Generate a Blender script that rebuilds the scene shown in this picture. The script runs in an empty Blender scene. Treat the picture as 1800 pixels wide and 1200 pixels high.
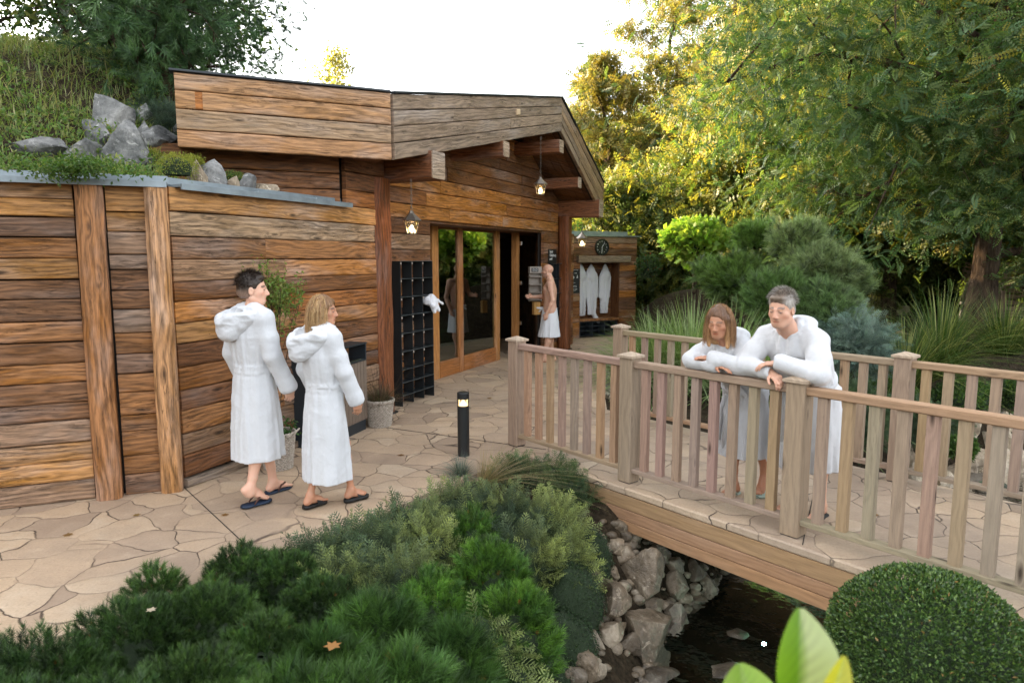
import bpy, math, random
import numpy as np
from mathutils import Vector, Matrix

# ---------------------------------------------------------------- camera, sky, sun, exposure
SC = bpy.context.scene
COL = SC.collection
F_PX = 1200.0
CAM_H = 1.93
PITCH = math.atan(148.0 / F_PX)
cam_d = bpy.data.cameras.new('camera')
cam = bpy.data.objects.new('camera', cam_d)
COL.objects.link(cam)
cam.location = (0, 0, CAM_H)
cam.rotation_euler = (math.pi / 2 - PITCH, 0, 0)
cam_d.sensor_width = 36.0
cam_d.lens = F_PX * 36.0 / 1800.0
cam_d.clip_start = 0.05
cam_d.clip_end = 2000
cam_d.dof.use_dof = True
cam_d.dof.focus_distance = 6.2
cam_d.dof.aperture_fstop = 2.8
SC.camera = cam

SUN_EL = math.radians(15)
SUN_AZ_VEC = Vector((-0.93, 0.37, 0)).normalized()      # towards the sun: left and a little behind the building
world = bpy.data.worlds.new('World')
SC.world = world
world.use_nodes = True
nt = world.node_tree
nt.nodes.clear()
wo = nt.nodes.new('ShaderNodeOutputWorld')
bg = nt.nodes.new('ShaderNodeBackground')
sky = nt.nodes.new('ShaderNodeTexSky')
sky.sky_type = 'NISHITA'
sky.sun_disc = False
sky.sun_elevation = SUN_EL
sky.sun_rotation = math.atan2(SUN_AZ_VEC.x, SUN_AZ_VEC.y)
sky.air_density = 1.0
sky.dust_density = 4.0
sky.ozone_density = 1.0
hs = nt.nodes.new('ShaderNodeHueSaturation')
hs.inputs['Saturation'].default_value = 0.22
hs.inputs['Value'].default_value = 1.0
nt.links.new(sky.outputs[0], hs.inputs['Color'])
nt.links.new(hs.outputs[0], bg.inputs['Color'])
bg.inputs['Strength'].default_value = 0.15
nt.links.new(bg.outputs[0], wo.inputs['Surface'])
sl = bpy.data.lights.new('sun', 'SUN')
sl.energy = 3.8
sl.angle = math.radians(0.5)
sl.color = (1.0, 0.72, 0.42)
so = bpy.data.objects.new('sun', sl)
COL.objects.link(so)
sd = Vector((SUN_AZ_VEC.x * math.cos(SUN_EL), SUN_AZ_VEC.y * math.cos(SUN_EL), math.sin(SUN_EL)))
so.rotation_euler = sd.to_track_quat('Z', 'Y').to_euler()
so.location = (-20, 10, 30)
SC.view_settings.view_transform = 'Standard'
SC.view_settings.look = 'None'
SC.view_settings.exposure = 2.95
SC.view_settings.gamma = 1.0
SC.render.engine = 'CYCLES'
SC.cycles.max_bounces = 8
SC.cycles.transparent_max_bounces = 12

# ---------------------------------------------------------------- helpers
_c, _s = math.cos(PITCH), math.sin(PITCH)
def ray(px, py):
    u = (px - 900) / F_PX; v = (600 - py) / F_PX
    return (u, _c + v * _s, -_s + v * _c)
def G(px, py, z=0.0):
    """photo pixel -> point on the horizontal plane at height z"""
    r = ray(px, py); t = (z - CAM_H) / r[2]
    return Vector((r[0] * t, r[1] * t, z))
def D(px, py, y):
    """photo pixel -> point at distance y in front of the camera"""
    r = ray(px, py); t = y / r[1]
    return Vector((r[0] * t, y, CAM_H + r[2] * t))
def lin(r, g, b):
    f = lambda c: (c / 255 / 12.92) if c / 255 <= 0.04045 else ((c / 255 + 0.055) / 1.055) ** 2.4
    return (f(r), f(g), f(b))

def tag(o, label=None, cat=None, group=None, kind=None):
    if label: o['label'] = label
    if cat: o['category'] = cat
    if group: o['group'] = group
    if kind: o['kind'] = kind
    return o
def empty(name, loc, label=None, cat=None, group=None, rz=0.0):
    o = bpy.data.objects.new(name, None)
    COL.objects.link(o)
    o.location = loc
    o.rotation_euler = (0, 0, rz)
    o.empty_display_size = 0.1
    return tag(o, label, cat, group)

class MB:
    """collects vertices, faces, a colour and a grain coordinate per vertex"""
    def __init__(self):
        self.v = []; self.q = []; self.t = []; self.c = []; self.g = []; self.n = 0
    def add(self, v, q=None, t=None, col=None, g=None):
        v = np.asarray(v, np.float32).reshape(-1, 3); n = len(v)
        self.v.append(v)
        if q is not None and len(q): self.q.append(np.asarray(q, np.int32).reshape(-1, 4) + self.n)
        if t is not None and len(t): self.t.append(np.asarray(t, np.int32).reshape(-1, 3) + self.n)
        if col is None: col = (0.5, 0.5, 0.5)
        col = np.asarray(col, np.float32)
        if col.ndim == 1: col = np.tile(col, (n, 1))
        self.c.append(col)
        if g is None: g = v
        self.g.append(np.asarray(g, np.float32).reshape(-1, 3))
        self.n += n
        return self
    def build(self, name, mat, parent=None, smooth=False, local=True):
        me = bpy.data.meshes.new(name)
        v = np.concatenate(self.v) if self.v else np.zeros((0, 3), np.float32)
        if parent is not None and local:
            m = np.array(parent_world(parent).inverted())
            vv = v @ m[:3, :3].T.astype(np.float32) + m[:3, 3].astype(np.float32)
        else:
            vv = v
        q = np.concatenate(self.q) if self.q else np.zeros((0, 4), np.int32)
        t = np.concatenate(self.t) if self.t else np.zeros((0, 3), np.int32)
        me.vertices.add(len(vv)); me.vertices.foreach_set('co', np.ascontiguousarray(vv, np.float32).ravel())
        nl = q.size + t.size
        me.loops.add(nl)
        me.loops.foreach_set('vertex_index', np.concatenate([q.ravel(), t.ravel()]).astype(np.int32))
        me.polygons.add(len(q) + len(t))
        ls = np.concatenate([np.arange(len(q)) * 4, q.size + np.arange(len(t)) * 3]).astype(np.int32)
        me.polygons.foreach_set('loop_start', ls)
        me.polygons.foreach_set('loop_total', np.concatenate([np.full(len(q), 4), np.full(len(t), 3)]).astype(np.int32))
        me.polygons.foreach_set('use_smooth', np.full(len(q) + len(t), bool(smooth)))
        c = np.concatenate(self.c)
        ca = me.attributes.new('Col', 'FLOAT_COLOR', 'POINT')
        ca.data.foreach_set('color', np.concatenate([c, np.ones((len(c), 1), np.float32)], 1).astype(np.float32).ravel())
        ga = me.attributes.new('pc', 'FLOAT_VECTOR', 'POINT')
        ga.data.foreach_set('vector', np.concatenate(self.g).astype(np.float32).ravel())
        me.update(); me.validate()
        o = bpy.data.objects.new(name, me)
        COL.objects.link(o)
        if mat is not None: me.materials.append(mat)
        if parent is not None: o.parent = parent
        return o
def parent_world(p):
    m = Matrix.LocRotScale(p.location, p.rotation_euler.to_quaternion(), p.scale)
    return parent_world(p.parent) @ m if p.parent else m

def copy_tree(o, parent=None):
    c = o.copy(); COL.objects.link(c)
    if parent is not None: c.parent = parent
    for ch in list(o.children): copy_tree(ch, c)
    return c

rng = np.random.default_rng(7)
def U(a, b): return float(rng.uniform(a, b))

# ---- value noise, numpy
def _hash(i, j, k, seed=0):
    h = (i.astype(np.int64) * 374761393 + j.astype(np.int64) * 668265263 + k.astype(np.int64) * 2147483647 + seed * 974634777) & 0xffffffff
    h = ((h ^ (h >> 13)) * 1274126177) & 0xffffffff
    h = h ^ (h >> 16)
    return (h & 0xffff).astype(np.float32) / 65535.0
def vnoise(p, seed=0):
    p = np.asarray(p, np.float32)
    i = np.floor(p).astype(np.int64); f = p - i; f = f * f * (3 - 2 * f)
    r = 0
    for dx in (0, 1):
        wx = f[..., 0] if dx else 1 - f[..., 0]
        for dy in (0, 1):
            wy = f[..., 1] if dy else 1 - f[..., 1]
            for dz in (0, 1):
                wz = f[..., 2] if dz else 1 - f[..., 2]
                r = r + wx * wy * wz * _hash(i[..., 0] + dx, i[..., 1] + dy, i[..., 2] + dz, seed)
    return r * 2 - 1
def fbm(p, oct=3, seed=0):
    p = np.asarray(p, np.float32); r = 0; a = 1.0; s = 0
    for o in range(oct):
        r = r + a * vnoise(p * (2 ** o) + 17.3 * o, seed + o); s += a; a *= 0.5
    return r / s

# ---- swept beam with bevelled rectangular section
def beam(mb, a, b, w, h, up=(0, 0, 1), bev=0.008, seg=1, wob=0.0, col=(0.3, 0.2, 0.1), cut_a=None, cut_b=None, round_=False, pcseed=None, wobseed=None):
    """from a to b; h measured along up, w across. Box is centred on the axis."""
    a = np.array(a, float); b = np.array(b, float)
    d = b - a; L = np.linalg.norm(d); d /= L
    up = np.array(up, float); sx = np.cross(d, up); sx /= np.linalg.norm(sx); uy = np.cross(sx, d)
    W, Hh = w / 2, h / 2; bv = min(bev, W * 0.45, Hh * 0.45)
    if round_:
        k = 12
        an = np.arange(k) / k * 2 * np.pi
        pr = np.stack([np.cos(an) * W, np.sin(an) * Hh], 1)
    else:
        pr = np.array([(-W + bv, -Hh), (W - bv, -Hh), (W, -Hh + bv), (W, Hh - bv), (W - bv, Hh), (-W + bv, Hh), (-W, Hh - bv), (-W, -Hh + bv)])
    k = len(pr)
    per = np.concatenate([[0], np.cumsum(np.linalg.norm(np.roll(pr, -1, 0) - pr, axis=1))])[:k]
    ts = np.linspace(0, L, seg + 1)
    sd = U(0, 50) if pcseed is None else pcseed
    P = a[None, None] + ts[:, None, None] * d + pr[None, :, 0:1] * sx + pr[None, :, 1:2] * uy
    if wob > 0:
        q = np.stack(np.broadcast_arrays(ts[:, None] * 2.2 + sd * 3.1, pr[None, :, 0] * 6, pr[None, :, 1] * 6 + sd), -1)
        n1 = fbm(q, 3, 3) * wob; n2 = fbm(q + 31.7, 3, 5) * wob
        P = P + n1[..., None] * sx * 0.8 + n2[..., None] * uy
    g = np.stack(np.broadcast_arrays(ts[:, None] + sd, per[None, :], np.full((1, 1), sd * 7.7)), -1)
    V = P.reshape(-1, 3); Gc = g.reshape(-1, 3)
    i = np.arange(seg)[:, None] * k; j = np.arange(k)[None]
    jn = (j + 1) % k
    Q = np.stack([i + j, i + jn, i + k + jn, i + k + j], -1).reshape(-1, 4)
    # caps
    n = len(V)
    ca = np.array([a, b]); T = []
    V = np.concatenate([V, P[0], P[-1], ca]);
    gg = np.concatenate([Gc, np.stack([pr[:, 0] * 1.0 + sd, pr[:, 1], np.full(k, sd)], 1), np.stack([pr[:, 0] + sd, pr[:, 1], np.full(k, sd + 3)], 1), np.array([[sd, 0, sd], [sd, 0, sd + 3]])])
    c0 = n + 2 * k; c1 = c0 + 1
    for m in range(k):
        T.append((c0, n + (m + 1) % k, n + m)); T.append((c1, n + k + m, n + k + (m + 1) % k))
    mb.add(V, Q, T, col, gg)
    return mb
def box(mb, c, sx, sy, sz, rz=0.0, bev=0.004, col=(0.3, 0.3, 0.3)):
    """axis box with rz turn, centre c"""
    ca, sa = math.cos(rz), math.sin(rz)
    a = (c[0], c[1], c[2] - sz / 2); b = (c[0], c[1], c[2] + sz / 2)
    return beam(mb, a, b, sx, sy, up=(-sa, ca, 0), bev=bev, col=col)
def tube(mb, pts, rad, k=8, col=(0.2, 0.15, 0.1), caps=True):
    pts = np.asarray(pts, float); n = len(pts)
    rad = np.broadcast_to(np.asarray(rad, float), (n,))
    tg = np.gradient(pts, axis=0); tg /= (np.linalg.norm(tg, axis=1, keepdims=True) + 1e-9)
    ref = np.array([0, 0, 1.0]) if abs(tg[0, 2]) < 0.9 else np.array([1.0, 0, 0])
    X = []
    x = np.cross(tg[0], ref); x /= np.linalg.norm(x)
    for t in tg:
        x = x - t * np.dot(x, t); x /= (np.linalg.norm(x) + 1e-9); X.append(x)
    X = np.array(X); Y = np.cross(tg, X)
    an = np.arange(k) / k * 2 * np.pi
    V = pts[:, None] + rad[:, None, None] * (np.cos(an)[None, :, None] * X[:, None] + np.sin(an)[None, :, None] * Y[:, None])
    ln = np.concatenate([[0], np.cumsum(np.linalg.norm(np.diff(pts, axis=0), axis=1))])
    g = np.stack(np.broadcast_arrays(ln[:, None], (an * 1.0)[None] * rad.mean(), np.full((1, 1), U(0, 30))), -1)
    i = np.arange(n - 1)[:, None] * k; j = np.arange(k)[None]; jn = (j + 1) % k
    Q = np.stack([i + j, i + jn, i + k + jn, i + k + j], -1).reshape(-1, 4)
    V = V.reshape(-1, 3); g = g.reshape(-1, 3); T = []
    if caps:
        b = len(V); V = np.concatenate([V, pts[:1], pts[-1:]]); g = np.concatenate([g, g[:1], g[-1:]])
        for m in range(k):
            T.append((b, (m + 1) % k, m)); T.append((b + 1, (n - 1) * k + m, (n - 1) * k + (m + 1) % k))
    mb.add(V, Q, T, col, g)
    return mb
def lathe(mb, c, prof, k=24, col=(0.3, 0.3, 0.3)):
    """prof: (r, z) list, bottom to top"""
    prof = np.array(prof, float); an = np.arange(k) / k * 2 * np.pi
    V = np.stack([c[0] + prof[:, 0:1] * np.cos(an), c[1] + prof[:, 0:1] * np.sin(an), np.broadcast_to(c[2] + prof[:, 1:2], (len(prof), k))], -1).reshape(-1, 3)
    i = np.arange(len(prof) - 1)[:, None] * k; j = np.arange(k)[None]; jn = (j + 1) % k
    mb.add(V, np.stack([i + j, i + jn, i + k + jn, i + k + j], -1).reshape(-1, 4), None, col)
    return mb
def poly_sheet(mb, pts, z0, z1, col=(0.4, 0.4, 0.4)):
    """prism from a polygon (list of xy), triangulated by ear clipping"""
    from mathutils.geometry import tessellate_polygon
    p3 = [Vector((p[0], p[1], 0)) for p in pts]
    tr = tessellate_polygon([p3]); n = len(pts)
    V = [(p[0], p[1], z1) for p in pts] + [(p[0], p[1], z0) for p in pts]
    T = []
    for a, b, c in tr:
        ar = (p3[b] - p3[a]).cross(p3[c] - p3[a]).z
        if ar < 0: b, c = c, b
        T.append((a, b, c)); T.append((a + n, c + n, b + n))
    area = sum(p3[i].x * p3[(i + 1) % n].y - p3[(i + 1) % n].x * p3[i].y for i in range(n))
    Q = []
    for i in range(n):
        j = (i + 1) % n
        Q.append((i, i + n, j + n, j) if area > 0 else (i, j, j + n, i + n))
    mb.add(V, Q, T, col)
    return mb
def quad_slab(mb, a, b, c_, d_, th, col=(0.3, 0.3, 0.3)):
    """slab from quad corners, thickness th along its normal"""
    P = [Vector(x) for x in (a, b, c_, d_)]
    n = (P[1] - P[0]).cross(P[3] - P[0]).normalized() * th
    V = [tuple(p) for p in P] + [tuple(p - n) for p in P]
    mb.add(V, [(0, 1, 2, 3), (7, 6, 5, 4), (0, 4, 5, 1), (1, 5, 6, 2), (2, 6, 7, 3), (3, 7, 4, 0)], None, col)
    return mb
# ---------------------------------------------------------------- materials
class NT:
    def __init__(self, name):
        self.m = bpy.data.materials.new(name); self.m.use_nodes = True
        self.t = self.m.node_tree; self.t.nodes.clear()
        self.out = self.n('ShaderNodeOutputMaterial')
    def n(self, ty, **kw):
        nd = self.t.nodes.new(ty)
        for k, v in kw.items(): setattr(nd, k, v)
        return nd
    def l(self, a, b): self.t.links.new(a, b)
    def val(self, x, sock):
        if isinstance(x, (int, float)): sock.default_value = x
        elif isinstance(x, tuple): sock.default_value = x if len(x) == len(sock.default_value) else (*x, 1.0)[:len(sock.default_value)]
        else: self.l(x, sock)
    def math(self, op, a, b=0.0, c=None, clamp=False):
        nd = self.n('ShaderNodeMath', operation=op, use_clamp=clamp)
        self.val(a, nd.inputs[0]); self.val(b, nd.inputs[1])
        if c is not None: self.val(c, nd.inputs[2])
        return nd.outputs[0]
    def attr(self, name): return self.n('ShaderNodeAttribute', attribute_name=name)
    def scale(self, v, s):
        nd = self.n('ShaderNodeVectorMath', operation='MULTIPLY')
        self.l(v, nd.inputs[0]); nd.inputs[1].default_value = s
        return nd.outputs[0]
    def vadd(self, a, b):
        nd = self.n('ShaderNodeVectorMath', operation='ADD'); self.val(a, nd.inputs[0]); self.val(b, nd.inputs[1]); return nd.outputs[0]
    def noise(self, v, scale=1.0, detail=3.0, rough=0.55, dist=0.0, out=0):
        nd = self.n('ShaderNodeTexNoise'); self.l(v, nd.inputs['Vector'])
        nd.inputs['Scale'].default_value = scale; nd.inputs['Detail'].default_value = detail
        nd.inputs['Roughness'].default_value = rough; nd.inputs['Distortion'].default_value = dist
        return nd.outputs[out]
    def vor(self, v, scale=1.0, feature='F1', out=0, rand=1.0):
        nd = self.n('ShaderNodeTexVoronoi', feature=feature); self.l(v, nd.inputs['Vector']); nd.inputs['Scale'].default_value = scale
        nd.inputs['Randomness'].default_value = rand
        return nd.outputs[out]
    def ramp(self, f, stops, interp='LINEAR'):
        nd = self.n('ShaderNodeValToRGB'); self.l(f, nd.inputs[0]); cr = nd.color_ramp; cr.interpolation = interp
        while len(cr.elements) < len(stops): cr.elements.new(0.5)
        for e, (p, c) in zip(cr.elements, stops):
            e.position = p; e.color = (*c, 1) if isinstance(c, tuple) else (c, c, c, 1)
        return nd.outputs[0]
    def mr(self, x, a, b, c=0.0, d=1.0, smooth=False):
        nd = self.n('ShaderNodeMapRange'); 
        if smooth: nd.interpolation_type = 'SMOOTHSTEP'
        self.val(x, nd.inputs[0])
        for i, q in enumerate((a, b, c, d)): nd.inputs[i + 1].default_value = q
        return nd.outputs[0]
    def mix(self, f, a, b, mode='MIX'):
        nd = self.n('ShaderNodeMix', data_type='RGBA', blend_type=mode)
        self.val(f, nd.inputs[0]); self.val(a, nd.inputs[6]); self.val(b, nd.inputs[7])
        return nd.outputs[2]
    def bump(self, h, strength=0.5, dist=0.01, nrm=None):
        nd = self.n('ShaderNodeBump'); nd.inputs['Strength'].default_value = strength; nd.inputs['Distance'].default_value = dist
        self.l(h, nd.inputs['Height'])
        if nrm is not None: self.l(nrm, nd.inputs['Normal'])
        return nd.outputs[0]
    def bsdf(self, col, rough=0.6, nrm=None, metal=0.0, spec=0.5, **kw):
        b = self.n('ShaderNodeBsdfPrincipled')
        self.val(col, b.inputs['Base Color']); self.val(rough, b.inputs['Roughness']); self.val(metal, b.inputs['Metallic'])
        b.inputs['Specular IOR Level'].default_value = spec
        if nrm is not None: self.l(nrm, b.inputs['Normal'])
        for k, v in kw.items(): self.val(v, b.inputs[k])
        return b
    def done(self, sh): self.l(sh.outputs[0] if hasattr(sh, 'outputs') else sh, self.out.inputs['Surface']); return self.m

def wood_mat(name, aged=1.0, contrast=1.0, bumpd=0.006, spec=0.3):
    m = NT(name); pc = m.attr('pc').outputs['Vector']; col = m.attr('Col').outputs['Color']
    sep = m.n('ShaderNodeSeparateXYZ'); m.l(pc, sep.inputs[0])
    u, v, w = sep.outputs
    # knots bend the rings
    kv = m.scale(pc, (1.6, 6.0, 1.0))
    kd = m.vor(kv, 1.35)
    kn = m.mr(kd, 0.0, 0.34, 1.0, 0.0, True)
    warp = m.noise(m.scale(pc, (0.9, 3.5, 1.0)), 1.0, 3.0, 0.5)
    ring = m.math('ADD', m.math('MULTIPLY', v, 20.0), m.math('MULTIPLY', warp, 8.0))
    ring = m.math('ADD', ring, m.math('MULTIPLY', kn, 1.6))
    rw = m.math('SINE', m.math('MULTIPLY', ring, 6.2832))
    rw = m.mr(rw, -1, 1, 0, 1)
    fine = m.noise(m.scale(pc, (8.0, 150.0, 1.0)), 1.0, 5.0, 0.72)
    mid = m.noise(m.scale(pc, (3.0, 48.0, 1.0)), 1.0, 5.0, 0.72)
    broad = m.noise(m.scale(pc, (0.9, 3.0, 1.0)), 1.0, 4.0, 0.6)
    # long drying cracks
    ck = m.noise(m.scale(pc, (1.3, 26.0, 1.0)), 1.0, 5.0, 0.7, 0.6)
    crack = m.mr(m.math('ABSOLUTE', m.math('SUBTRACT', ck, 0.5)), 0.0, 0.012, 1.0, 0.0)
    cm = m.mr(m.noise(m.scale(pc, (0.7, 2.4, 1.3)), 1.7, 2.0), 0.47, 0.6, 0.0, 1.0)
    crack = m.math('MULTIPLY', crack, cm)
    val = m.math('ADD', m.math('MULTIPLY', m.math('SUBTRACT', rw, 0.5), 0.5 * contrast), m.math('MULTIPLY', m.math('SUBTRACT', fine, 0.5), 2.2 * contrast))
    val = m.math('ADD', val, m.math('MULTIPLY', m.math('SUBTRACT', mid, 0.5), 1.7 * contrast))
    mul = m.math('MAXIMUM', m.math('ADD', 1.0, val), 0.12)
    mulc = m.n('ShaderNodeCombineXYZ')
    for i in range(3): m.l(mul, mulc.inputs[i])
    base = m.mix(1.0, col, mulc.outputs[0], 'MULTIPLY')
    # aged: grey bloom and orange stain patches
    grey = m.mix(0.55, base, m.mix(1.0, base, (1.0, 1.05, 1.12), 'MULTIPLY'))
    hsv = m.n('ShaderNodeHueSaturation'); hsv.inputs['Saturation'].default_value = 0.55; hsv.inputs['Value'].default_value = 1.12; m.l(base, hsv.inputs['Color'])
    base = m.mix(m.mr(broad, 0.5, 0.68, 0.0, 0.75 * aged), base, hsv.outputs[0])
    hsv2 = m.n('ShaderNodeHueSaturation'); hsv2.inputs['Saturation'].default_value = 1.18; hsv2.inputs['Value'].default_value = 0.62; m.l(base, hsv2.inputs['Color'])
    base = m.mix(m.mr(m.noise(m.scale(pc, (1.6, 7.0, 1.0)), 1.0, 5.0, 0.65), 0.5, 0.64, 0.0, 0.75 * aged), base, hsv2.outputs[0])
    base = m.mix(m.math('MULTIPLY', m.mr(kd, 0.04, 0.15, 1.0, 0.0), 0.85), base, (0.018, 0.009, 0.005))
    base = m.mix(m.math('MULTIPLY', crack, 0.85 * min(1, aged + 0.15)), base, (0.012, 0.008, 0.005))
    # nail heads and worm holes
    nail = m.mr(m.vor(m.scale(pc, (5.0, 9.0, 1.0)), 1.0), 0.02, 0.05, 1.0, 0.0)
    base = m.mix(m.math('MULTIPLY', nail, 0.7 * aged), base, (0.01, 0.008, 0.007))
    h = m.math('ADD', m.math('MULTIPLY', fine, 0.35), m.math('MULTIPLY', rw, 0.16))
    h = m.math('ADD', h, m.math('MULTIPLY', mid, 0.55))
    h = m.math('SUBTRACT', h, m.math('MULTIPLY', crack, 1.2 * aged))
    nrm = m.bump(h, 0.75, bumpd)
    return m.done(m.bsdf(base, m.mr(fine, 0.3, 0.7, 0.5, 0.75), nrm, spec=spec))

def stone_pave(name, tint=(1, 1, 1), sc=2.5):
    m = NT(name); ge = m.n('ShaderNodeNewGeometry').outputs['Position']
    wn = m.n('ShaderNodeTexNoise'); m.l(ge, wn.inputs['Vector']); wn.inputs['Scale'].default_value = 1.7; wn.inputs['Detail'].default_value = 2
    wn2 = m.n('ShaderNodeTexNoise'); m.l(ge, wn2.inputs['Vector']); wn2.inputs['Scale'].default_value = 9.0; wn2.inputs['Detail'].default_value = 4
    p = m.vadd(m.vadd(ge, m.scale(wn.outputs['Color'], (0.42, 0.42, 0))), m.scale(wn2.outputs['Color'], (0.05, 0.05, 0)))
    p = m.scale(p, (1.0, 1.0, 0.0))
    ed = m.vor(p, sc, 'DISTANCE_TO_EDGE', 0, 0.8)
    cc = m.vor(p, sc, 'F1', 1, 0.8)
    grout = m.mr(ed, 0.003, 0.015, 1.0, 0.0)
    wv = m.noise(ge, 1.3, 3.0)
    grv = m.math('MULTIPLY', grout, m.mr(m.noise(ge, 1.9, 2.0), 0.36, 0.56, 0.18, 1.0))
    shoulder = m.mr(ed, 0.0, 0.10, 0.0, 1.0, True)
    big = m.noise(ge, 0.7, 4.0, 0.6); mid = m.noise(ge, 5.5, 6.0, 0.7); fin = m.noise(ge, 60.0, 3.0, 0.7)
    sepc = m.n('ShaderNodeSeparateColor'); m.l(cc, sepc.inputs[0])
    a = m.ramp(m.math('ADD', m.math('MULTIPLY', sepc.outputs[0], 0.55), m.math('MULTIPLY', mid, 0.45)), [(0.18, lin(158, 138, 120)), (0.42, lin(180, 158, 136)), (0.66, lin(190, 166, 140)), (0.88, lin(202, 184, 162))])
    a = m.mix(m.mr(big, 0.45, 0.72, 0.0, 0.45), a, lin(172, 154, 136))
    a = m.mix(m.mr(mid, 0.58, 0.78, 0.0, 0.45), a, lin(214, 196, 174))
    a = m.mix(m.mr(m.noise(ge, 15.0, 5.0, 0.7), 0.55, 0.75, 0.0, 0.4), a, lin(140, 120, 104))
    a = m.mix(m.mr(m.noise(m.vadd(ge, (5.0, 3.0, 0.0)), 0.45, 5.0, 0.65), 0.50, 0.66, 0.0, 0.45), a, lin(118, 108, 100))
    a = m.mix(m.mr(fin, 0.35, 0.65, 0.0, 0.22), a, lin(120, 100, 84))
    a = m.mix(m.math('MULTIPLY', grv, 0.9), a, lin(66, 56, 50))
    a = m.mix(1.0, a, (*tint, 1.0), 'MULTIPLY')
    h = m.math('ADD', m.math('MULTIPLY', shoulder, 0.15), m.math('ADD', m.math('MULTIPLY', mid, 0.5), m.math('MULTIPLY', fin, 0.06)))
    h = m.math('SUBTRACT', h, m.math('MULTIPLY', grv, 0.5))
    return m.done(m.bsdf(a, m.mr(mid, 0.3, 0.7, 0.42, 0.72), m.bump(h, 0.9, 0.02), spec=0.35))

def rock_mat(name, c0, c1, c2, wet=False):
    m = NT(name); tc = m.n('ShaderNodeNewGeometry').outputs['Position']
    n1 = m.noise(tc, 3.2, 7.0, 0.68, 0.5); n2 = m.noise(tc, 14.0, 5.0, 0.7); n3 = m.noise(tc, 55.0, 3.0, 0.7)
    vn = m.vor(m.vadd(m.scale(tc, (1, 1, 1.7)), m.noise(tc, 4.0, 3.0, 0.6, 0, 1)), 3.2, 'DISTANCE_TO_EDGE')
    a = m.ramp(n1, [(0.3, c0), (0.5, c1), (0.68, c2)])
    a = m.mix(m.mr(n2, 0.48, 0.72, 0.0, 0.6), a, c0)
    a = m.mix(m.mr(m.noise(tc, 8.0, 6.0, 0.75, 1.5), 0.56, 0.66, 0.0, 0.55), a, tuple(min(1, x * 1.7) for x in c2))
    ob = m.attr('Col').outputs['Color']
    a = m.mix(1.0, a, ob, 'MULTIPLY')
    h = m.math('ADD', m.math('MULTIPLY', n1, 0.8), m.math('ADD', m.math('MULTIPLY', n2, 0.4), m.math('MULTIPLY', n3, 0.1)))
    return m.done(m.bsdf(a, 0.42 if wet else 0.8, m.bump(h, 0.9, 0.045), spec=0.5 if wet else 0.25))

def leaf_mat(name, rough=0.5, trans=0.35, spec=0.35, tboost=(1.35, 1.3, 0.55)):
    m = NT(name); col = m.attr('Col').outputs['Color']
    b = m.bsdf(col, rough, None, spec=spec)
    t = m.n('ShaderNodeBsdfTranslucent'); m.l(m.mix(1.0, col, (*tboost, 1.0), 'MULTIPLY'), t.inputs[0])
    mx = m.n('ShaderNodeMixShader'); mx.inputs[0].default_value = trans
    m.l(b.outputs[0], mx.inputs[1]); m.l(t.outputs[0], mx.inputs[2])
    return m.done(mx)
def plain(name, col, rough=0.5, metal=0.0, spec=0.5, bumps=None, var=0.12, vs=8.0):
    m = NT(name); tc = m.n('ShaderNodeTexCoord').outputs['Object']
    n = m.noise(tc, vs, 4.0, 0.6)
    c = m.mix(m.mr(n, 0.3, 0.7, 0.0, 1.0), tuple(x * (1 - var) for x in col), tuple(min(1, x * (1 + var)) for x in col))
    nr = m.bump(m.noise(tc, bumps[0], 4.0, 0.6), bumps[1], bumps[2]) if bumps else None
    return m.done(m.bsdf(c, rough, nr, metal, spec))
def bark_mat(name, c0, c1, vs=(14, 14, 2.5)):
    m = NT(name); tc = m.n('ShaderNodeNewGeometry').outputs['Position']
    v = m.scale(tc, vs); n = m.noise(v, 1.0, 5.0, 0.65, 0.6)
    a = m.ramp(n, [(0.35, c0), (0.62, c1)])
    return m.done(m.bsdf(a, 0.9, m.bump(n, 1.0, 0.05), spec=0.15))
def terry_mat(name, col=(0.60, 0.61, 0.63), sc=420.0):
    m = NT(name); tc = m.n('ShaderNodeTexCoord').outputs['Object']
    n = m.noise(tc, sc, 2.0, 0.6); n2 = m.noise(tc, 42.0, 4.0, 0.7); n3 = m.noise(tc, 9.0, 3.0, 0.6, 1.0)
    h = m.math('ADD', m.math('MULTIPLY', n, 0.35), m.math('ADD', m.math('MULTIPLY', n2, 0.6), m.math('MULTIPLY', n3, 1.8)))
    c = m.mix(m.mr(n2, 0.3, 0.7), tuple(x * 0.95 for x in col), col)
    b = m.bsdf(c, 0.95, m.bump(h, 0.45, 0.009), spec=0.1)
    b.inputs['Sheen Weight'].default_value = 0.25; b.inputs['Sheen Roughness'].default_value = 0.6
    return m.done(b)
def skin_mat(name):
    m = NT(name); tc = m.n('ShaderNodeTexCoord').outputs['Object']; col = m.attr('Col').outputs['Color']
    n = m.noise(tc, 16.0, 4.0, 0.6)
    c = m.mix(m.mr(n, 0.35, 0.65, 0.0, 0.25), col, m.mix(1.0, col, (1.12, 0.8, 0.75, 1.0), 'MULTIPLY'))
    b = m.bsdf(c, 0.48, m.bump(m.noise(tc, 150.0, 3.0), 0.15, 0.002), spec=0.4)
    b.inputs['Subsurface Weight'].default_value = 0.12
    b.inputs['Subsurface Radius'].default_value = (1.0, 0.35, 0.2); b.inputs['Subsurface Scale'].default_value = 0.012
    return m.done(b)
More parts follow.
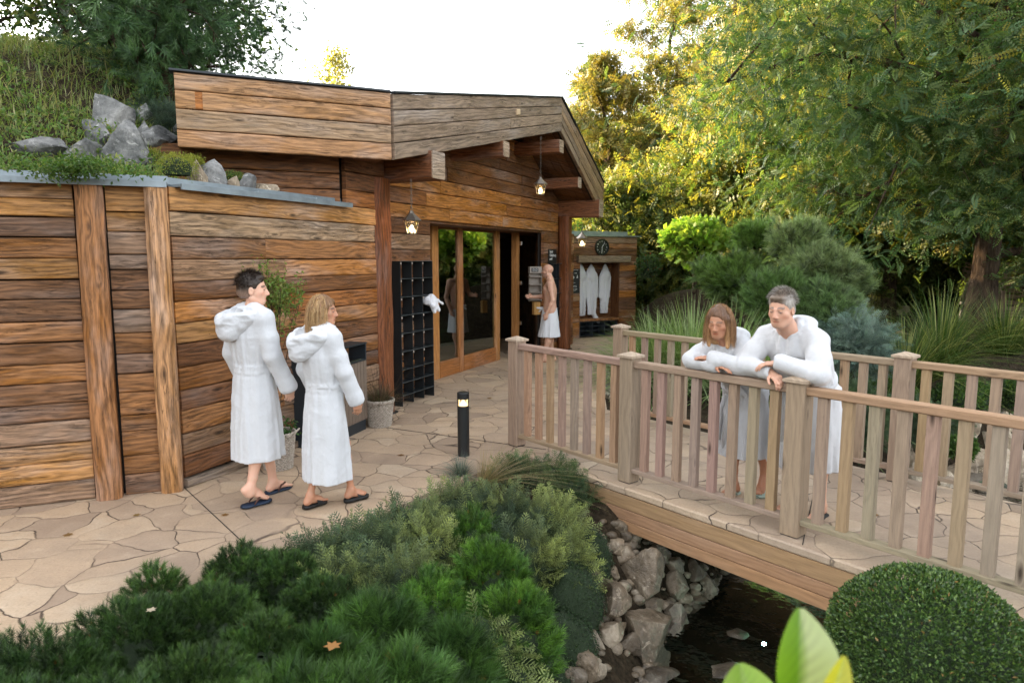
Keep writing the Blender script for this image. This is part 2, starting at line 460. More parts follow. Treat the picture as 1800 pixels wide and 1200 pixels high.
def hair_mat(name):
    m = NT(name); col = m.attr('Col').outputs['Color']; pc = m.attr('pc').outputs['Vector']
    n = m.noise(m.scale(pc, (260, 260, 14)), 1.0, 3.0, 0.6)
    c = m.mix(m.mr(n, 0.25, 0.75), m.mix(1.0, col, (0.5, 0.45, 0.42, 1.0), 'MULTIPLY'), m.mix(1.0, col, (1.4, 1.4, 1.35, 1.0), 'MULTIPLY'))
    return m.done(m.bsdf(c, 0.42, m.bump(n, 0.6, 0.004), spec=0.4))
def emit(name, col, s):
    m = NT(name); e = m.n('ShaderNodeEmission'); e.inputs[0].default_value = (*col, 1); e.inputs[1].default_value = s
    return m.done(e)
def glass_mat(name, refl=0.35, tint=(0.45, 0.52, 0.5)):
    m = NT(name); tr = m.n('ShaderNodeBsdfTransparent'); tr.inputs[0].default_value = (*tint, 1)
    gl = m.n('ShaderNodeBsdfGlossy'); gl.inputs['Roughness'].default_value = 0.015; gl.inputs[0].default_value = (0.9, 0.95, 0.92, 1)
    fr = m.n('ShaderNodeFresnel'); fr.inputs[0].default_value = 1.6
    f = m.math('ADD', m.math('MULTIPLY', fr.outputs[0], 1.1), refl * 0.3, clamp=True)
    mx = m.n('ShaderNodeMixShader'); m.l(f, mx.inputs[0]); m.l(tr.outputs[0], mx.inputs[1]); m.l(gl.outputs[0], mx.inputs[2])
    return m.done(mx)
def water_mat(name):
    m = NT(name); ge = m.n('ShaderNodeNewGeometry').outputs['Position']
    tr = m.n('ShaderNodeBsdfTransparent'); tr.inputs[0].default_value = (0.72, 0.72, 0.55, 1)
    gl = m.n('ShaderNodeBsdfGlossy'); gl.inputs['Roughness'].default_value = 0.03
    nr = m.bump(m.noise(ge, 9.0, 2.0, 0.5), 0.25, 0.02); m.l(nr, gl.inputs['Normal'])
    fr = m.n('ShaderNodeFresnel'); fr.inputs[0].default_value = 1.33; m.l(nr, fr.inputs['Normal'])
    mx = m.n('ShaderNodeMixShader'); m.l(fr.outputs[0], mx.inputs[0]); m.l(tr.outputs[0], mx.inputs[1]); m.l(gl.outputs[0], mx.inputs[2])
    return m.done(mx)
def soil_mat(name):
    m = NT(name); ge = m.n('ShaderNodeNewGeometry').outputs['Position']
    n = m.noise(ge, 9.0, 6.0, 0.7); v = m.vor(ge, 22.0)
    a = m.ramp(n, [(0.3, (0.012, 0.010, 0.007)), (0.55, (0.045, 0.033, 0.02)), (0.75, (0.09, 0.07, 0.045))])
    return m.done(m.bsdf(a, 0.95, m.bump(m.math('ADD', n, v), 0.9, 0.03), spec=0.1))
def pebble_mat(name, sc=26.0, dark=1.0):
    m = NT(name); ge = m.n('ShaderNodeNewGeometry').outputs['Position']
    v = m.vor(ge, sc); c = m.vor(ge, sc, 'F1', 1); sp = m.n('ShaderNodeSeparateColor'); m.l(c, sp.inputs[0])
    a = m.ramp(sp.outputs[0], [(0.1, tuple(x * dark for x in (0.07, 0.06, 0.045))), (0.45, tuple(x * dark for x in (0.22, 0.19, 0.14))), (0.75, tuple(x * dark for x in (0.42, 0.38, 0.28))), (0.95, tuple(x * dark for x in (0.7, 0.66, 0.55)))])
    a = m.mix(m.mr(v, 0.5, 0.85, 0.0, 0.85), a, (0.012, 0.011, 0.008))
    return m.done(m.bsdf(a, 0.5, m.bump(v, -1.0, 0.02), spec=0.4))

M = {}
M['wood'] = wood_mat('old_timber', 1.0, 1.0)
M['wood_grey'] = wood_mat('weathered_timber', 0.8, 0.85, 0.008)
M['cedar'] = wood_mat('stained_railing_wood', 0.15, 0.30, 0.0015, 0.25)
M['beamwood'] = wood_mat('bridge_beam_wood', 0.25, 0.35, 0.0015, 0.25)
M['framewood'] = wood_mat('door_frame_wood', 0.45, 0.6, 0.003)
M['pave'] = stone_pave('stamped_stone_paving', (1.05, 1.03, 0.99), sc=2.9)
M['deck'] = stone_pave('bridge_paving', (0.98, 1.0, 1.0), 2.9)
M['rock'] = rock_mat('grey_limestone', lin(70, 72, 72), lin(140, 140, 138), lin(186, 184, 180))
M['rock_tan'] = rock_mat('tan_limestone', lin(110, 98, 82), lin(164, 148, 126), lin(196, 184, 164))
M['rock_wet'] = rock_mat('wet_bank_stone', lin(60, 51, 39), lin(104, 91, 75), lin(146, 135, 119), True)
M['leaf'] = leaf_mat('leaves', 0.5, 0.45)
M['needle'] = leaf_mat('needles', 0.45, 0.12, 0.4, (1.1, 1.1, 0.7))
M['box'] = leaf_mat('box_leaves', 0.38, 0.15, 0.5)
M['grass'] = leaf_mat('grass_blades', 0.5, 0.3)
M['bigleaf'] = leaf_mat('broad_leaf', 0.35, 0.5, 0.5)
M['bark'] = bark_mat('bark', (0.018, 0.013, 0.009), (0.095, 0.065, 0.042))
M['bark_pine'] = bark_mat('pine_bark', (0.02, 0.014, 0.01), (0.11, 0.075, 0.05), (20, 20, 8))
M['soil'] = soil_mat('garden_soil')
M['gravel'] = pebble_mat('pale_gravel', 34.0, 1.2)
M['bed'] = pebble_mat('stream_pebbles', 24.0, 2.0)
M['water'] = water_mat('clear_stream_water')
M['zinc'] = plain('zinc_flashing', lin(138, 148, 154), 0.42, 0.55, 0.5, (9.0, 0.15, 0.01), 0.22, 5.0)
M['black_metal'] = plain('black_powder_coat', (0.012, 0.014, 0.015), 0.42, 0.0, 0.5)
M['rack'] = plain('dark_steel_sheet', (0.018, 0.023, 0.026), 0.35, 0.2, 0.5)
M['binslat'] = plain('bin_slat', lin(112, 98, 86), 0.6, 0.0, 0.3, (60, 0.2, 0.003), 0.1, 30)
M['anthracite'] = plain('anthracite_metal', (0.016, 0.022, 0.028), 0.45, 0.0, 0.5)
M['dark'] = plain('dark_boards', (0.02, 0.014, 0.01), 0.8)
M['glass'] = glass_mat('door_glass')
M['terry'] = terry_mat('white_terry')
M['towel'] = terry_mat('white_towel', (0.66, 0.67, 0.70), 260.0)
M['skin'] = skin_mat('skin')
M['hair'] = hair_mat('hair')
M['rubber_black'] = plain('black_rubber', (0.008, 0.008, 0.008), 0.6)
M['rubber_navy'] = plain('navy_rubber', (0.008, 0.022, 0.05), 0.6)
M['rubber_mint'] = plain('mint_rubber', (0.36, 0.46, 0.40), 0.6)
M['strap_brown'] = plain('brown_strap', (0.07, 0.025, 0.015), 0.6)
M['wicker'] = plain('grey_wicker', lin(170, 160, 148), 0.8, 0, 0.2, (80, 0.3, 0.003), 0.35, 40)
M['lamp_metal'] = plain('lamp_metal', (0.20, 0.17, 0.14), 0.4, 0.7)
M['bulb'] = emit('lit_bulb', (1.0, 0.72, 0.36), 2.2)
M['lampglass'] = glass_mat('lamp_glass', 0.3, (0.95, 0.9, 0.8))
M['bollard_light'] = emit('bollard_light', (1.0, 0.66, 0.36), 0.55)
M['cyan_light'] = emit('underwater_light', (0.35, 1.0, 0.85), 0.45)
M['sign_black'] = plain('sign_board', (0.01, 0.012, 0.012), 0.5)
M['white'] = plain('white_paint', (0.75, 0.75, 0.73), 0.6)
M['lightwood'] = wood_mat('sauna_bench_wood', 0.0, 0.35, 0.001)
M['boxgrey'] = plain('grey_plastic', lin(150, 140, 130), 0.55)
M['blue_lettering'] = plain('blue_embroidery', lin(150, 180, 205), 0.8)
M['silver'] = plain('silver', (0.6, 0.6, 0.58), 0.25, 1.0)
M['cloud'] = None
def wc(kind='o'):
    """colour of one plank"""
    r = U(0, 1)
    if kind == 'o':
        base = lin(168, 114, 64) if r < .33 else lin(138, 92, 54) if r < .6 else lin(106, 72, 46) if r < .8 else lin(146, 116, 90)
    elif kind == 'w':      # left wall: mixed
        base = lin(176, 130, 80) if r < .3 else lin(144, 100, 62) if r < .55 else lin(112, 80, 56) if r < .8 else lin(140, 116, 96)
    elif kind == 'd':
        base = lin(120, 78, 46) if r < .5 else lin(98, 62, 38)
    elif kind == 'g':
        base = lin(152, 132, 112) if r < .6 else lin(166, 138, 108)
    elif kind == 'f':
        base = lin(184, 138, 96) if r < .5 else lin(166, 126, 92) if r < .75 else lin(140, 120, 104)
    elif kind == 'y':
        base = lin(176, 116, 56) if r < .6 else lin(148, 92, 46)
    elif kind == 'fo': base = lin(196, 150, 106)
    k = U(.72, 1.05)
    mean = lin(146, 102, 64); mixf = .22 if kind in 'owdy' else .05
    return tuple((x * (1 - mixf) + y * mixf) * k for x, y in zip(base, mean))
# ---------------------------------------------------------------- the timber building
P0 = np.array([-.95, 8.3]); DD = np.array([.415, .91]); NN = np.array([-.91, .415])
def W(s, perp, z=0.0):
    q = P0 + DD * s + NN * perp
    return (float(q[0]), float(q[1]), z)
def plank(mb, a, b, za0, za1, zb0, zb1, out, th=.05, col=(.2, .1, .05), bev=.013, wob=.006, seg=None, clampf=None, gap=.003, bulge=.0):
    """one horizontal plank between plan points a and b; out = unit plan normal of its face; face lies th in front of the line"""
    a = np.array(a[:2], float); b = np.array(b[:2], float); o = np.array(out, float)
    L = np.linalg.norm(b - a); seg = seg or max(2, int(L / .12)); sd = U(0, 90)
    t = np.linspace(0, 1, seg + 1)
    hb = bev / max(.05, (za1 - za0))
    pr = np.array([(0, 0), (th - bev, 0), (th - bev * .3, hb * .35), (th, hb * 1.2), (th + bulge, .5), (th, 1 - hb * 1.2), (th - bev * .3, 1 - hb * .35), (th - bev, 1), (0, 1)])
    k = len(pr)
    z0 = za0 + (zb0 - za0) * t + gap; z1 = za1 + (zb1 - za1) * t - gap
    q = np.stack([t * L * 1.4 + sd, np.full_like(t, 0.3), np.full_like(t, sd)], -1)
    z0 = z0 + fbm(q, 3, 1) * wob; z1 = z1 + fbm(q + 9.1, 3, 2) * wob
    fr = pr[:, 1][None]
    Z = z0[:, None] * (1 - fr) + z1[:, None] * fr
    q2 = np.stack(np.broadcast_arrays(t[:, None] * L * 2.5 + sd, fr * 3.0, np.full((1, 1), sd)), -1)
    O = pr[:, 0][None] + fbm(q2, 3, 4) * wob * 1.2 * (pr[:, 0][None] > 0)
    if clampf is not None: Z = np.minimum(Z, clampf(t * L)[:, None])
    X = a[0] + (b[0] - a[0]) * t[:, None] + o[0] * O
    Y = a[1] + (b[1] - a[1]) * t[:, None] + o[1] * O
    V = np.stack([X, Y, Z], -1).reshape(-1, 3)
    h = za1 - za0
    g = np.stack(np.broadcast_arrays(t[:, None] * L + sd, fr * h + sd * .37, np.full((1, 1), sd * 3.3)), -1).reshape(-1, 3)
    i = np.arange(seg)[:, None] * k; j = np.arange(k - 1)[None]
    Q = np.stack([i + j, i + k + j, i + k + j + 1, i + j + 1], -1).reshape(-1, 4)
    # orientation depends on side; ends
    T = []
    n = len(V)
    for e, base in ((0, 0), (1, seg * k)):
        for m in range(1, k - 1):
            T.append((base, base + m, base + m + 1) if e == 0 else (base, base + m + 1, base + m))
    V2 = V; 
    crs = (b - a)[0] * o[1] - (b - a)[1] * o[0]
    if crs > 0: Q = Q[:, ::-1]; T = [x[::-1] for x in T]
    mb.add(V2, Q, T, col, g)
def plank_wall(mb, a, b, z0, z1, out, kind='o', th=.05, hmin=.15, hmax=.23, joints=.5, clampf=None, wob=.006, jl=(1.2, 3.0), hs=None, kinds=None):
    a = np.array(a[:2], float); b = np.array(b[:2], float); L = np.linalg.norm(b - a); z = z0; r = 0
    while z < z1 - .02:
        h = hs[r % len(hs)] if hs else U(hmin, hmax)
        if z1 - (z + h) < .07: h = z1 - z
        zt = min(z + h, z1); kd = kinds[r % len(kinds)] if kinds else kind
        cuts = [0]
        if U(0, 1) < joints:
            x = U(*jl) * .7
            while x < L - .5: cuts.append(x); x += U(*jl)
        cuts.append(L)
        c0 = wc(kd)
        for i in range(len(cuts) - 1):
            s0, s1 = cuts[i] + (.002 if i else 0), cuts[i + 1] - (.002 if i < len(cuts) - 2 else 0)
            pa = a + (b - a) * s0 / L; pb = a + (b - a) * s1 / L
            cf = (lambda t, s0=s0: clampf(t + s0)) if clampf else None
            if cf is not None and cf(np.array([0, s1 - s0])).max() < z: continue
            plank(mb, pa, pb, z, zt, z, zt, out, th + U(-.006, .006), c0 if i == 0 else wc(kd), wob=wob, clampf=cf)
        z = zt; r += 1

# --- retaining wall (left) with vertical posts and zinc flashing
C0 = np.array([-2.79, 5.58]); C1 = np.array([-1.63, 8.22])
WA = np.array([-6.6, 4.02]) ; w1d = (C0 - WA) / np.linalg.norm(C0 - WA); w1n = np.array([w1d[1], -w1d[0]])
w2d = (C1 - C0) / np.linalg.norm(C1 - C0); w2n = np.array([w2d[1], -w2d[0]])
rw = empty('timber_retaining_wall', (float(C0[0]), float(C0[1]), 0), 'long weathered log wall at the left with upright timber posts and a zinc cap, holding back the grassy bank', 'wall')
mb = MB()
p1 = np.array([-3.33, 5.36]); p1b = np.array([-3.13, 5.44]); p2 = np.array([-2.93, 5.52])
hs1 = [.13, .19, .21, .2, .16, .17, .2, .2, .19, .2, .19, .16, .16, .15]
for (aa, bb, hs, seedk) in ((WA, np.array([-3.37, 5.345]), [.17, .16, .15, .18, .14, .16, .15, .17, .16, .17, .15, .16, .16, .15, .14], 'w'), (np.array([-3.17, 5.43]), np.array([-2.9, 5.535]), [.17, .16, .2, .13, .19, .15, .16, .17, .19, .15, .16, .12, .18, .15], 'w')):
    plank_wall(mb, aa, bb, 0.0, 2.49, w1n, seedk, .05, joints=.0 if aa is not WA else .3, hs=hs, wob=.007)
mb.build('log_planks', M['wood'], rw)
mb = MB()
plank_wall(mb, C0, C1, 0.09, 2.49, w2n, 'w', .05, hs=[.19, .18, .2, .17, .19, .2, .17, .18, .16, .18, .19, .2], joints=.75, wob=.008, jl=(.9, 2.2), kinds=['d', 'o', 'w', 'd', 'o', 'd', 'w', 'y', 'd', 'o', 'w', 'g', 'w'])
plank(mb, C0, C1, 0.0, .075, 0.0, .075, w2n, .075, wc('g'))
mb.build('log_planks', M['wood'], rw)
for (px, off, kd) in ((-3.27, 5.385, 'w'), (-2.845, 5.555, 'f')):
    mb = MB(); c = np.array([px, off]) + w1n * .055
    beam(mb, (c[0] - .008, c[1], 0), (c[0] + .004, c[1], 2.485), .185 if px < -3 else .165, .15, up=(w1n[0], w1n[1], 0), bev=.035, seg=26, wob=.012, col=wc('f') if px > -3 else lin(150, 104, 66))
    mb.build('post', M['wood'], rw)
mb = MB()
mb2 = MB()
quad_slab(mb2, (*(WA - w1n * .02), 0), (*(C0 - w1n * .02), 0), (*(C0 - w1n * .02), 2.47), (*(WA - w1n * .02), 2.47), .03, (.02, .015, .01))
quad_slab(mb2, (*(C0 - w2n * .02), 0), (*(C1 + w2d * .3 - w2n * .02), 0), (*(C1 + w2d * .3 - w2n * .02), 2.47), (*(C0 - w2n * .02), 2.47), .03, (.02, .015, .01))
mb2.build('backing', M['dark'], rw)  # dark slabs added behind the planks to close bright gaps
def flash(a, b, n_, z):
    a3 = np.array([a[0] + n_[0] * .02, a[1] + n_[1] * .02, z]); b3 = np.array([b[0] + n_[0] * .02, b[1] + n_[1] * .02, z])
    beam(mb, a3, b3, .24, .022, bev=.003, col=(.5, .5, .5))
    o = np.array([n_[0], n_[1], 0]) * .115
    beam(mb, a3 + o - (0, 0, .008), b3 + o - (0, 0, .008), .012, .05, bev=.002, col=(.5, .5, .5))
    beam(mb, a3 - o * .4 + (0, 0, .035), b3 - o * .4 + (0, 0, .035), .02, .07, bev=.003, col=(.5, .5, .5))
fl_end = C0 + w2d * 2.28
flash(WA, C0 + w1d * .03, w1n, 2.505)
flash(C0 + w2d * .05, fl_end, w2n, 2.50)
for q in (.9, 1.7): 
    c = C0 + w2d * q + w2n * .03
    box(mb, (c[0], c[1], 2.52), .02, .2, .03, math.atan2(w2d[1], w2d[0]), col=(.5, .5, .5))
mb.build('zinc_cap', M['zinc'], rw)

# --- sauna building
sb = empty('sauna_building', W(1.5, .8), 'rustic sauna house of weathered reddish timber with a jutting gabled roof and sliding glass doors', 'building')
S_AP, Z_AP = 4.23, 4.08       # apex of the gable board (its lower edge)
def soff(s):
    s = np.asarray(s, float)
    return np.where(s < S_AP, 2.96 + (s + .86) * (4.08 - 2.96) / (S_AP + .86), 4.08 - (s - S_AP) * (4.08 - 2.78) / (6.75 - S_AP))
outn = -NN
# wall under the gable, left piece
mb = MB()
s_l, s_we = -.25, 1.17
plank_wall(mb, W(s_l, .8), W(s_we, .8), 0.0, 2.44, outn, 'd', .05, joints=.3, wob=.006, kinds=['d', 'd', 'o'])
mb.build('entrance_wall_left_of_doors', M['wood'], sb)
mb = MB()
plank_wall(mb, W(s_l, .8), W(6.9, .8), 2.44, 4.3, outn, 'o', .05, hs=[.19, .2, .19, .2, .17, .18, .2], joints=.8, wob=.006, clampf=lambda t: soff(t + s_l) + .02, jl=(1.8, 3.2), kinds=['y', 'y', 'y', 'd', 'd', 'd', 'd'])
mb.build('gable_wall', M['wood'], sb)
mb = MB()
plank_wall(mb, W(5.42, .8), W(7.2, .8), 0.0, 2.44, outn, 'o', .05, joints=.2, kinds=['o', 'd', 'y'])
# reveal of the recess, right
beam(mb, W(5.40, 1.02, 1.22), W(5.40, 1.02, 1.2201), .4, .4) if False else None
mb.build('entrance_wall_right_of_doors', M['wood'], sb)
mb = MB()
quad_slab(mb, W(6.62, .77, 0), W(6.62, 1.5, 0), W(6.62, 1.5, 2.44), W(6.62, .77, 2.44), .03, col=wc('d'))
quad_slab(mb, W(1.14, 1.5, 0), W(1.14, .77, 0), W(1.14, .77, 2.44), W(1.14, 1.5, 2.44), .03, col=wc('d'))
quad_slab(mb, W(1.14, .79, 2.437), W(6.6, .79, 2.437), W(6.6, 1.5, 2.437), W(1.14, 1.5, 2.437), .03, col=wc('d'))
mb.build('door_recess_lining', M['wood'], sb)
# left upper wall (set back over the bank)
mb = MB()
ua = fl_end + np.array([-.03, -.02]); ub = ua + np.array([-.91, -.41]) * 2.6
un = np.array([.41, -.91])
plank_wall(mb, ub, ua, 2.35, 3.05, un, 'd', .05, joints=.3, hs=[.16, .15, .17, .16])
plank_wall(mb, fl_end, C1 + w2d * .15, 2.49, 3.1, w2n, 'y', .05, joints=0, hs=[.18, .2, .17], kinds=['y', 'd', 'd'])
mb.build('upper_log_wall', M['wood'], sb)
mb = MB(); quad_slab(mb, (*(ub - un * .02), 2.3), (*(ua - un * .02), 2.3), (*(ua - un * .02), 3.03), (*(ub - un * .02), 3.03), .03, (.02, .015, .01)); mb.build('backing', M['dark'], sb)  # this slab and the next three are added to close bright plank gaps
mb = MB(); quad_slab(mb, W(-.3, .84, 0), W(1.15, .84, 0), W(1.15, .84, 2.6), W(-.3, .84, 2.6), .03); mb.build('wall_backing', M['dark'], sb)
mb = MB(); quad_slab(mb, (*(fl_end - w2n * .03), 2.4), (*(C1 + w2d * .3 - w2n * .03), 2.4), (*(C1 + w2d * .3 - w2n * .03), 3.05), (*(fl_end - w2n * .03), 3.05), .03); mb.build('wall_backing', M['dark'], sb)
mb = MB(); quad_slab(mb, W(5.42, .84, 0), W(7.2, .84, 0), W(7.2, .84, 2.6), W(5.42, .84, 2.6), .03); mb.build('wall_backing', M['dark'], sb)
# posts
for (s, zt, w_) in ((-.27, 2.86, .30), (6.29, 2.76, .26)):
    mb = MB()
    beam(mb, W(s, .62, 0.0), W(s, .62, zt), w_, w_ * .9, up=(NN[0], NN[1], 0), bev=.05, seg=24, wob=.014, col=lin(112, 66, 38))
    mb.build('post', M['wood'], sb)
    mb = MB(); beam(mb, W(s, .62, 0.0), W(s, .62, .02), w_ + .03, w_ * .9 + .03, up=(NN[0], NN[1], 0), bev=.01, col=(.02, .02, .02)); mb.build('post_foot', M['black_metal'], sb)
# fascia boards
A2 = W(-.86, 0); B2 = W(S_AP, 0); Cc = W(6.75, 0)
D2 = (-3.18, 6.68)
dAD = np.array([.91, .41]); nAD = np.array([.41, -.91])
mb = MB()
hf = [.17, .19, .17, .16]; z = 2.96
kk = ['f', 'g', 'fo', 'fo']
for r, h in enumerate(hf):
    c = wc(kk[r])
    if r == 2:
        m1 = np.array(D2) + dAD * .17; m2 = np.array(D2) + dAD * .235
        plank(mb, D2, m1, z, z + h, z, z + h, nAD, .055, c)
        plank(mb, m1, m2, z, z + h, z, z + h, nAD, .05, lin(170, 110, 60), wob=.0)
        plank(mb, m2, A2, z, z + h, z, z + h, nAD, .055, c)
    else:
        plank(mb, D2, A2, z, z + h, z, z + h, nAD, .055 + U(-.004, .004), c)
    z += h
mb.build('roof_edge_boards', M['wood_grey'], sb)
mb = MB(); d2b = np.array(D2) + np.array([-.41, .91]) * .012; a2b = np.array(A2[:2]) + np.array([-.41, .91]) * .012
quad_slab(mb, (*d2b, 2.97), (*a2b, 2.97), (*a2b, 3.63), (*d2b, 3.63), .03, (.02, .015, .01)); mb.build('roof_edge_backing', M['dark'], sb)  # added dark slab that stops light between the edge boards
mb = MB(); quad_slab(mb, W(-.85, .015, 2.98), W(S_AP, .015, 4.1), W(S_AP, .015, 4.62), W(-.85, .015, 3.62), .03); mb.build('gable_backing', M['dark'], sb)  # this slab and the next are added against light between the gable boards
mb = MB(); quad_slab(mb, W(S_AP, .015, 4.1), W(6.74, .015, 2.8), W(6.74, .015, 3.42), W(S_AP, .015, 4.62), .03); mb.build('gable_backing', M['dark'], sb)
mb = MB()
def rake(a, b, z0a, z1a, z0b, z1b, n_, rows, kind):
    ca = np.cumsum([0] + rows) / sum(rows); L = math.dist(a[:2], b[:2])
    for r in range(len(rows)):
        f0, f1 = ca[r], ca[r + 1]
        cuts = [0, 1.0] if U(0, 1) < .5 else [0, U(.25, .7), 1.0]
        for i in range(len(cuts) - 1):
            u0, u1 = cuts[i], cuts[i + 1]
            P_ = lambda u: (a[0] + (b[0] - a[0]) * u, a[1] + (b[1] - a[1]) * u)
            zz = lambda u, f: (z0a + (z0b - z0a) * u) * (1 - f) + (z1a + (z1b - z1a) * u) * f
            plank(mb, P_(u0), P_(u1), zz(u0, f0), zz(u0, f1), zz(u1, f0), zz(u1, f1), n_, .055 + U(-.005, .005), wc(kind), bev=.012, wob=.007)
rake(A2, B2, 2.96, 3.65, 4.08, 4.64, outn, [.17, .17, .16, .17], 'g')
rake(B2, Cc, 4.08, 4.64, 2.78, 3.45, outn, [.17, .16, .17, .17], 'g')
mb.build('gable_boards', M['wood_grey'], sb)
mb = MB()
pl = .07
plank(mb, W(2.3, -.058), W(2.42, -.058), 4.0, 4.09, 4.02, 4.11, outn, .02, lin(206, 180, 146), wob=.0, seg=2)
mb.build('patch_board', M['lightwood'], sb)
mb = MB()
def edge(a, b, za, zb, n_, w_=.10, h=.022):
    a = np.array([a[0] + n_[0] * .03, a[1] + n_[1] * .03, za + .012]); b = np.array([b[0] + n_[0] * .03, b[1] + n_[1] * .03, zb + .012])
    beam(mb, a, b, w_, h, bev=.004, col=(.4, .4, .4), seg=6, wob=.003)
edge(np.array(D2) - dAD * .04, A2, 3.65, 3.65, nAD); edge(A2, B2, 3.65, 4.64, outn); edge(B2, Cc, 4.64, 3.45, outn)
mb.build('roof_edge_trim', M['anthracite'], sb)
# roof: green roof slabs behind the edge boards
mb = MB()
Rz = lambda s, p, z: W(s, p, z)
quad_slab(mb, W(-.86, .02, 3.63), W(S_AP, .02, 4.62), W(S_AP, 7, 4.62), W(-.86, 2.9, 3.63), .08, (.05, .05, .05))
quad_slab(mb, W(S_AP, .02, 4.62), W(6.75, .02, 3.43), W(6.75, 7, 3.43), W(S_AP, 7, 4.62), .08, (.05, .05, .05))
bk = np.array([-.41, .91]); bk2 = np.array([-.15, .98])
quad_slab(mb, (D2[0], D2[1], 3.63), (A2[0] + NN[0] * .02, A2[1] + NN[1] * .02, 3.625), W(-.86, 2.9, 3.625), (D2[0] + .10 + bk2[0] * 3, D2[1] + bk2[1] * 3, 3.63), .06, (.05, .05, .05))
mb.build('roof', M['dark'], sb)
mb = MB()
# soffit boards
def soffit(sa, sb_, za, zb, k):
    for i in range(k):
        f0, f1 = i / k, (i + 1) / k - .012
        a = W(sa, .03 + f0 * .9, za - .01); b = W(sb_, .03 + f0 * .9, zb - .01); c = W(sb_, .03 + f1 * .9, zb - .01); d = W(sa, .03 + f1 * .9, za - .01)
        quad_slab(mb, a, b, c, d, .02, wc('d'))
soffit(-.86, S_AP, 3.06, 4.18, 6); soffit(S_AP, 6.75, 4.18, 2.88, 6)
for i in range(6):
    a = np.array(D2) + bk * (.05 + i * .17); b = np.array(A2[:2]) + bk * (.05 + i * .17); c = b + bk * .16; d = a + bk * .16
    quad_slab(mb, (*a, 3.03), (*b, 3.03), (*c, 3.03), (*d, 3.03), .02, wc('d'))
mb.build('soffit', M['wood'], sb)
for (s, z0, z1, w_, p0_, p1_) in ((-.03, 2.84, 3.16, .30, -.10, 1.0), (1.88, 3.34, 3.56, .20, -.09, .82), (4.12, 3.70, 3.92, .2, -.09, .82), (5.3, 3.22, 3.42, .18, -.02, .82), (6.36, 2.73, 3.08, .26, -.12, 1.0)):
    mb = MB()
    beam(mb, W(s, p1_, (z0 + z1) / 2), W(s, p0_, (z0 + z1) / 2), w_, z1 - z0, bev=.014, seg=8, wob=.008, col=lin(122, 78, 50))
    mb.build('roof_beam', M['wood'], sb)
    mb = MB()
    beam(mb, W(s, p0_ + .004, (z0 + z1) / 2), W(s, p0_ - .012, (z0 + z1) / 2), w_ - .01, z1 - z0 - .01, bev=.012, col=lin(168, 146, 124))
    mb.build('beam_end_face', M['wood_grey'], sb)

# --- sliding glass doors
DP = 1.25
fw = [(1.99, 2.2), (2.83, 3.0), (4.24, 4.43), (5.15, 5.36)]
for i, (a, b) in enumerate(fw):
    mb = MB(); s = (a + b) / 2
    beam(mb, W(s, DP + .03, 0.0), W(s, DP + .03, 2.44), (b - a) * .92 if i < 3 else .13, .12, up=(NN[0], NN[1], 0), bev=.006, seg=6, wob=.002, col=lin(168, 116, 66) if i != 1 else lin(150, 98, 56))
    mb.build('door_post', M['framewood'], sb)
def door(s0, s1, perp, zb=.26, ztop=2.40, ang=0.0, label=None):
    t = empty('glass_door', (0, 0, 0)); t.parent = sb; t.location = Vector(W(s0, perp)) - Vector(sb.location)
    if label: t['label'] = label
    a = np.array(W(s0, perp)[:2]); dd = DD * math.cos(ang) + NN * math.sin(ang); b = a + dd * (s1 - s0)
    mb = MB()
    nn = np.array([-dd[1], dd[0]])
    beam(mb, (*a, zb / 2), (*b, zb / 2), .06, zb, bev=.005, col=lin(150, 96, 52), seg=6, wob=.002)
    mb.build('door_rail', M['framewood'], t); mb = MB()
    beam(mb, (*a, ztop), (*b, ztop), .06, .06, bev=.005, col=lin(110, 70, 40))
    mb.build('door_rail', M['framewood'], t)
    mb = MB(); a2, b2 = a + nn * .003, b + nn * .003
    quad_slab(mb, (*a2, zb), (*b2, zb), (*b2, ztop - .03), (*a2, ztop - .03), .008)
    mb.build('glass_pane', M['glass'], t)
    return t
door(2.2, 2.83, DP, label='narrow first glass door panel from the left')
door(3.0, 4.24, DP, label='wide second glass door panel')
t = door(5.3, 6.6, DP + .14, .02, label='frameless glass door leaf beside the opening')
for z in (.62, 1.42, 2.2):
    mb = MB(); box(mb, W(5.33, DP - .06, z), .05, .05, .07, 1.14, col=(.4, .4, .4)); mb.build('hinge', M['silver'], t)
# sauna room behind the glass
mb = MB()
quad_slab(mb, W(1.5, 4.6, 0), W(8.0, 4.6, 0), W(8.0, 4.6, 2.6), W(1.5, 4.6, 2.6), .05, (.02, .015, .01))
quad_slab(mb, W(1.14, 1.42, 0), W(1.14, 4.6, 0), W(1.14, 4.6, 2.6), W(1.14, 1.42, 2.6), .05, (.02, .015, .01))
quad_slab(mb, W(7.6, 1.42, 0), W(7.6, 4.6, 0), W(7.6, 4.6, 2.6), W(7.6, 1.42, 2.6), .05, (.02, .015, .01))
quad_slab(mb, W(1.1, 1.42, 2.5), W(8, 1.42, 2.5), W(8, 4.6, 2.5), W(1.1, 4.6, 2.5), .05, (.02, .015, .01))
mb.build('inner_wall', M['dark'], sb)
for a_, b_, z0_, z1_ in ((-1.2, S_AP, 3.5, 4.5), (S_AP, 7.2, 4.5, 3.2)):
    mb = MB(); quad_slab(mb, W(a_, 1.55, 2.3), W(b_, 1.55, 2.3), W(b_, 1.55, z1_), W(a_, 1.55, z0_), .05, (.02, .015, .01)); mb.build('inner_wall', M['dark'], sb)  # added unseen wall that stops the sun leaking in under the roof
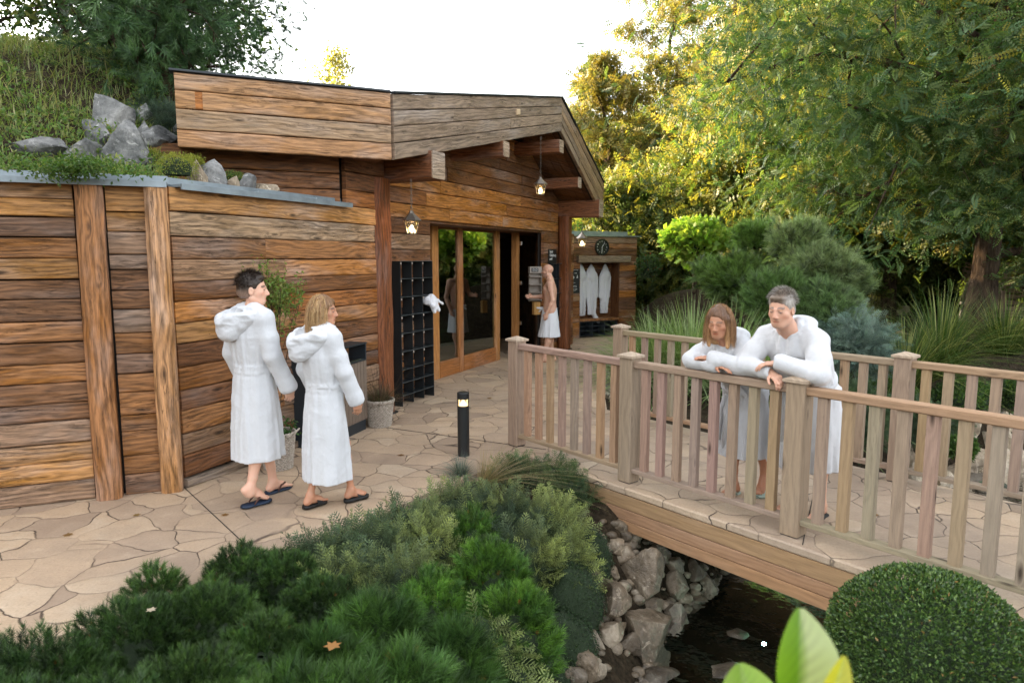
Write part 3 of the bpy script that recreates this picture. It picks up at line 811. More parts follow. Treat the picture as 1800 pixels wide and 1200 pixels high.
for (perp, z, hh, w_) in ((2.5, .42, .08, .5), (2.5, .2, .3, .04), (3.1, .86, .08, .6), (2.85, .65, .34, .04)):
    mb = MB(); quad_slab(mb, W(4.0, perp, z + hh / 2), W(6.8, perp, z + hh / 2), W(6.8, perp + w_, z + hh / 2), W(4.0, perp + w_, z + hh / 2), hh, lin(186, 140, 92))
    mb.build('sauna_bench', M['lightwood'], sb)

# hanging lanterns
def lantern(loc, ztop, s, label):
    t = empty('hanging_lantern', (loc[0], loc[1], ztop), label, 'lamp', 'lit lanterns hanging from the roof')
    z0 = loc[2]; R = .085 * s; H_ = .15 * s
    def hexring(r, z, k=6, off=0.0): return [(loc[0] + r * math.cos(off + i * 2 * math.pi / k), loc[1] + r * math.sin(off + i * 2 * math.pi / k), z) for i in range(k)]
    mb = MB(); k = 6
    # roof cap
    lathe(mb, (loc[0], loc[1], z0), [(R * 1.35, H_), (R * 1.38, H_ + .008), (R * .75, H_ + .055 * s), (R * .35, H_ + .09 * s), (R * .28, H_ + .115 * s), (.001, H_ + .12 * s)], 6, (.3, .3, .3))
    mb.build('lamp_cap', M['lamp_metal'], t)
    mb = MB()
    lo, hi = hexring(R * .62, z0), hexring(R, z0 + H_)
    for i in range(k):
        tube(mb, [lo[i], hi[i]], .005 * s, 5); tube(mb, [lo[i], lo[(i + 1) % k]], .005 * s, 5); tube(mb, [hi[i], hi[(i + 1) % k]], .006 * s, 5)
    lathe(mb, (loc[0], loc[1], z0), [(.001, -.01), (R * .6, -.006), (R * .62, .004), (.001, .006)], 6)
    mb.build('lamp_frame', M['lamp_metal'], t)
    mb = MB(); lathe(mb, (loc[0], loc[1], z0), [(R * .58, .005), (R * .95, H_ - .002)], 6); mb.build('lamp_glass', M['lampglass'], t)
    mb = MB(); lathe(mb, (loc[0], loc[1], z0 + H_ * .3), [(.001, -.03 * s), (.02 * s, -.022 * s), (.034 * s, 0), (.03 * s, .022 * s), (.014 * s, .05 * s), (.001, .06 * s)], 12); mb.build('bulb', M['bulb'], t, True)
    mb = MB(); zz = z0 + H_ + .12 * s
    n = max(2, int((ztop - zz) / .034))
    for i in range(n):
        zc = zz + (i + .5) * (ztop - zz) / n; a_ = (i % 2) * math.pi / 2
        th_ = np.linspace(0, 2 * np.pi, 9)
        tube(mb, np.stack([loc[0] + .011 * np.cos(th_) * math.cos(a_), loc[1] + .011 * np.cos(th_) * math.sin(a_), zc + .02 * np.sin(th_)], -1), .0032, 4, caps=False)
    mb.build('chain', M['lamp_metal'], t)
    pl_ = bpy.data.lights.new('lantern_light', 'POINT'); pl_.energy = 5.0 * s; pl_.color = (1.0, .62, .28); pl_.shadow_soft_size = .03
    lo_ = bpy.data.objects.new('lantern_light', pl_); COL.objects.link(lo_); lo_.parent = t; lo_.location = Vector((loc[0], loc[1], z0 + H_ * .45)) - Vector(t.location)
l1 = D(724, 411, 8.15); lantern(l1, 2.84, 1.0, 'lit lantern on a long chain beside the left porch post, above the shoe shelf')
l2 = D(950, 342, 10.9); lantern(l2, 3.78, 1.0, 'lit lantern hanging highest, under the ridge of the porch roof')
l3 = D(1023, 433, 15.3); lantern(l3, 2.85, 1.15, 'small lit lantern hanging farthest away, left of the round clock')

# shoe shelf: black steel grid
def shelf(name, s0, s1, p_face, depth, rows, cols, z0, label, plane=W, par=None, lab=True):
    t = empty(name, plane((s0 + s1) / 2, p_face, 0), label, 'shoe rack')
    L = s1 - s0; mb = MB(); th = .008
    zt = sum(rows) + z0
    for c in range(cols + 1):
        s = s0 + L * c / cols
        beam(mb, plane(s, p_face + depth / 2, z0 if c in (0, cols) else z0 + rows[0] * .1), plane(s, p_face + depth / 2, zt), th, depth, up=Vector(plane(0, 1, 0)) - Vector(plane(0, 0, 0)), bev=.001, col=(.5, .5, .5))
    mb.build('upright', M['rack'], t)
    mb = MB(); z = z0
    for i, h in enumerate(rows):
        z += h
        quad_slab(mb, plane(s0, p_face, z), plane(s1, p_face, z), plane(s1, p_face + depth, z), plane(s0, p_face + depth, z), th, (.5, .5, .5))
    mb.build('shelf_board', M['rack'], t)
    mb = MB(); quad_slab(mb, plane(s0, p_face + depth - .01, z0 + .1), plane(s1, p_face + depth - .01, z0 + .1), plane(s1, p_face + depth - .01, zt), plane(s0, p_face + depth - .01, zt), .004, (.3, .3, .3))
    mb.build('back_panel', M['rack'], t)
    mb = MB()
    # bright front lips
    for c in range(cols + 1):
        s = s0 + L * c / cols
        beam(mb, plane(s, p_face - .003, z0 + .03), plane(s, p_face - .003, zt), .005, .004, bev=.0005)
    z = z0
    for h in rows:
        z += h
        beam(mb, plane(s0, p_face - .003, z), plane(s1, p_face - .003, z), .004, .005, bev=.0005)
    mb.build('front_lip', plain('steel_edge', (.13, .15, .16), .4, .5), t)
    if lab:
        mb = MB(); z = z0
        for i, h in enumerate(rows):
            z += h
            if i < 3: continue
            for c in range(cols):
                s = s0 + L * c / cols + .03
                mb = MB(); box(mb, plane(s - .008, p_face + .004, z - .028), .024, .006, .026, math.atan2(DD[1], DD[0]), .001, (.8, .8, .8)); mb.build('number_tag', M['boxgrey'], t)
        pass
    return t
shelf('shoe_shelf', .185, .97, .60, .17, [.14, .17, .17, .235, .235, .235, .235, .235, .225], 3, 0.0, 'tall black steel shoe shelf between the left porch post and the glass doors')

# wall sign, small shelf, brochure holder
def text_obj(name, s, loc, rot, size, mat, parent, ext=.001, align='LEFT'):
    cu = bpy.data.curves.new(name, 'FONT'); cu.body = s; cu.size = size; cu.extrude = ext; cu.align_x = align
    cu.space_line = .95
    o = bpy.data.objects.new(name, cu); COL.objects.link(o)
    dg = bpy.context.evaluated_depsgraph_get(); me = bpy.data.meshes.new_from_object(o.evaluated_get(dg)); bpy.data.objects.remove(o)
    o = bpy.data.objects.new(name, me); COL.objects.link(o); me.materials.clear(); me.materials.append(mat)
    o.matrix_world = Matrix.Translation(loc) @ rot
    if parent is not None:
        o.parent = parent; o.matrix_local = parent_world(parent).inverted() @ Matrix.Translation(loc) @ rot
    return o
def face_rot(right, up=(0, 0, 1)):
    r = Vector(right).normalized(); u = Vector(up).normalized(); n = r.cross(u)
    return Matrix((r, u, n)).transposed().to_4x4()
RW = face_rot((DD[0], DD[1], 0))
t = empty('entrance_sign', W(5.9, .74, 1.9), 'black sign with three white lines high on the log wall behind the bald man', 'sign')
mb = MB(); quad_slab(mb, W(5.66, .73, 1.80), W(6.1, .73, 1.80), W(6.1, .73, 2.09), W(5.66, .73, 2.09), .015); mb.build('sign_board', M['sign_black'], t)
text_obj('lettering', 'Suchý\nOddychový\nareál', Vector(W(5.70, .725, 2.015)), RW, .075, M['white'], t, .0015)
RK = [.3, .3, .3, .3, .3]
shelf('narrow_shoe_shelf', 5.70, 6.18, .64, .12, RK, 3, .3, 'smaller black steel shoe shelf on the wall behind the bald man', lab=False)
t = empty('brochure_holder', W(5.2, 1.1, 1.2), 'grey tiered plastic holder with a round-eyed emblem mounted beside the open glass door', 'holder')
bp = Vector(W(5.55, .72, 0)); bz = lambda z: (bp.x, bp.y, z)
bh = D(940, 505, 13.1)
mb = MB(); rzb = math.radians(20)
box(mb, (bh.x, bh.y + .06, 1.42), .24, .03, .66, rzb, .005)
for z in (1.12, 1.26, 1.41, 1.56): box(mb, (bh.x, bh.y, z), .24, .12, .015, rzb, .003)
box(mb, (bh.x + .12 * math.cos(rzb), bh.y + .12 * math.sin(rzb) - .0, 1.42), .012, .12, .66, rzb, .002)
box(mb, (bh.x, bh.y, 1.69), .24, .10, .12, rzb, .005)
mb.build('holder_body', M['boxgrey'], t)
mb = MB(); box(mb, (bh.x, bh.y - .055, 1.69), .14, .008, .07, rzb, .002); mb.build('emblem_plate', M['sign_black'], t)
mb = MB()
for dx in (-.028, .028):
    th_ = np.linspace(0, 2 * np.pi, 17)
    tube(mb, np.stack([bh.x + (dx + .018 * np.cos(th_)) * math.cos(rzb), bh.y - .062 + (dx + .018 * np.cos(th_)) * math.sin(rzb), 1.69 + .018 * np.sin(th_)], -1), .003, 5, caps=False)
mb.build('emblem', M['white'], t)
mb = MB()
box(mb, (bh.x + .03, bh.y - .03, .96), .13, .1, .24, rzb, .003, lin(196, 150, 90))
mb.build('wooden_box', M['lightwood'], t)

# --- end wall with alcove
E0 = np.array([1.57, 16.32]); DE = np.array([.894, .447]); NE = np.array([.447, -.894])
def E_(s, off, z=0.0):
    q = E0 + DE * s + NE * off
    return (float(q[0]), float(q[1]), z)
ew = empty('robe_wall', E_(.6, 0), 'low log wall at the end of the terrace with a robe alcove and a flat zinc roof', 'wall')
mb = MB()
plank_wall(mb, E_(-1.4, 0), E_(.03, 0), 0, 1.82, NE, 'o', .05, joints=0, kinds=['o', 'y', 'w'])
plank_wall(mb, E_(1.17, 0), E_(1.67, 0), 0, 1.82, NE, 'w', .05, joints=0, hmin=.13, hmax=.18, kinds=['w', 'o', 'y', 'w'])
plank_wall(mb, E_(-1.4, 0), E_(1.67, 0), 1.82, 2.42, NE, 'w', .05, hs=[.15, .15, .14, .16], kinds=['w', 'w', 'o', 'w'])
plank_wall(mb, E_(.03, -.36), E_(1.17, -.36), 0, 1.86, NE, 'd', .04, joints=0)
pe = E_(1.67, .05)
plank_wall(mb, E_(1.66, .0), E_(1.66, -2.5), 0, 2.42, DE, 'w', .04, joints=0)
quad_slab(mb, E_(.03, .03, 0), E_(.03, -.38, 0), E_(.03, -.38, 1.84), E_(.03, .03, 1.84), .03, wc('d'))
quad_slab(mb, E_(1.17, -.38, 0), E_(1.17, .03, 0), E_(1.17, .03, 1.84), E_(1.17, -.38, 1.84), .03, wc('d'))
quad_slab(mb, E_(.0, .03, 1.83), E_(.0, -.38, 1.83), E_(1.2, -.38, 1.83), E_(1.2, .03, 1.83), .03, wc('d'))
mb.build('log_planks', M['wood'], ew)
mb = MB(); beam(mb, E_(-.07, .09, 1.88), E_(1.42, .09, 1.88), .13, .16, bev=.012, seg=8, wob=.006, col=lin(136, 118, 96)); mb.build('lintel_beam', M['wood_grey'], ew)
mb = MB(); quad_slab(mb, E_(-1.4, .1, 2.45), E_(1.76, .1, 2.45), E_(1.76, -2.6, 2.45), E_(-1.4, -2.6, 2.45), .03, (.5, .5, .5))
quad_slab(mb, E_(-.15, -.12, 2.55), E_(1.5, -.12, 2.55), E_(1.5, -.8, 2.55), E_(-.15, -.8, 2.55), .1, (.5, .5, .5))
mb.build('zinc_roof', M['zinc'], ew)
mb = MB(); quad_slab(mb, E_(.035, .06, .45), E_(1.165, .06, .45), E_(1.165, -.34, .45), E_(.035, -.34, .45), .05, wc('w')); mb.build('bench_board', M['wood'], ew)
for s in (.19, .48, .89):
    mb = MB(); a = E_(s, -.31, 1.72); b = E_(s, -.22, 1.70); c = E_(s, -.2, 1.74); tube(mb, [a, b, c], .007, 6); mb.build('hook', M['black_metal'], ew)
t = empty('low_shoe_shelf', E_(.6, 0), 'low dark steel shoe grid under the bench board below the hanging robes', 'shoe rack')
mb = MB()
for s in (.06, .42, .78, 1.14): quad_slab(mb, E_(s, .03, .02), E_(s, -.28, .02), E_(s, -.28, .38), E_(s, .03, .38), .006, (.3, .3, .3))
for z in (.05, .16, .27, .38): quad_slab(mb, E_(.06, .03, z), E_(1.14, .03, z), E_(1.14, -.28, z), E_(.06, -.28, z), .006, (.3, .3, .3))
mb.build('shelf_grid', plain('grid_steel', (.09, .11, .13), .4, .5), t)
mb = MB(); quad_slab(mb, E_(.05, -.29, .02), E_(1.15, -.29, .02), E_(1.15, -.29, .38), E_(.05, -.29, .38), .006, (.3, .3, .3)); mb.build('back_panel', M['rack'], t)
# clock
ck = Vector(E_(.62, .055, 2.17)); t = empty('wall_clock', ck, 'round black wall clock with white hands above the hanging robes', 'clock')
RE = face_rot((DE[0], DE[1], 0))
def disc(mb, c, r0, r1, d0, d1, k=40, col=(.3, .3, .3)):
    an = np.arange(k) / k * 2 * np.pi; c = np.array(c)
    f = lambda r, o: c + r * (np.cos(an)[:, None] * np.array([DE[0], DE[1], 0]) + np.sin(an)[:, None] * np.array([0, 0, 1])) + o * np.array([NE[0], NE[1], 0])
    V = np.concatenate([f(r0, d0), f(r1, d1)]); j = np.arange(k); jn = (j + 1) % k
    mb.add(V, np.stack([j, jn, jn + k, j + k], -1), None, col)
mb = MB(); disc(mb, ck, .195, .195, 0, .045); disc(mb, ck, .195, .175, .045, .045); disc(mb, ck, .175, .172, .045, .02); mb.build('clock_rim', M['black_metal'], t)
mb = MB(); disc(mb, ck, .175, .001, .02, .02); mb.build('clock_face', M['sign_black'], t)
for i in range(12):
    a = math.pi / 2 - (i + 1) * math.pi / 6
    ctr = ck + Vector((DE[0], DE[1], 0)) * (.135 * math.cos(a)) + Vector((0, 0, 1)) * (.135 * math.sin(a) - .014) + Vector((NE[0], NE[1], 0)) * .0225
    text_obj('numeral', str(i + 1), ctr, RE, .045, M['white'], t, .0008, 'CENTER')
for (a, L_, w_) in ((90 - 35, .13, .008), (-91, .12, .011)):
    a = math.radians(a); e = ck + Vector((NE[0], NE[1], 0)) * .028; f = e + (Vector((DE[0], DE[1], 0)) * math.cos(a) + Vector((0, 0, 1)) * math.sin(a)) * L_
    mb = MB(); beam(mb, e, f, w_, .003, up=(NE[0], NE[1], 0), bev=.001); mb.build('clock_hand', M['white'], t)
# info board
t = empty('info_board', E_(-.11, .06, 1.37), 'tall black board with white icons and small print left of the hanging robes', 'sign')
mb = MB(); quad_slab(mb, E_(-.25, .065, 1.08), E_(.01, .065, 1.08), E_(.01, .065, 1.66), E_(-.25, .065, 1.66), .012); mb.build('sign_board', M['sign_black'], t)
rows = [(1.62, 'PREVÁDZKA SAUNY', .022), (1.545, '14:00   20:00', .03), (1.35, 'sauna\nskupinová', .03), (1.27, 'po-pi\n10:00 - 21:00 hod.\nso-ne 9:00 - 22:00', .022), (1.18, 'PRED VSTUPOM SA\nosprchujte a osušte\nprosíme o ticho\nďakujeme', .021)]
for z, s, sz in rows: text_obj('lettering', s, Vector(E_(-.235, .068, z)), RE, sz, M['white'], t, .0008)
ck2 = Vector(E_(-.18, .067, 1.455)); mb = MB(); disc(mb, ck2, .035, .001, .002, .002, 24); mb.build('round_icon', M['white'], t)
mb = MB(); c = Vector(E_(-.06, .067, 1.44)); e = Vector((DE[0], DE[1], 0))
mb.add([c + e * -.022 + Vector((0, 0, 0)), c + e * .022, c + e * .012 + Vector((0, 0, .03)), c + e * .004 + Vector((0, 0, .07)), c - e * .004 + Vector((0, 0, .07)), c - e * .012 + Vector((0, 0, .03))], [(0, 1, 2, 5), (5, 2, 3, 4)]); mb.build('bottle_icon', M['white'], t)
# ---------------------------------------------------------------- terrace, bridge, ground, water
t = empty('floor', (0, 0, 0))
bpy.data.objects.remove(t)
BD = np.array([.641, -.768]); BN = np.array([-.768, -.641])     # bridge direction, outward (towards the camera side)
BP1 = np.array([1.01, 5.74]); SP = 1.496
def Bp(t, off, z=0.0):
    """t in post spacings from the second post, off towards the camera side"""
    q = BP1 + BD * SP * t + BN * off
    return (float(q[0]), float(q[1]), z)
BW = 1.79
mb = MB()
e0 = Bp(-.72, .16); e1 = Bp(-.72, -BW - .16)
pts = [(-7, 3.9), tuple(G(-260, 1250)[:2]), tuple(G(0, 1150)[:2]), tuple(G(200, 1085)[:2]), tuple(G(400, 1000)[:2]), tuple(G(600, 938)[:2]), tuple(G(760, 862)[:2]), tuple(G(890, 812)[:2]), e0[:2], e1[:2],
       tuple(Bp(-1.35, -BW - .16)[:2]), tuple(G(1062, 690)[:2]), tuple(G(1068, 640)[:2]), tuple(G(1110, 604)[:2]), tuple(E_(1.75, .02)[:2]), tuple(E_(1.75, -3)[:2]), W(9.5, 6)[:2], W(0, 6)[:2], W(-2.0, 2.0)[:2], (-7, 6.5)]
poly_sheet(mb, pts, -.12, 0.0)
o = mb.build('terrace', M['pave']); tag(o, kind='structure')
mb = MB()
def joint(a, b, w_=.006):
    a = Vector(a); b = Vector(b); beam(mb, (a.x, a.y, .0025), (b.x, b.y, .0025), w_, .004, bev=.0005, col=(.02, .02, .02))
joint(G(323, 856), G(440, 965)); joint(G(668, 750), G(960, 790))
mb.build('paving_joint', plain('joint_dark', (.02, .016, .012), .9)); tag(bpy.data.objects['paving_joint'], kind='structure')

br = empty('footbridge', Bp(1.2, -.8), 'timber-sided footbridge with stone paving crossing the stream', 'bridge')
mb = MB()
T1 = 4.6
quad_slab(mb, Bp(-.72, .13, .0), Bp(T1, .13, .0), Bp(T1, -BW - .13, .0), Bp(-.72, -BW - .13, .0), .08, (.5, .5, .5))
mb.v[-1][:, 2] += .002
beam(mb, Bp(-.72, .14, -.03), Bp(T1, .14, -.03), .05, .062, bev=.024, seg=30, wob=.004)
beam(mb, Bp(-.72, -BW - .14, -.03), Bp(T1, -BW - .14, -.03), .05, .062, bev=.024, seg=30, wob=.004)
mb.build('deck', M['deck'], br)
mb = MB(); beam(mb, Bp(1.03 + .06, .12, .004), Bp(.52, -BW - .1, .004), .006, .004, bev=.0005, col=(.02, .02, .02)); mb.build('deck_joint', bpy.data.materials['joint_dark'], br)
for off in (.135, -BW - .135):
    mb = MB(); z = -.062
    for h in (.125, .095, .095):
        beam(mb, Bp(-.8, off, z - h / 2), Bp(T1, off, z - h / 2), .045, h - .005, bev=.004, seg=4, col=tuple(x * U(.94, 1.05) for x in lin(160, 126, 94)))
        z -= h
    mb.build('side_beam', M['beamwood'], br)
mb = MB()
for off in (-.35, -.9, -1.45): beam(mb, Bp(-.8, off, -.2), Bp(T1, off, -.2), .12, .2, col=lin(90, 70, 52))
mb.build('bearer', M['beamwood'], br)

def railing(off, ts, label, extra=None):
    r = empty('bridge_railing', Bp(ts[0], off), label, 'railing', 'slatted wooden railings along the footbridge')
    c0 = lambda: tuple(x * U(.82, .98) for x in (lin(156, 136, 116) if U(0, 1) < .72 else lin(166, 136, 108)))
    for tt in ts:
        mb = MB(); beam(mb, Bp(tt, off, .012), Bp(tt, off, 1.085), .135, .135, up=(BN[0], BN[1], 0), bev=.006, col=tuple(x * U(.96, 1.04) for x in lin(150, 130, 111)))
        po = mb.build('post', M['cedar'], r)
        mb = MB(); q = Bp(tt, off, 0); hw = .085
        cs = [np.array(q) + (BD[0] * sx * hw + BN[0] * sy * hw, BD[1] * sx * hw + BN[1] * sy * hw, 0) for sx, sy in ((-1, 1), (1, 1), (1, -1), (-1, -1))]
        lo = [c + (0, 0, 1.088) for c in cs]; hi = [c + (0, 0, 1.108) for c in cs]; ap = np.array(q) + (0, 0, 1.138)
        ap4 = [ap + (c - np.array(q)) * .04 for c in cs]
        mb.add(lo + hi + ap4, [(0, 1, 5, 4), (1, 2, 6, 5), (2, 3, 7, 6), (3, 0, 4, 7), (4, 5, 9, 8), (5, 6, 10, 9), (6, 7, 11, 10), (7, 4, 8, 11), (8, 9, 10, 11), (3, 2, 1, 0)], None, lin(166, 148, 128), np.array(lo + hi + ap4)[:, [1, 0, 2]])
        mb.build('post_cap', M['cedar'], po)
        mb = MB(); beam(mb, Bp(tt, off, .0), Bp(tt, off, .012), .12, .12, up=(BN[0], BN[1], 0), bev=.002, col=(.02, .02, .02)); mb.build('post_shoe', M['black_metal'], po)
    for i in range(len(ts) - 1):
        a, b = ts[i], ts[i + 1]; g = .068 / SP
        mb = MB(); beam(mb, Bp(a + g, off, 1.035), Bp(b - g, off, 1.035), .088, .058, bev=.007, seg=4, col=c0()); mb.build('handrail', M['cedar'], r)
        mb = MB(); beam(mb, Bp(a + g, off, .115), Bp(b - g, off, .115), .085, .038, bev=.004, seg=4, col=c0()); mb.build('bottom_rail', M['cedar'], r)
        nb = 8 if (b - a) < 1.3 else 17
        for k in range(nb):
            tt = a + g + (b - a - 2 * g) * (k + .62) / (nb + .25)
            mb = MB(); beam(mb, Bp(tt, off, .134), Bp(tt, off, 1.006), .068, .05, up=(BN[0], BN[1], 0), bev=.0035, col=c0()); mb.build('baluster', M['cedar'], r)
    return r
railing(0, [-1, 0, 1, 2, 3], 'near railing of the footbridge that the couple in robes leans on')
railing(-BW, [-1.12, 0, 1, 2, 3], 'far railing of the footbridge behind the leaning couple')

# terrain
STR = np.array([(1.2, 2.2), (1.5, 3.6), (1.9, 4.7), (2.9, 6.0), (4.2, 7.0), (5.6, 7.9), (8.0, 9.0), (12, 9.5)])
def dist_poly(x, y, P):
    d = np.full(x.shape, 1e9)
    for a, b in zip(P[:-1], P[1:]):
        ab = b - a; t = np.clip(((x - a[0]) * ab[0] + (y - a[1]) * ab[1]) / (ab @ ab), 0, 1)
        d = np.minimum(d, np.hypot(x - a[0] - t * ab[0], y - a[1] - t * ab[1]))
    return d
EDGE = np.array([(-7, 3.3), tuple(G(0, 1150)[:2]), tuple(G(200, 1085)[:2]), tuple(G(400, 1000)[:2]), tuple(G(600, 938)[:2]), tuple(G(760, 862)[:2]), tuple(G(890, 812)[:2]), (.35, 6.1), (1.0, 6.6)])
def ground_h(x, y):
    x = np.asarray(x, float); y = np.asarray(y, float)
    ds = dist_poly(x, y, STR)
    z = np.full(x.shape, -.06)
    # garden in front of the terrace falls towards the camera
    ye = np.interp(x, EDGE[:, 0], EDGE[:, 1])
    f = np.clip((ye - y) / 2.2, 0, 1) * np.clip((1.6 - x) / 1.0, 0, 1)
    z = z - f * .55
    fr = np.clip((4.6 - y) / 1.5, 0, 1) * np.clip((x - 1.6) / .8, 0, 1)
    z = z - fr * .35
    ss = lambda a, b, t: (lambda q: q * q * (3 - 2 * q))(np.clip((t - a) / (b - a), 0, 1))
    z = z * ss(.55, 1.5, ds) + (-1.14) * (1 - ss(.55, 1.5, ds))
    far = ss(17, 34, np.hypot(x, y)) ; z = z + far * 1.2 + ss(40, 250, np.hypot(x, y)) * 18
    z = z + 1.25 * np.exp(-((x - 4.5) / 1.9) ** 2 - ((y - 16.6) / 2.0) ** 2) * ss(2.9, 3.5, x)
    z = z + .35 * ss(6.5, 9.5, y) * ss(4.0, 7.0, x) * ss(1.0, 2.0, ds)
    z = z + fbm(np.stack([x * .8, y * .8, x * 0], -1), 3, 8) * .06 * ss(.1, .5, np.abs(y - ye)) * (z < -.08)
    z = z + fbm(np.stack([x * .5, y * .5, x * 0], -1), 3, 9) * .12 * ss(9, 14, np.hypot(x - 2, y - 2)) * (x > 3.5)
    return z
gx = np.concatenate([-np.geomspace(400, 8, 22), np.arange(-7.5, 12, .13), np.geomspace(12.2, 400, 30)])
gy = np.concatenate([-np.geomspace(300, 3, 14), np.arange(-2.5, 20, .13), np.geomspace(20.3, 500, 34)])
X, Y = np.meshgrid(gx, gy); Z = ground_h(X, Y)
mb = MB(); nx = len(gx); i = np.arange(len(gy) - 1)[:, None] * nx; j = np.arange(nx - 1)[None]
mb.add(np.stack([X, Y, Z], -1).reshape(-1, 3), np.stack([i + j, i + j + 1, i + nx + j + 1, i + nx + j], -1).reshape(-1, 4))
o = mb.build('ground', M['soil'], None, True); tag(o, kind='structure')
# stream bed pebbles and water
mb = MB()
def ribbon(P, hw, z, mat, name, nz=0.0):
    Pd = []
    for a, b in zip(P[:-1], P[1:]):
        for k in range(8): Pd.append(a + (b - a) * k / 8)
    Pd.append(P[-1]); Pd = np.array(Pd); tg = np.gradient(Pd, axis=0); tg /= np.linalg.norm(tg, axis=1, keepdims=True); nn = np.stack([-tg[:, 1], tg[:, 0]], -1)
    cols = np.linspace(-hw, hw, 13); V = []
    for c in cols: V.append(np.concatenate([Pd + nn * c, np.full((len(Pd), 1), z)], 1))
    V = np.stack(V, 1); 
    if nz: V[..., 2] += fbm(V * 2.5, 3, 3) * nz
    n = len(cols); i = np.arange(len(Pd) - 1)[:, None] * n; j = np.arange(n - 1)[None]
    mb = MB(); mb.add(V.reshape(-1, 3), np.stack([i + j, i + n + j, i + n + j + 1, i + j + 1], -1).reshape(-1, 4)[:, ::-1])
    o = mb.build(name, mat, None, True); tag(o, kind='structure'); return o
ribbon(STR, 1.0, -1.06, M['bed'], 'stream_bed', .03)
ribbon(STR, 1.12, -.965, M['water'], 'water')
# path in the back right, gravel strip
mb = MB(); poly_sheet(mb, [tuple(G(1510, 585)[:2]), tuple(G(1560, 596)[:2]), tuple(G(1600, 612)[:2]), tuple(G(1560, 634)[:2]), tuple(G(1480, 618)[:2]), tuple(G(1440, 590)[:2])], .2, .30); o = mb.build('path', M['pave']); tag(o, kind='structure')
mb = MB(); poly_sheet(mb, [tuple(G(1062, 690)[:2]), tuple(G(1068, 640)[:2]), tuple(G(1110, 604)[:2]), tuple(G(1130, 640)[:2]), tuple(G(1120, 720)[:2])], -.1, -.005); o = mb.build('gravel_strip', M['gravel']); tag(o, kind='structure')
# ---------------------------------------------------------------- plants: scatter machinery
def rot_from(dirs, roll):
    """matrices whose local z looks along dirs, turned by roll"""
    d = dirs / (np.linalg.norm(dirs, axis=1, keepdims=True) + 1e-9)
    ref = np.where(np.abs(d[:, 2:3]) < .95, np.array([[0, 0, 1.0]]), np.array([[1.0, 0, 0]]))
    x = np.cross(ref, d); x /= np.linalg.norm(x, axis=1, keepdims=True); y = np.cross(d, x)
    c, s = np.cos(roll)[:, None], np.sin(roll)[:, None]
    return np.stack([x * c + y * s, -x * s + y * c, d], 1)      # rows: local axes
def scatter(mb, unit, pos, dirs, scale, col, roll=None, colv=.0):
    uV, uQ, uT, uC = unit; N = len(pos)
    if N == 0: return
    if roll is None: roll = rng.uniform(0, 6.28, N)
    R = rot_from(np.asarray(dirs, float), roll)
    sc = np.broadcast_to(np.asarray(scale, float), (N,))
    V = pos[:, None] + np.einsum('kj,njl->nkl', uV, R) * sc[:, None, None]
    k = len(uV); off = (np.arange(N) * k)[:, None, None]
    Q = (uQ[None] + off).reshape(-1, 4) if uQ is not None else None
    T = (uT[None] + off).reshape(-1, 3) if uT is not None else None
    C = np.clip(col[:, None] * uC[None], 0, 1)
    mb.add(V.reshape(-1, 3), Q, T, C.reshape(-1, 3), np.zeros((N * k, 3)))
def unit_leaf(w=.5, fold=.15, tipc=1.15):
    V = np.array([(0, 0, 0), (-w / 2, fold * .5, .45), (0, 0, 1.0), (w / 2, fold * .5, .45), (0, -.0, .5)], float)
    return V, None, np.array([(0, 4, 1), (1, 4, 2), (0, 3, 4), (4, 3, 2)]), np.array([[.9] * 3, [1] * 3, [tipc] * 3, [1] * 3, [.85] * 3])
def unit_card(w=.5):
    V = np.array([(0, 0, 0), (-w / 2, .05, .5), (0, .0, 1.0), (w / 2, .05, .5)], float)
    return V, np.array([(0, 3, 2, 1)]), None, np.array([[.95] * 3, [1] * 3, [1.1] * 3, [1] * 3])
def unit_frond(n=6, w=.16, l=.24, droop=.35):
    V = []; Q = []; C = []
    def q(a, b, c, d, col):
        k = len(V); V.extend([a, b, c, d]); Q.append((k, k + 1, k + 2, k + 3)); C.extend([col] * 4)
    for i in range(n):
        t = (i + .7) / n; z = t; y = -droop * t * t
        f = 1 - .35 * abs(t - .5) * 2
        for s in (-1, 1):
            a = np.array([0, y, z]); tip = a + np.array([s * l * f, -.06, .07]); m = (a + tip) / 2
            wv = np.array([0, 0, w * .5 * f])
            q(tuple(a), tuple(m - wv), tuple(tip), tuple(m + wv), (1.0 + .1 * t,) * 3)
    a = np.array([0, -droop, 1]); q(tuple(a), (-w * .4, -droop - .03, 1.1), (0, -droop - .06, 1.22), (w * .4, -droop - .03, 1.1), (1.1,) * 3)
    return np.array(V), np.array(Q), None, np.array(C)
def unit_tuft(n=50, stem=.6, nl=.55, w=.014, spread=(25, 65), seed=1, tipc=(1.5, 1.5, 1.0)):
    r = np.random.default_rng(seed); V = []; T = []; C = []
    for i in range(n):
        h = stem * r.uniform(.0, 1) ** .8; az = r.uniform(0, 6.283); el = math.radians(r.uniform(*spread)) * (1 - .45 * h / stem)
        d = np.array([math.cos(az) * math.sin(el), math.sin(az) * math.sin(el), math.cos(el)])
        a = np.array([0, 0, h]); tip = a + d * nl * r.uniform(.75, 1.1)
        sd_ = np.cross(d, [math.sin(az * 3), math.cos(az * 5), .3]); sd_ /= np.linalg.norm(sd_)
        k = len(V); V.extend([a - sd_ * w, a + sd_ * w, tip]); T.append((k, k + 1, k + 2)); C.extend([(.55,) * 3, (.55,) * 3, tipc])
    return np.array(V), None, np.array(T), np.array(C)
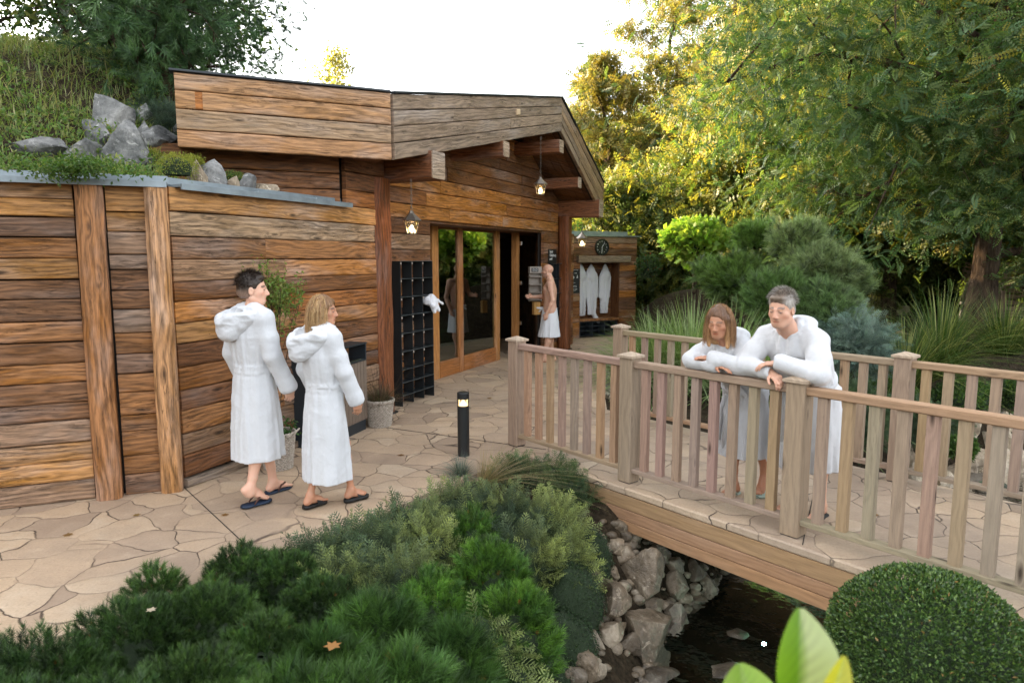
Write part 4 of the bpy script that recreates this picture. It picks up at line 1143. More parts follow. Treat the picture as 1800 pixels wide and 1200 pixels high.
def unit_spray(seed=1, n=9, side=.33, nee=6):
    """a flat feathery juniper spray, unit length along z"""
    r = np.random.default_rng(seed); V = []; T = []; C = []
    def nd(a, d, L, w, c):
        s_ = np.cross(d, [.3, .9, .2]); s_ /= np.linalg.norm(s_); k = len(V)
        V.extend([a - s_ * w, a + s_ * w, a + d * L]); T.append((k, k + 1, k + 2)); C.extend([tuple(x * .75 for x in c), tuple(x * .75 for x in c), c])
    def twig(a, d, L, lev, c):
        m = nee if lev else 4
        for i in range(m):
            p = a + d * L * (i + .3) / m
            for s in (-1, 1):
                az = r.uniform(0, 6.28); o = np.array([math.cos(az), math.sin(az), 0]) * .7 + d * 1.1; o /= np.linalg.norm(o)
                nd(p, o, .055 * r.uniform(.7, 1.3), .011, c)
        nd(a, d, L, .006, (.6, .5, .35))
        nd(a + d * L * .9, d, .07, .012, tuple(x * 1.2 for x in c))
    for i in range(n):
        t = (i + .5) / n; p = np.array([0, -.18 * t * t, t])
        for s in (-1, 1):
            d = np.array([s * .8, r.uniform(-.25, .25), .75]); d /= np.linalg.norm(d)
            twig(p, d, side * (1 - .65 * t) * r.uniform(.7, 1.2), 1, (1 + .5 * t,) * 3)
    twig(np.array([0, -.1, .75]), np.array([0, -.2, 1]), .3, 1, (1.6, 1.6, 1.3))
    return np.array(V), None, np.array(T), np.array(C)
def blob_surface(mounds, n, up_bias=.35, inner=.25):
    """random points near the surface of a union of ellipsoid mounds: pos, outward normal"""
    w = np.array([(m[3] * m[4] + m[3] * m[5]) for m in mounds]); w = w / w.sum(); P = []; N = []
    per = rng.multinomial(int(n * 1.8), w)
    for m, k in zip(mounds, per):
        d = rng.normal(size=(k, 3)); d[:, 2] = np.where(rng.uniform(0, 1, k) < .2, -np.abs(d[:, 2]) * .5, np.abs(d[:, 2])); d /= np.linalg.norm(d, axis=1, keepdims=True)
        r = np.array(m[3:6]); c = np.array(m[:3])
        f = 1 - inner * rng.uniform(0, 1, k) ** 2
        lump = 1 + .13 * fbm(d * 2.6 + c * 3, 2, 11)
        p = c + d * r * (f * lump)[:, None]; nn = d / r; nn /= np.linalg.norm(nn, axis=1, keepdims=True)
        ok = np.ones(k, bool)
        for m2 in mounds:
            if m2 is m: continue
            q = (p - np.array(m2[:3])) / np.array(m2[3:6]); ok &= (q ** 2).sum(1) > .62
        P.append(p[ok]); N.append(nn[ok])
    P = np.concatenate(P); N = np.concatenate(N); s = rng.permutation(len(P))[:n]
    return P[s], N[s]
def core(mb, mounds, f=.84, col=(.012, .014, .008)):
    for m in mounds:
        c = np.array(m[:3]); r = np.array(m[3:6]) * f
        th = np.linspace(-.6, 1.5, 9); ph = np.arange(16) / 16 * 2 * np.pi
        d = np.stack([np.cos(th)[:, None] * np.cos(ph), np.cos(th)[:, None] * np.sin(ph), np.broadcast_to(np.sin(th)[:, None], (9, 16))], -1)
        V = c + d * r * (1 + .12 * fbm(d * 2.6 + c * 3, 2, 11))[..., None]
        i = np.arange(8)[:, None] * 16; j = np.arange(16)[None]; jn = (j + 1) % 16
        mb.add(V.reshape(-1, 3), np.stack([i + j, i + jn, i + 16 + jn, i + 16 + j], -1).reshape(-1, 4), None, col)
def cvar(base, n, v=.25, mix=None, mp=.3):
    c = np.tile(np.array(base, float), (n, 1)) * rng.uniform(1 - v, 1 + v, (n, 1)) * rng.uniform(.92, 1.08, (n, 3))
    if mix is not None:
        t = (rng.uniform(0, 1, (n, 1)) < mp) * rng.uniform(.4, 1, (n, 1)); c = c * (1 - t) + np.array(mix) * t
    return c
M['core'] = plain('shaded_twigs', (.018, .032, .012), .95)  # solid filler inside the plants; their inner shade is put into its dark green
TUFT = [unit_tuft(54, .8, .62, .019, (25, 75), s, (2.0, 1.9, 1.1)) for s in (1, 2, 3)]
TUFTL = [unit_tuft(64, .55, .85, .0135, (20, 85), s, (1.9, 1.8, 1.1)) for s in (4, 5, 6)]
SPRAY = [unit_spray(s) for s in (1, 2, 3)]
LEAF = unit_leaf(); CARD = unit_card(); CARDN = unit_card(.3)
FROND = unit_frond(7, .15, .25, .4); FROND2 = unit_frond(4, .26, .36, .4)

def pine_shrub(name, label, mounds, n, size, col, units=TUFT, mix=None, mp=.2, cat='shrub', group=None, upb=.6, mat='needle', brown=.0):
    t = empty(name, (mounds[0][0], mounds[0][1], mounds[0][2] - mounds[0][5]), label, cat, group)
    P, N = blob_surface(mounds, int(n * 1.7), inner=.30)
    mb = MB()
    dirs = N + rng.normal(scale=.28, size=N.shape); dirs[:, 2] += upb
    cl = fbm(P * 7.0, 2, 21)
    C = cvar(col, len(P), .3, mix, mp) * (.85 + .7 * cl)[:, None]
    k = np.arange(len(P)) % len(units)
    for i, u in enumerate(units):
        s = k == i; scatter(mb, u, P[s] - N[s] * size * .25, dirs[s], size * rng.uniform(.75, 1.2, s.sum()), C[s])
    if brown > 0:
        s = rng.uniform(0, 1, len(P)) < brown; scatter(mb, units[0], P[s], dirs[s], size * .35, cvar((.22, .10, .035), s.sum(), .2))
    mb.build('needles', M[mat], t)
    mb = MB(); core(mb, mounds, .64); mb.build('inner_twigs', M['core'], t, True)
    return t

# ---- foreground planting
def mnd(px, py, z, rx, ry, rz): 
    g = G(px, py, z); return (g.x, g.y, z - rz, rx, ry, rz)
MG = (.034, .075, .026)
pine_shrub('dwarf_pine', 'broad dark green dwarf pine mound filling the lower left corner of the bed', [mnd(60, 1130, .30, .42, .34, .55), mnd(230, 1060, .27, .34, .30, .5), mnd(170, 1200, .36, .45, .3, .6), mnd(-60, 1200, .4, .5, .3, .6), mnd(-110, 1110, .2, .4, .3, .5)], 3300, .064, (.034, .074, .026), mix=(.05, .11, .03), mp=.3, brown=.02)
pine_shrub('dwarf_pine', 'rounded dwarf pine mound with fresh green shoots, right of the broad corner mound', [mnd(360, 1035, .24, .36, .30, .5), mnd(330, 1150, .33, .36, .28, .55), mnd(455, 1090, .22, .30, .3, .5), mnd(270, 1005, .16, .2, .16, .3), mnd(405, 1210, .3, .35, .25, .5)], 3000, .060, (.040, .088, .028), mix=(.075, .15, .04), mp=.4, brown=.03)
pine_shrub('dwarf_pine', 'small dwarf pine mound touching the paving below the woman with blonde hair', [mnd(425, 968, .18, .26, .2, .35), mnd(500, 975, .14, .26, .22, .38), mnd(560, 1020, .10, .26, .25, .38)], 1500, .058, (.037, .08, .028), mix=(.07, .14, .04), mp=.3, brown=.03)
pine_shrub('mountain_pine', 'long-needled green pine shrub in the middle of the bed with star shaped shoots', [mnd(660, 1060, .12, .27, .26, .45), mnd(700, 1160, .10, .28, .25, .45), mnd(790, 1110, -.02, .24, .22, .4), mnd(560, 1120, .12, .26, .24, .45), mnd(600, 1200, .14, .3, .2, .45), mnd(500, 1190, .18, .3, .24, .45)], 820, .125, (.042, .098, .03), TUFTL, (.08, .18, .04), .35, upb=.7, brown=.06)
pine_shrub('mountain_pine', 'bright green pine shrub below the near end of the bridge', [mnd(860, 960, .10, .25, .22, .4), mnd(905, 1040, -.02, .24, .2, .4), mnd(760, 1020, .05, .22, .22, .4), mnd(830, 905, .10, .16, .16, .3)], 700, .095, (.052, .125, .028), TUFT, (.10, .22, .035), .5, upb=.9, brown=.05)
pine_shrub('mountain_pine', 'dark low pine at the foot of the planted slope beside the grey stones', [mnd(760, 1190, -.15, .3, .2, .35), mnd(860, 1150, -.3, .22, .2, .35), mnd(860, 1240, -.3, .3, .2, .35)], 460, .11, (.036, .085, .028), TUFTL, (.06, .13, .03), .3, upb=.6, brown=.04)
def juniper(name, label, mounds, n, size, col, tip, dirb=(0, 0, .35), cat='shrub', group=None, corem=.8, flat=.7):
    t = empty(name, (mounds[0][0], mounds[0][1], mounds[0][2] - mounds[0][5]), label, cat, group)
    P, N = blob_surface(mounds, n, inner=.3); mb = MB()
    dirs = N * np.array([1, 1, flat]) + rng.normal(scale=.35, size=N.shape) + np.array(dirb)
    cl = fbm(P * 3.5, 2, 5)[:, None]; tt = np.clip(.45 + .9 * cl + rng.normal(scale=.22, size=(len(P), 1)), 0, 1)
    C = (np.array(col) * (1 - tt) + np.array(tip) * tt) * rng.uniform(.75, 1.25, (len(P), 1))
    k = np.arange(len(P)) % 3
    for i, u in enumerate(SPRAY):
        s = k == i; scatter(mb, u, P[s] - N[s] * size * .35, dirs[s], size * rng.uniform(.7, 1.3, s.sum()), C[s])
    mb.build('foliage', M['needle'], t)
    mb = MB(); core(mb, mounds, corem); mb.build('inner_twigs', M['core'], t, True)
    return t
JC, JT = (.075, .115, .06), (.30, .35, .11)
juniper('creeping_juniper', 'grey green creeping juniper along the paving by the black sandals', [mnd(640, 925, .12, .34, .22, .3), mnd(720, 895, .12, .3, .22, .3), mnd(560, 950, .10, .24, .16, .26), mnd(690, 985, .05, .34, .25, .32), mnd(600, 985, .07, .25, .2, .3)], 1250, .17, JC, JT)
juniper('creeping_juniper', 'pale tipped creeping juniper beside the black bollard, below the bridge end', [mnd(800, 865, .14, .3, .24, .3), mnd(880, 870, .12, .32, .26, .32), mnd(960, 880, .06, .3, .28, .34), mnd(750, 925, .07, .25, .2, .3), mnd(990, 940, -.1, .22, .24, .36), mnd(920, 935, -.03, .28, .2, .3)], 1500, .17, (.065, .10, .06), JT)
juniper('creeping_juniper', 'dark green low juniper carpet against the first railing post', [mnd(960, 812, .07, .34, .26, .25), mnd(905, 810, .06, .26, .2, .2), mnd(1000, 838, .02, .22, .2, .25)], 620, .14, (.045, .085, .04), (.11, .17, .055))
juniper('creeping_juniper', 'light green juniper branch hanging down the slope near the bottom edge', [mnd(880, 1110, -.18, .12, .14, .2), mnd(905, 1160, -.3, .12, .12, .2), mnd(845, 1075, -.1, .14, .14, .2)], 150, .19, (.13, .19, .07), (.28, .34, .12), (.2, -.4, -.5))
# small-leaved carpet on the slope
def carpet(name, label, mounds, n, size, col, mix, cat='ground cover', unit=LEAF, kind=None, group=None, mat='box', corem=.95, mp=.3):
    t = empty(name, (mounds[0][0], mounds[0][1], mounds[0][2] - mounds[0][5]), label, cat, group)
    if kind: t['kind'] = kind
    P, N = blob_surface(mounds, n, inner=.07); mb = MB()
    P = P + rng.normal(scale=size * .6, size=P.shape)
    dirs = N + rng.normal(scale=.8, size=N.shape)
    scatter(mb, unit, P, dirs, size * rng.uniform(.7, 1.3, len(P)), cvar(col, len(P), .35, mix, mp))
    mb.build('leaves', M[mat], t)
    mb = MB(); core(mb, mounds, corem); mb.build('inner_twigs', M['core'], t, True)
    return t
carpet('cotoneaster', 'very dark small-leaved creeping shrub covering the slope down to the stream rocks', [mnd(1000, 985, -.22, .26, .3, .4), mnd(980, 1070, -.42, .3, .28, .4), mnd(945, 1140, -.55, .32, .25, .4), mnd(1010, 1130, -.65, .18, .2, .35), mnd(1040, 930, -.18, .16, .2, .3), mnd(920, 1215, -.6, .35, .25, .4), mnd(1035, 1030, -.5, .12, .2, .3)], 30000, .0135, (.022, .048, .016), (.055, .10, .03), 'shrub')

# ---- clipped box ball
bc = D(1627, 1165, 3.05)
t = empty('clipped_box_ball', (bc.x, bc.y, bc.z - .45), 'round clipped boxwood ball in the lower right corner in front of the bridge side', 'topiary')
n = 52000; d = rng.normal(size=(n, 3)); d /= np.linalg.norm(d, axis=1, keepdims=True); d = d[(d[:, 2] > -.75) & (d @ np.array([-.45, -.85, .25]) > -.5)]
se = (np.abs(d) ** 2.5).sum(1) ** (-1 / 2.5)
R_ = .405 * se * (1 + .05 * fbm(d * 2.4, 3, 3)) * (1 - .07 * rng.uniform(0, 1, len(d)) ** 2.0 + .012 * rng.normal(size=len(d)))
P = np.array(bc) + d * R_[:, None] * np.array([1, 1, 1.04])
mb = MB(); dirs = d + rng.normal(scale=.75, size=d.shape) + np.array([0, 0, .3])
C = cvar((.042, .088, .020), len(P), .4, (.13, .21, .045), .35); C[rng.uniform(0, 1, len(P)) < .012] = (.25, .16, .05)
scatter(mb, LEAF, P, dirs, .0195 * rng.uniform(.7, 1.25, len(P)), C)
mb.build('leaves', M['box'], t)
mb = MB(); core(mb, [(bc.x, bc.y, bc.z, .40, .40, .41)], .93); mb.build('inner_twigs', M['core'], t, True)
mb = MB(); tube(mb, [(bc.x, bc.y, bc.z - 1.0), (bc.x, bc.y, bc.z)], .03, 8); mb.build('stem', M['bark'], t)

# ---- blades
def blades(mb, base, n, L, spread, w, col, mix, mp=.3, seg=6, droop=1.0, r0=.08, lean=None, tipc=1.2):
    az = rng.uniform(0, 6.283, n); out = np.abs(rng.normal(size=n)) * spread; ln = L * rng.uniform(.55, 1.1, n)
    t = np.linspace(0, 1, seg + 1)
    o = np.stack([np.cos(az), np.sin(az), np.zeros(n)], 1)
    if lean is not None: o = o + np.array(lean); 
    b = np.array(base) + np.stack([np.cos(az), np.sin(az), np.zeros(n)], 1) * r0 * rng.uniform(0, 1, (n, 1)) ** .5
    el = np.clip(out, 0.02, 1.1)
    hx = (t[None] * el[:, None] + droop * (el[:, None] + .15) * t[None] ** 2.4 * .8) ; hz = t[None] * (1 - .25 * el[:, None]) - droop * (el[:, None]) * t[None] ** 2.6 * .9
    P = b[:, None] + ln[:, None, None] * (o[:, None] * hx[..., None] + np.array([0, 0, 1.0]) * hz[..., None])
    sd_ = np.stack([-np.sin(az), np.cos(az), rng.uniform(-.5, .5, n)], 1); wd = w * (1 - t ** 1.8 * .9) * np.clip(t * 4 + .5, 0, 1)
    A = P - sd_[:, None] * wd[None, :, None] * .5; B = P + sd_[:, None] * wd[None, :, None] * .5
    V = np.stack([A, B], 2).reshape(-1, 3); k = 2 * (seg + 1); i = (np.arange(n) * k)[:, None]; j = (np.arange(seg) * 2)[None]
    Q = np.stack([i + j, i + j + 1, i + j + 3, i + j + 2], -1).reshape(-1, 4)
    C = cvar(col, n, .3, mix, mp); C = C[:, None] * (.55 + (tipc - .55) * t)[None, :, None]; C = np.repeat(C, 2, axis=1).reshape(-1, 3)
    mb.add(V, Q, None, np.clip(C, 0, 1), np.zeros((len(V), 3)))
def grass_clump(name, label, base, n, L, spread, w, col, mix, mp=.3, group=None, droop=1.0, r0=.08, cat='grass', seg=6, lean=None):
    t = empty(name, base, label, cat, group); mb = MB(); blades(mb, base, n, L, spread, w, col, mix, mp, seg, droop, r0, lean); mb.build('blades', M['grass'], t); return t
gfx = G(820, 835, .0)
grass_clump('fescue_tuft', 'blue grey fescue tuft at the foot of the black bollard', (gfx.x - .05, gfx.y, -.03), 420, .26, .55, .0028, (.12, .17, .15), (.22, .26, .2), .4, r0=.05)
gd = G(880, 842, .03)
grass_clump('dry_grass_tuft', 'straw coloured dry grass lying over the juniper beside the bollard', (gd.x - .12, gd.y, .0), 300, .38, .75, .003, (.35, .27, .14), (.2, .22, .08), .3, droop=.7, r0=.08, lean=(.9, -.2, 0))
for i, (px, py, L, lab) in enumerate(((1135, 640, 1.25, 'leftmost striped ornamental grass clump behind the far railing, next to the robe wall'), (1195, 645, 1.45, 'tall striped ornamental grass clump behind the far railing, left of the leaning woman'), (1262, 655, 1.35, 'striped ornamental grass clump right behind the leaning woman'), (1098, 640, .85, 'short arching grass clump hanging over the far railing end post'), (1325, 670, 1.1, 'dark grass clump seen low between the two leaning people'))):
    b = G(px, py + 40, 0)
    grass_clump('ornamental_grass', lab, (b.x + .25, b.y + .35, -.05), 950, L, .42, .013, (.14, .24, .06), (.42, .50, .26), .45, r0=.26)
for px, py, Y, L, lab in ((1650, 640, 10.2, 1.35, 'big arching zebra grass clump left of the large tree trunk'), (1590, 650, 9.6, 1.1, 'green zebra grass clump beside the path end'), (1760, 650, 11.5, 1.1, 'dark grass clump right of the large tree trunk')):
    b = D(px, py, Y); grass_clump('zebra_grass', lab, (b.x, b.y, float(ground_h(b.x, b.y))), 700, L, .40, .013, (.055, .10, .02), (.3, .32, .1), .25, r0=.25)
for px, py, Y, L, lab, c in ((1165, 560, 13.0, 1.0, 'dark green fine grass mound left of the lollipop maple', (.04, .085, .03)), (1215, 570, 12.2, .9, 'second fine green grass mound below the lollipop maple', (.04, .09, .03)), (1500, 560, 15.0, .9, 'olive grass clump behind the far bollard', (.10, .11, .04)), (1190, 515, 19.0, .8, 'sunlit straw coloured grass behind the rocks', (.35, .28, .12)), (1530, 545, 18.0, .7, 'pale tufted grass beside the rockery', (.3, .28, .13))):
    b = D(px, py, Y); grass_clump('fine_grass', lab, (b.x, b.y, float(ground_h(b.x, b.y))), 900, L, .5, .006, c, (.12, .16, .05), .3, r0=.35)

# ---- rocks
import functools
def ico(sub=4):
    t = bpy.data.meshes.new('tmp'); import bmesh; bm = bmesh.new(); bmesh.ops.create_icosphere(bm, subdivisions=sub, radius=1); bm.to_mesh(t); bm.free()
    V = np.zeros(len(t.vertices) * 3, np.float32); t.vertices.foreach_get('co', V); F = np.zeros(len(t.polygons) * 3, np.int32); t.polygons.foreach_get('vertices', F)
    bpy.data.meshes.remove(t); return V.reshape(-1, 3), F.reshape(-1, 3)
ICO = ico(5); ICO4 = ico(4); ICO2 = ico(3)
def rock(label, loc, r, mat='rock', seed=None, rz=0.0, group=None, col=(1, 1, 1), cat='rock', sharp=14, fine=True, name='rock', lo=.42, hi=.85):
    seed = int(U(0, 1e6)) if seed is None else seed; rr = np.random.default_rng(seed)
    V, F = ICO if fine else ICO4; P = V.copy().astype(float)
    for _ in range(sharp):
        n_ = rr.normal(size=3); n_ /= np.linalg.norm(n_); d_ = rr.uniform(lo, hi); s = P @ n_ - d_; P = P - np.clip(s, 0, None)[:, None] * n_ * .93
    P = P * (1.15 + .10 * fbm(V * 1.8 + seed % 97, 3, 2) + .07 * (1 - 2 * np.abs(fbm(V * 4 + seed % 31, 4, 4))))[:, None]
    c_, s_ = math.cos(rz), math.sin(rz); P = P * np.array(r)
    P = np.stack([P[:, 0] * c_ - P[:, 1] * s_, P[:, 0] * s_ + P[:, 1] * c_, P[:, 2]], 1) + np.array(loc)
    mb = MB(); mb.add(P, None, F, np.array(col, float)); 
    o = mb.build(name, M[mat], None, True)
    # origin to the rock's base
    o.data.transform(Matrix.Translation((-loc[0], -loc[1], -(loc[2] - r[2] * .6)))); o.location = (loc[0], loc[1], loc[2] - r[2] * .6)
    return tag(o, label, cat, group)
# ---------------------------------------------------------------- left bank (hill) behind the walls
def hill_h(x, y):
    x = np.asarray(x, float); y = np.asarray(y, float)
    px, py = x - C0[0], y - C0[1]
    d1 = -(px * w1n[0] + py * w1n[1]); d2 = -(px * w2n[0] + py * w2n[1])
    ss = lambda a, b, t: (lambda q: q * q * (3 - 2 * q))(np.clip((t - a) / (b - a), 0, 1))
    g = 2.85 * (1 - np.exp(-np.clip(d1, 0, None) / 3.2)); k = ss(-.6, 3.4, d2)
    z = 2.46 + g * k
    z = z + ss(4, 25, d2) * 2.5
    s_ = (x - D2[0]) * dAD[0] + (y - D2[1]) * dAD[1]; uu = (x - fl_end[0]) * .41 - (y - fl_end[1]) * .91
    w_ = ss(.0, .35, s_) * ss(-.02, -.12, uu); z = z * (1 - w_) + 2.3 * w_; z = np.where(uu > -.1, np.minimum(z, 2.56 + .5 * ss(.2, -1.2, s_) + 9 * ss(0, -2.0, s_)), z)
    z = z + .10 * fbm(np.stack([x * 1.3, y * 1.3, x * 0], -1), 3, 12) * ss(.1, .8, np.minimum(d1, d2))
    return z, d1, d2
gx = np.concatenate([-np.geomspace(60, 10.2, 16), np.arange(-10, -1.6, .11)]); gy = np.concatenate([np.arange(-2, 13, .11), np.geomspace(13.3, 60, 16)])
X, Y = np.meshgrid(gx, gy)
Z, d1, d2 = hill_h(X, Y)
m1 = np.clip(.05 - d1, 0, .3); X = X - w1n[0] * m1 * (d1 > -.3); Y = Y - w1n[1] * m1 * (d1 > -.3)
px, py = X - C0[0], Y - C0[1]; dd2 = -(px * w2n[0] + py * w2n[1]); m2 = np.clip(.05 - dd2, 0, .3); X = X - w2n[0] * m2 * (dd2 > -.3); Y = Y - w2n[1] * m2 * (dd2 > -.3)
keep = (d1 > -.16) & (d2 > -.16)
sP = (X - P0[0]) * DD[0] + (Y - P0[1]) * DD[1]; 
u_ = (X - fl_end[0]) * un[0] + (Y - fl_end[1]) * un[1]; 
keep &= ~((u_ < -.08) & (((X - D2[0]) * dAD[0] + (Y - D2[1]) * dAD[1]) > .2) & (Y < 14))
nx = len(gx); i = np.arange(len(gy) - 1)[:, None] * nx; j = np.arange(nx - 1)[None]
Q = np.stack([i + j, i + j + 1, i + nx + j + 1, i + nx + j], -1).reshape(-1, 4); kf = keep.reshape(-1); Q = Q[kf[Q].all(1)]
mb = MB(); mb.add(np.stack([X, Y, Z], -1).reshape(-1, 3), Q); o = mb.build('hill', M['soil'], None, True); tag(o, kind='structure')
def hit(px_, py_, hf, y0=4.0, y1=40):
    r = ray(px_, py_); ys = np.arange(y0, y1, .04); t = ys / r[1]; xs = r[0] * t; zs = CAM_H + r[2] * t
    h = hf(xs, ys); h = h[0] if isinstance(h, tuple) else h
    if isinstance(hf(xs[:1], ys[:1]), tuple): _, a, b = hf(xs, ys); ok = (a > .02) & (b > .02) & (h > zs)
    else: ok = h > zs
    k = np.argmax(ok) if ok.any() else len(ys) - 1
    return Vector((float(xs[k]), float(ys[k]), float(h[k])))
# bank rocks: px, py (base centre), half width px, half height px, colour factor
HR = [(188, 215, 40, 52, 'tall pale grey boulder topmost on the bank', 1.05), (222, 262, 46, 50, 'large grey boulder with white veins in the middle of the bank', 1.0), (152, 268, 38, 28, 'dark grey boulder left of the big veined one, above the zinc cap', .8), (60, 262, 44, 26, 'dark boulder half hidden by leaves at the far left of the bank', .6), (285, 262, 42, 24, 'flat brownish boulder below the spreading juniper on the bank', .8), (318, 240, 24, 22, 'round grey-brown rock under the juniper beside the roof edge', .75), (232, 282, 42, 22, 'rough dark rock behind the yellow stonecrop', .7), (345, 300, 24, 24, 'upright tan rock behind the zinc cap', 1.25), (372, 298, 22, 26, 'blue grey upright rock right of the tan one', .9), (300, 288, 20, 18, 'small blue grey rock between the yellow plants', .9), (456, 327, 22, 12, 'last low beige rock at the right end of the bank row', 1.3), (405, 312, 16, 16, 'small beige rock left of the green tuft', 1.2), (205, 195, 20, 18, 'small grey rock wedged behind the tall pale boulder', .8), (428, 322, 18, 14, 'small mossy rock near the right end of the bank row', .8), (172, 238, 30, 30, 'grey rock leaning against the left side of the big veined boulder', .9), (250, 205, 26, 22, 'broken grey rock right of the tall pale boulder', .95), (252, 240, 20, 26, 'narrow split grey rock beside the juniper', 1.05), (120, 275, 26, 16, 'low dark rock among leaves above the first wall post', .7), (272, 285, 22, 14, 'low rough rock above the second wall post', .75), (205, 282, 20, 14, 'dark broken rock between the wall posts', .65)]
for (a, b, hw, hh, lab, cf) in HR:
    p = hit(a, b + hh * .6, hill_h)
    if a > 330:
        kk_ = (a - 900) / F_PX / (_c + _s * .25); o_ = C0 - w2n * .16; tq = (kk_ * o_[1] - o_[0]) / (w2d[0] - kk_ * w2d[1]); q_ = o_ + w2d * tq; p = Vector((q_[0], q_[1], 2.54)); hw *= 1.25; hh *= 1.25
    k = p.y / F_PX
    tan = cf > 1.15
    rock(lab, (p.x, p.y + .05, p.z + hh * k * .55), (hw * k * 1.02, hw * k * .8, hh * k * 1.15), 'rock_tan' if tan else 'rock', rz=U(0, 3), col=(cf * .9 if not tan else 1,) * 3, sharp=18, lo=.36, hi=.78)
# juniper and small plants on the bank
p = hit(290, 225, hill_h)
juniper('spreading_juniper', 'blue green juniper spreading over the bank rocks toward the roof edge', [(p.x, p.y, p.z - .02, .34, .3, .24), (p.x + .32, p.y - .05, p.z - .12, .28, .22, .16), (p.x - .2, p.y + .1, p.z + .1, .3, .25, .2)], 560, .13, (.035, .065, .05), (.09, .14, .09))
for a, b, r_, lab in ((262, 292, .09, 'yellow green stonecrop behind the zinc cap'), (312, 300, .11, 'yellow stonecrop hanging over the zinc cap'), (190, 258, .07, 'small yellow stonecrop between the bank boulders'), (412, 322, .09, 'green moss-like tuft near the right end of the zinc cap'), (340, 292, .06, 'thin yellow stonecrop beside the tan rock')):
    p = hit(a, b, hill_h); r_ *= 1.35
    if a > 300: p = Vector(D(a, b + 8, 5.75 + (a - 300) * .011))
    carpet('stonecrop', lab, [(p.x, p.y, p.z + .05, r_, r_ * .8, r_ * .8)], 1500, .022, (.20, .24, .04) if 'green moss' not in lab else (.10, .2, .05), (.36, .34, .08), 'plant', CARDN, mat='leaf', corem=.8)
# grass and leaf cover on the bank
N_ = 30000
xs = rng.uniform(-9.5, -1.9, N_ * 3); ys = rng.uniform(3.5, 13, N_ * 3); hz, a1, a2 = hill_h(xs, ys)
ok = (a1 > .35) & (a2 > .3) & ~((((xs - D2[0]) * dAD[0] + (ys - D2[1]) * dAD[1]) > .0) & (ys > 6.0)); wgt = np.clip((a1 - .2) / 1.2, .1, 1) * (xs < -2.3); ok &= rng.uniform(0, 1, len(xs)) < wgt
xs, ys, hz = xs[ok][:N_], ys[ok][:N_], hz[ok][:N_]; cl = fbm(np.stack([xs, ys, xs * 0], 1) * 1.5, 3, 30)
def grass_field(name, xs, ys, hz, L, w, cfun, nper=1, seg=4, el=.7):
    n = len(xs); az = rng.uniform(0, 6.283, n); e = np.abs(rng.normal(size=n)) * el; ln = L * rng.uniform(.4, 1.2, n); t = np.linspace(0, 1, seg + 1)
    o = np.stack([np.cos(az), np.sin(az), np.zeros(n)], 1); b = np.stack([xs, ys, hz - .02], 1)
    P = b[:, None] + ln[:, None, None] * (o[:, None] * (t[None] * e[:, None] + e[:, None] * .8 * t[None] ** 2)[..., None] + np.array([0, 0, 1.0]) * (t[None] - .45 * e[:, None] * t[None] ** 2)[..., None])
    sd_ = np.stack([-np.sin(az), np.cos(az), 0 * az], 1); wd = w * (1 - t ** 1.5 * .92)
    V = np.stack([P - sd_[:, None] * wd[None, :, None] * .5, P + sd_[:, None] * wd[None, :, None] * .5], 2).reshape(-1, 3); k = 2 * (seg + 1); i = (np.arange(n) * k)[:, None]; j = (np.arange(seg) * 2)[None]
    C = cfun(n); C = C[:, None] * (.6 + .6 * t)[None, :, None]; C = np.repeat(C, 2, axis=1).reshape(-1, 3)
    mb = MB(); mb.add(V, np.stack([i + j, i + j + 1, i + j + 3, i + j + 2], -1).reshape(-1, 4), None, np.clip(C, 0, 1), np.zeros((len(V), 3)))
    return mb.build(name, M['grass'])
o = grass_field('bank_grass', xs, ys, hz, .17, .009, lambda n: cvar((.24, .33, .10), n, .4, (.50, .44, .25), .35) * (1 + .5 * cl)[:, None]); tag(o, 'unmown green and straw grass covering the bank', 'grass', kind='stuff')
mb = MB(); n = 26000
xs = rng.uniform(-9, -2.0, n * 3); ys = rng.uniform(3.4, 10, n * 3); hz, a1, a2 = hill_h(xs, ys); cl = fbm(np.stack([xs, ys, xs * 0], 1) * 1.8, 3, 33)
ok = (a1 > .0) & (a2 > .05) & ((cl > -.02) | (a1 < .45) & (cl > -.2)) & (xs < -2.85) & ~((((xs - D2[0]) * dAD[0] + (ys - D2[1]) * dAD[1]) > -.1) & (ys > 6.0)); xs, ys, hz = xs[ok][:n], ys[ok][:n], hz[ok][:n]
P = np.stack([xs, ys, hz + rng.uniform(0, .22, len(xs)) * np.clip(fbm(np.stack([xs, ys, xs * 0], 1) * 2.6, 2, 35) + .6, .1, 1)], 1)
scatter(mb, LEAF, P, rng.normal(size=P.shape) + (0, 0, .6), .045 * rng.uniform(.5, 1.3, len(P)), cvar((.12, .21, .055), len(P), .4, (.28, .31, .10), .35))
# trailing bit over the cap
for px_, py_, k in ((130, 296, 900), (155, 290, 500), (95, 300, 400), (30, 285, 200), (235, 300, 160)):
    q = D(px_, py_, 5.02 + (px_ - 100) * .0022); P = np.array(q) + rng.normal(size=(k, 3)) * (.10, .07, .035)
    scatter(mb, LEAF, P, rng.normal(size=P.shape), .035 * rng.uniform(.5, 1.2, k), cvar((.07, .14, .03), k, .3, (.15, .2, .06), .2))
o = mb.build('bank_ground_cover', M['leaf']); tag(o, 'leafy weeds and creepers over the bank above the log wall', 'ground cover', kind='stuff')

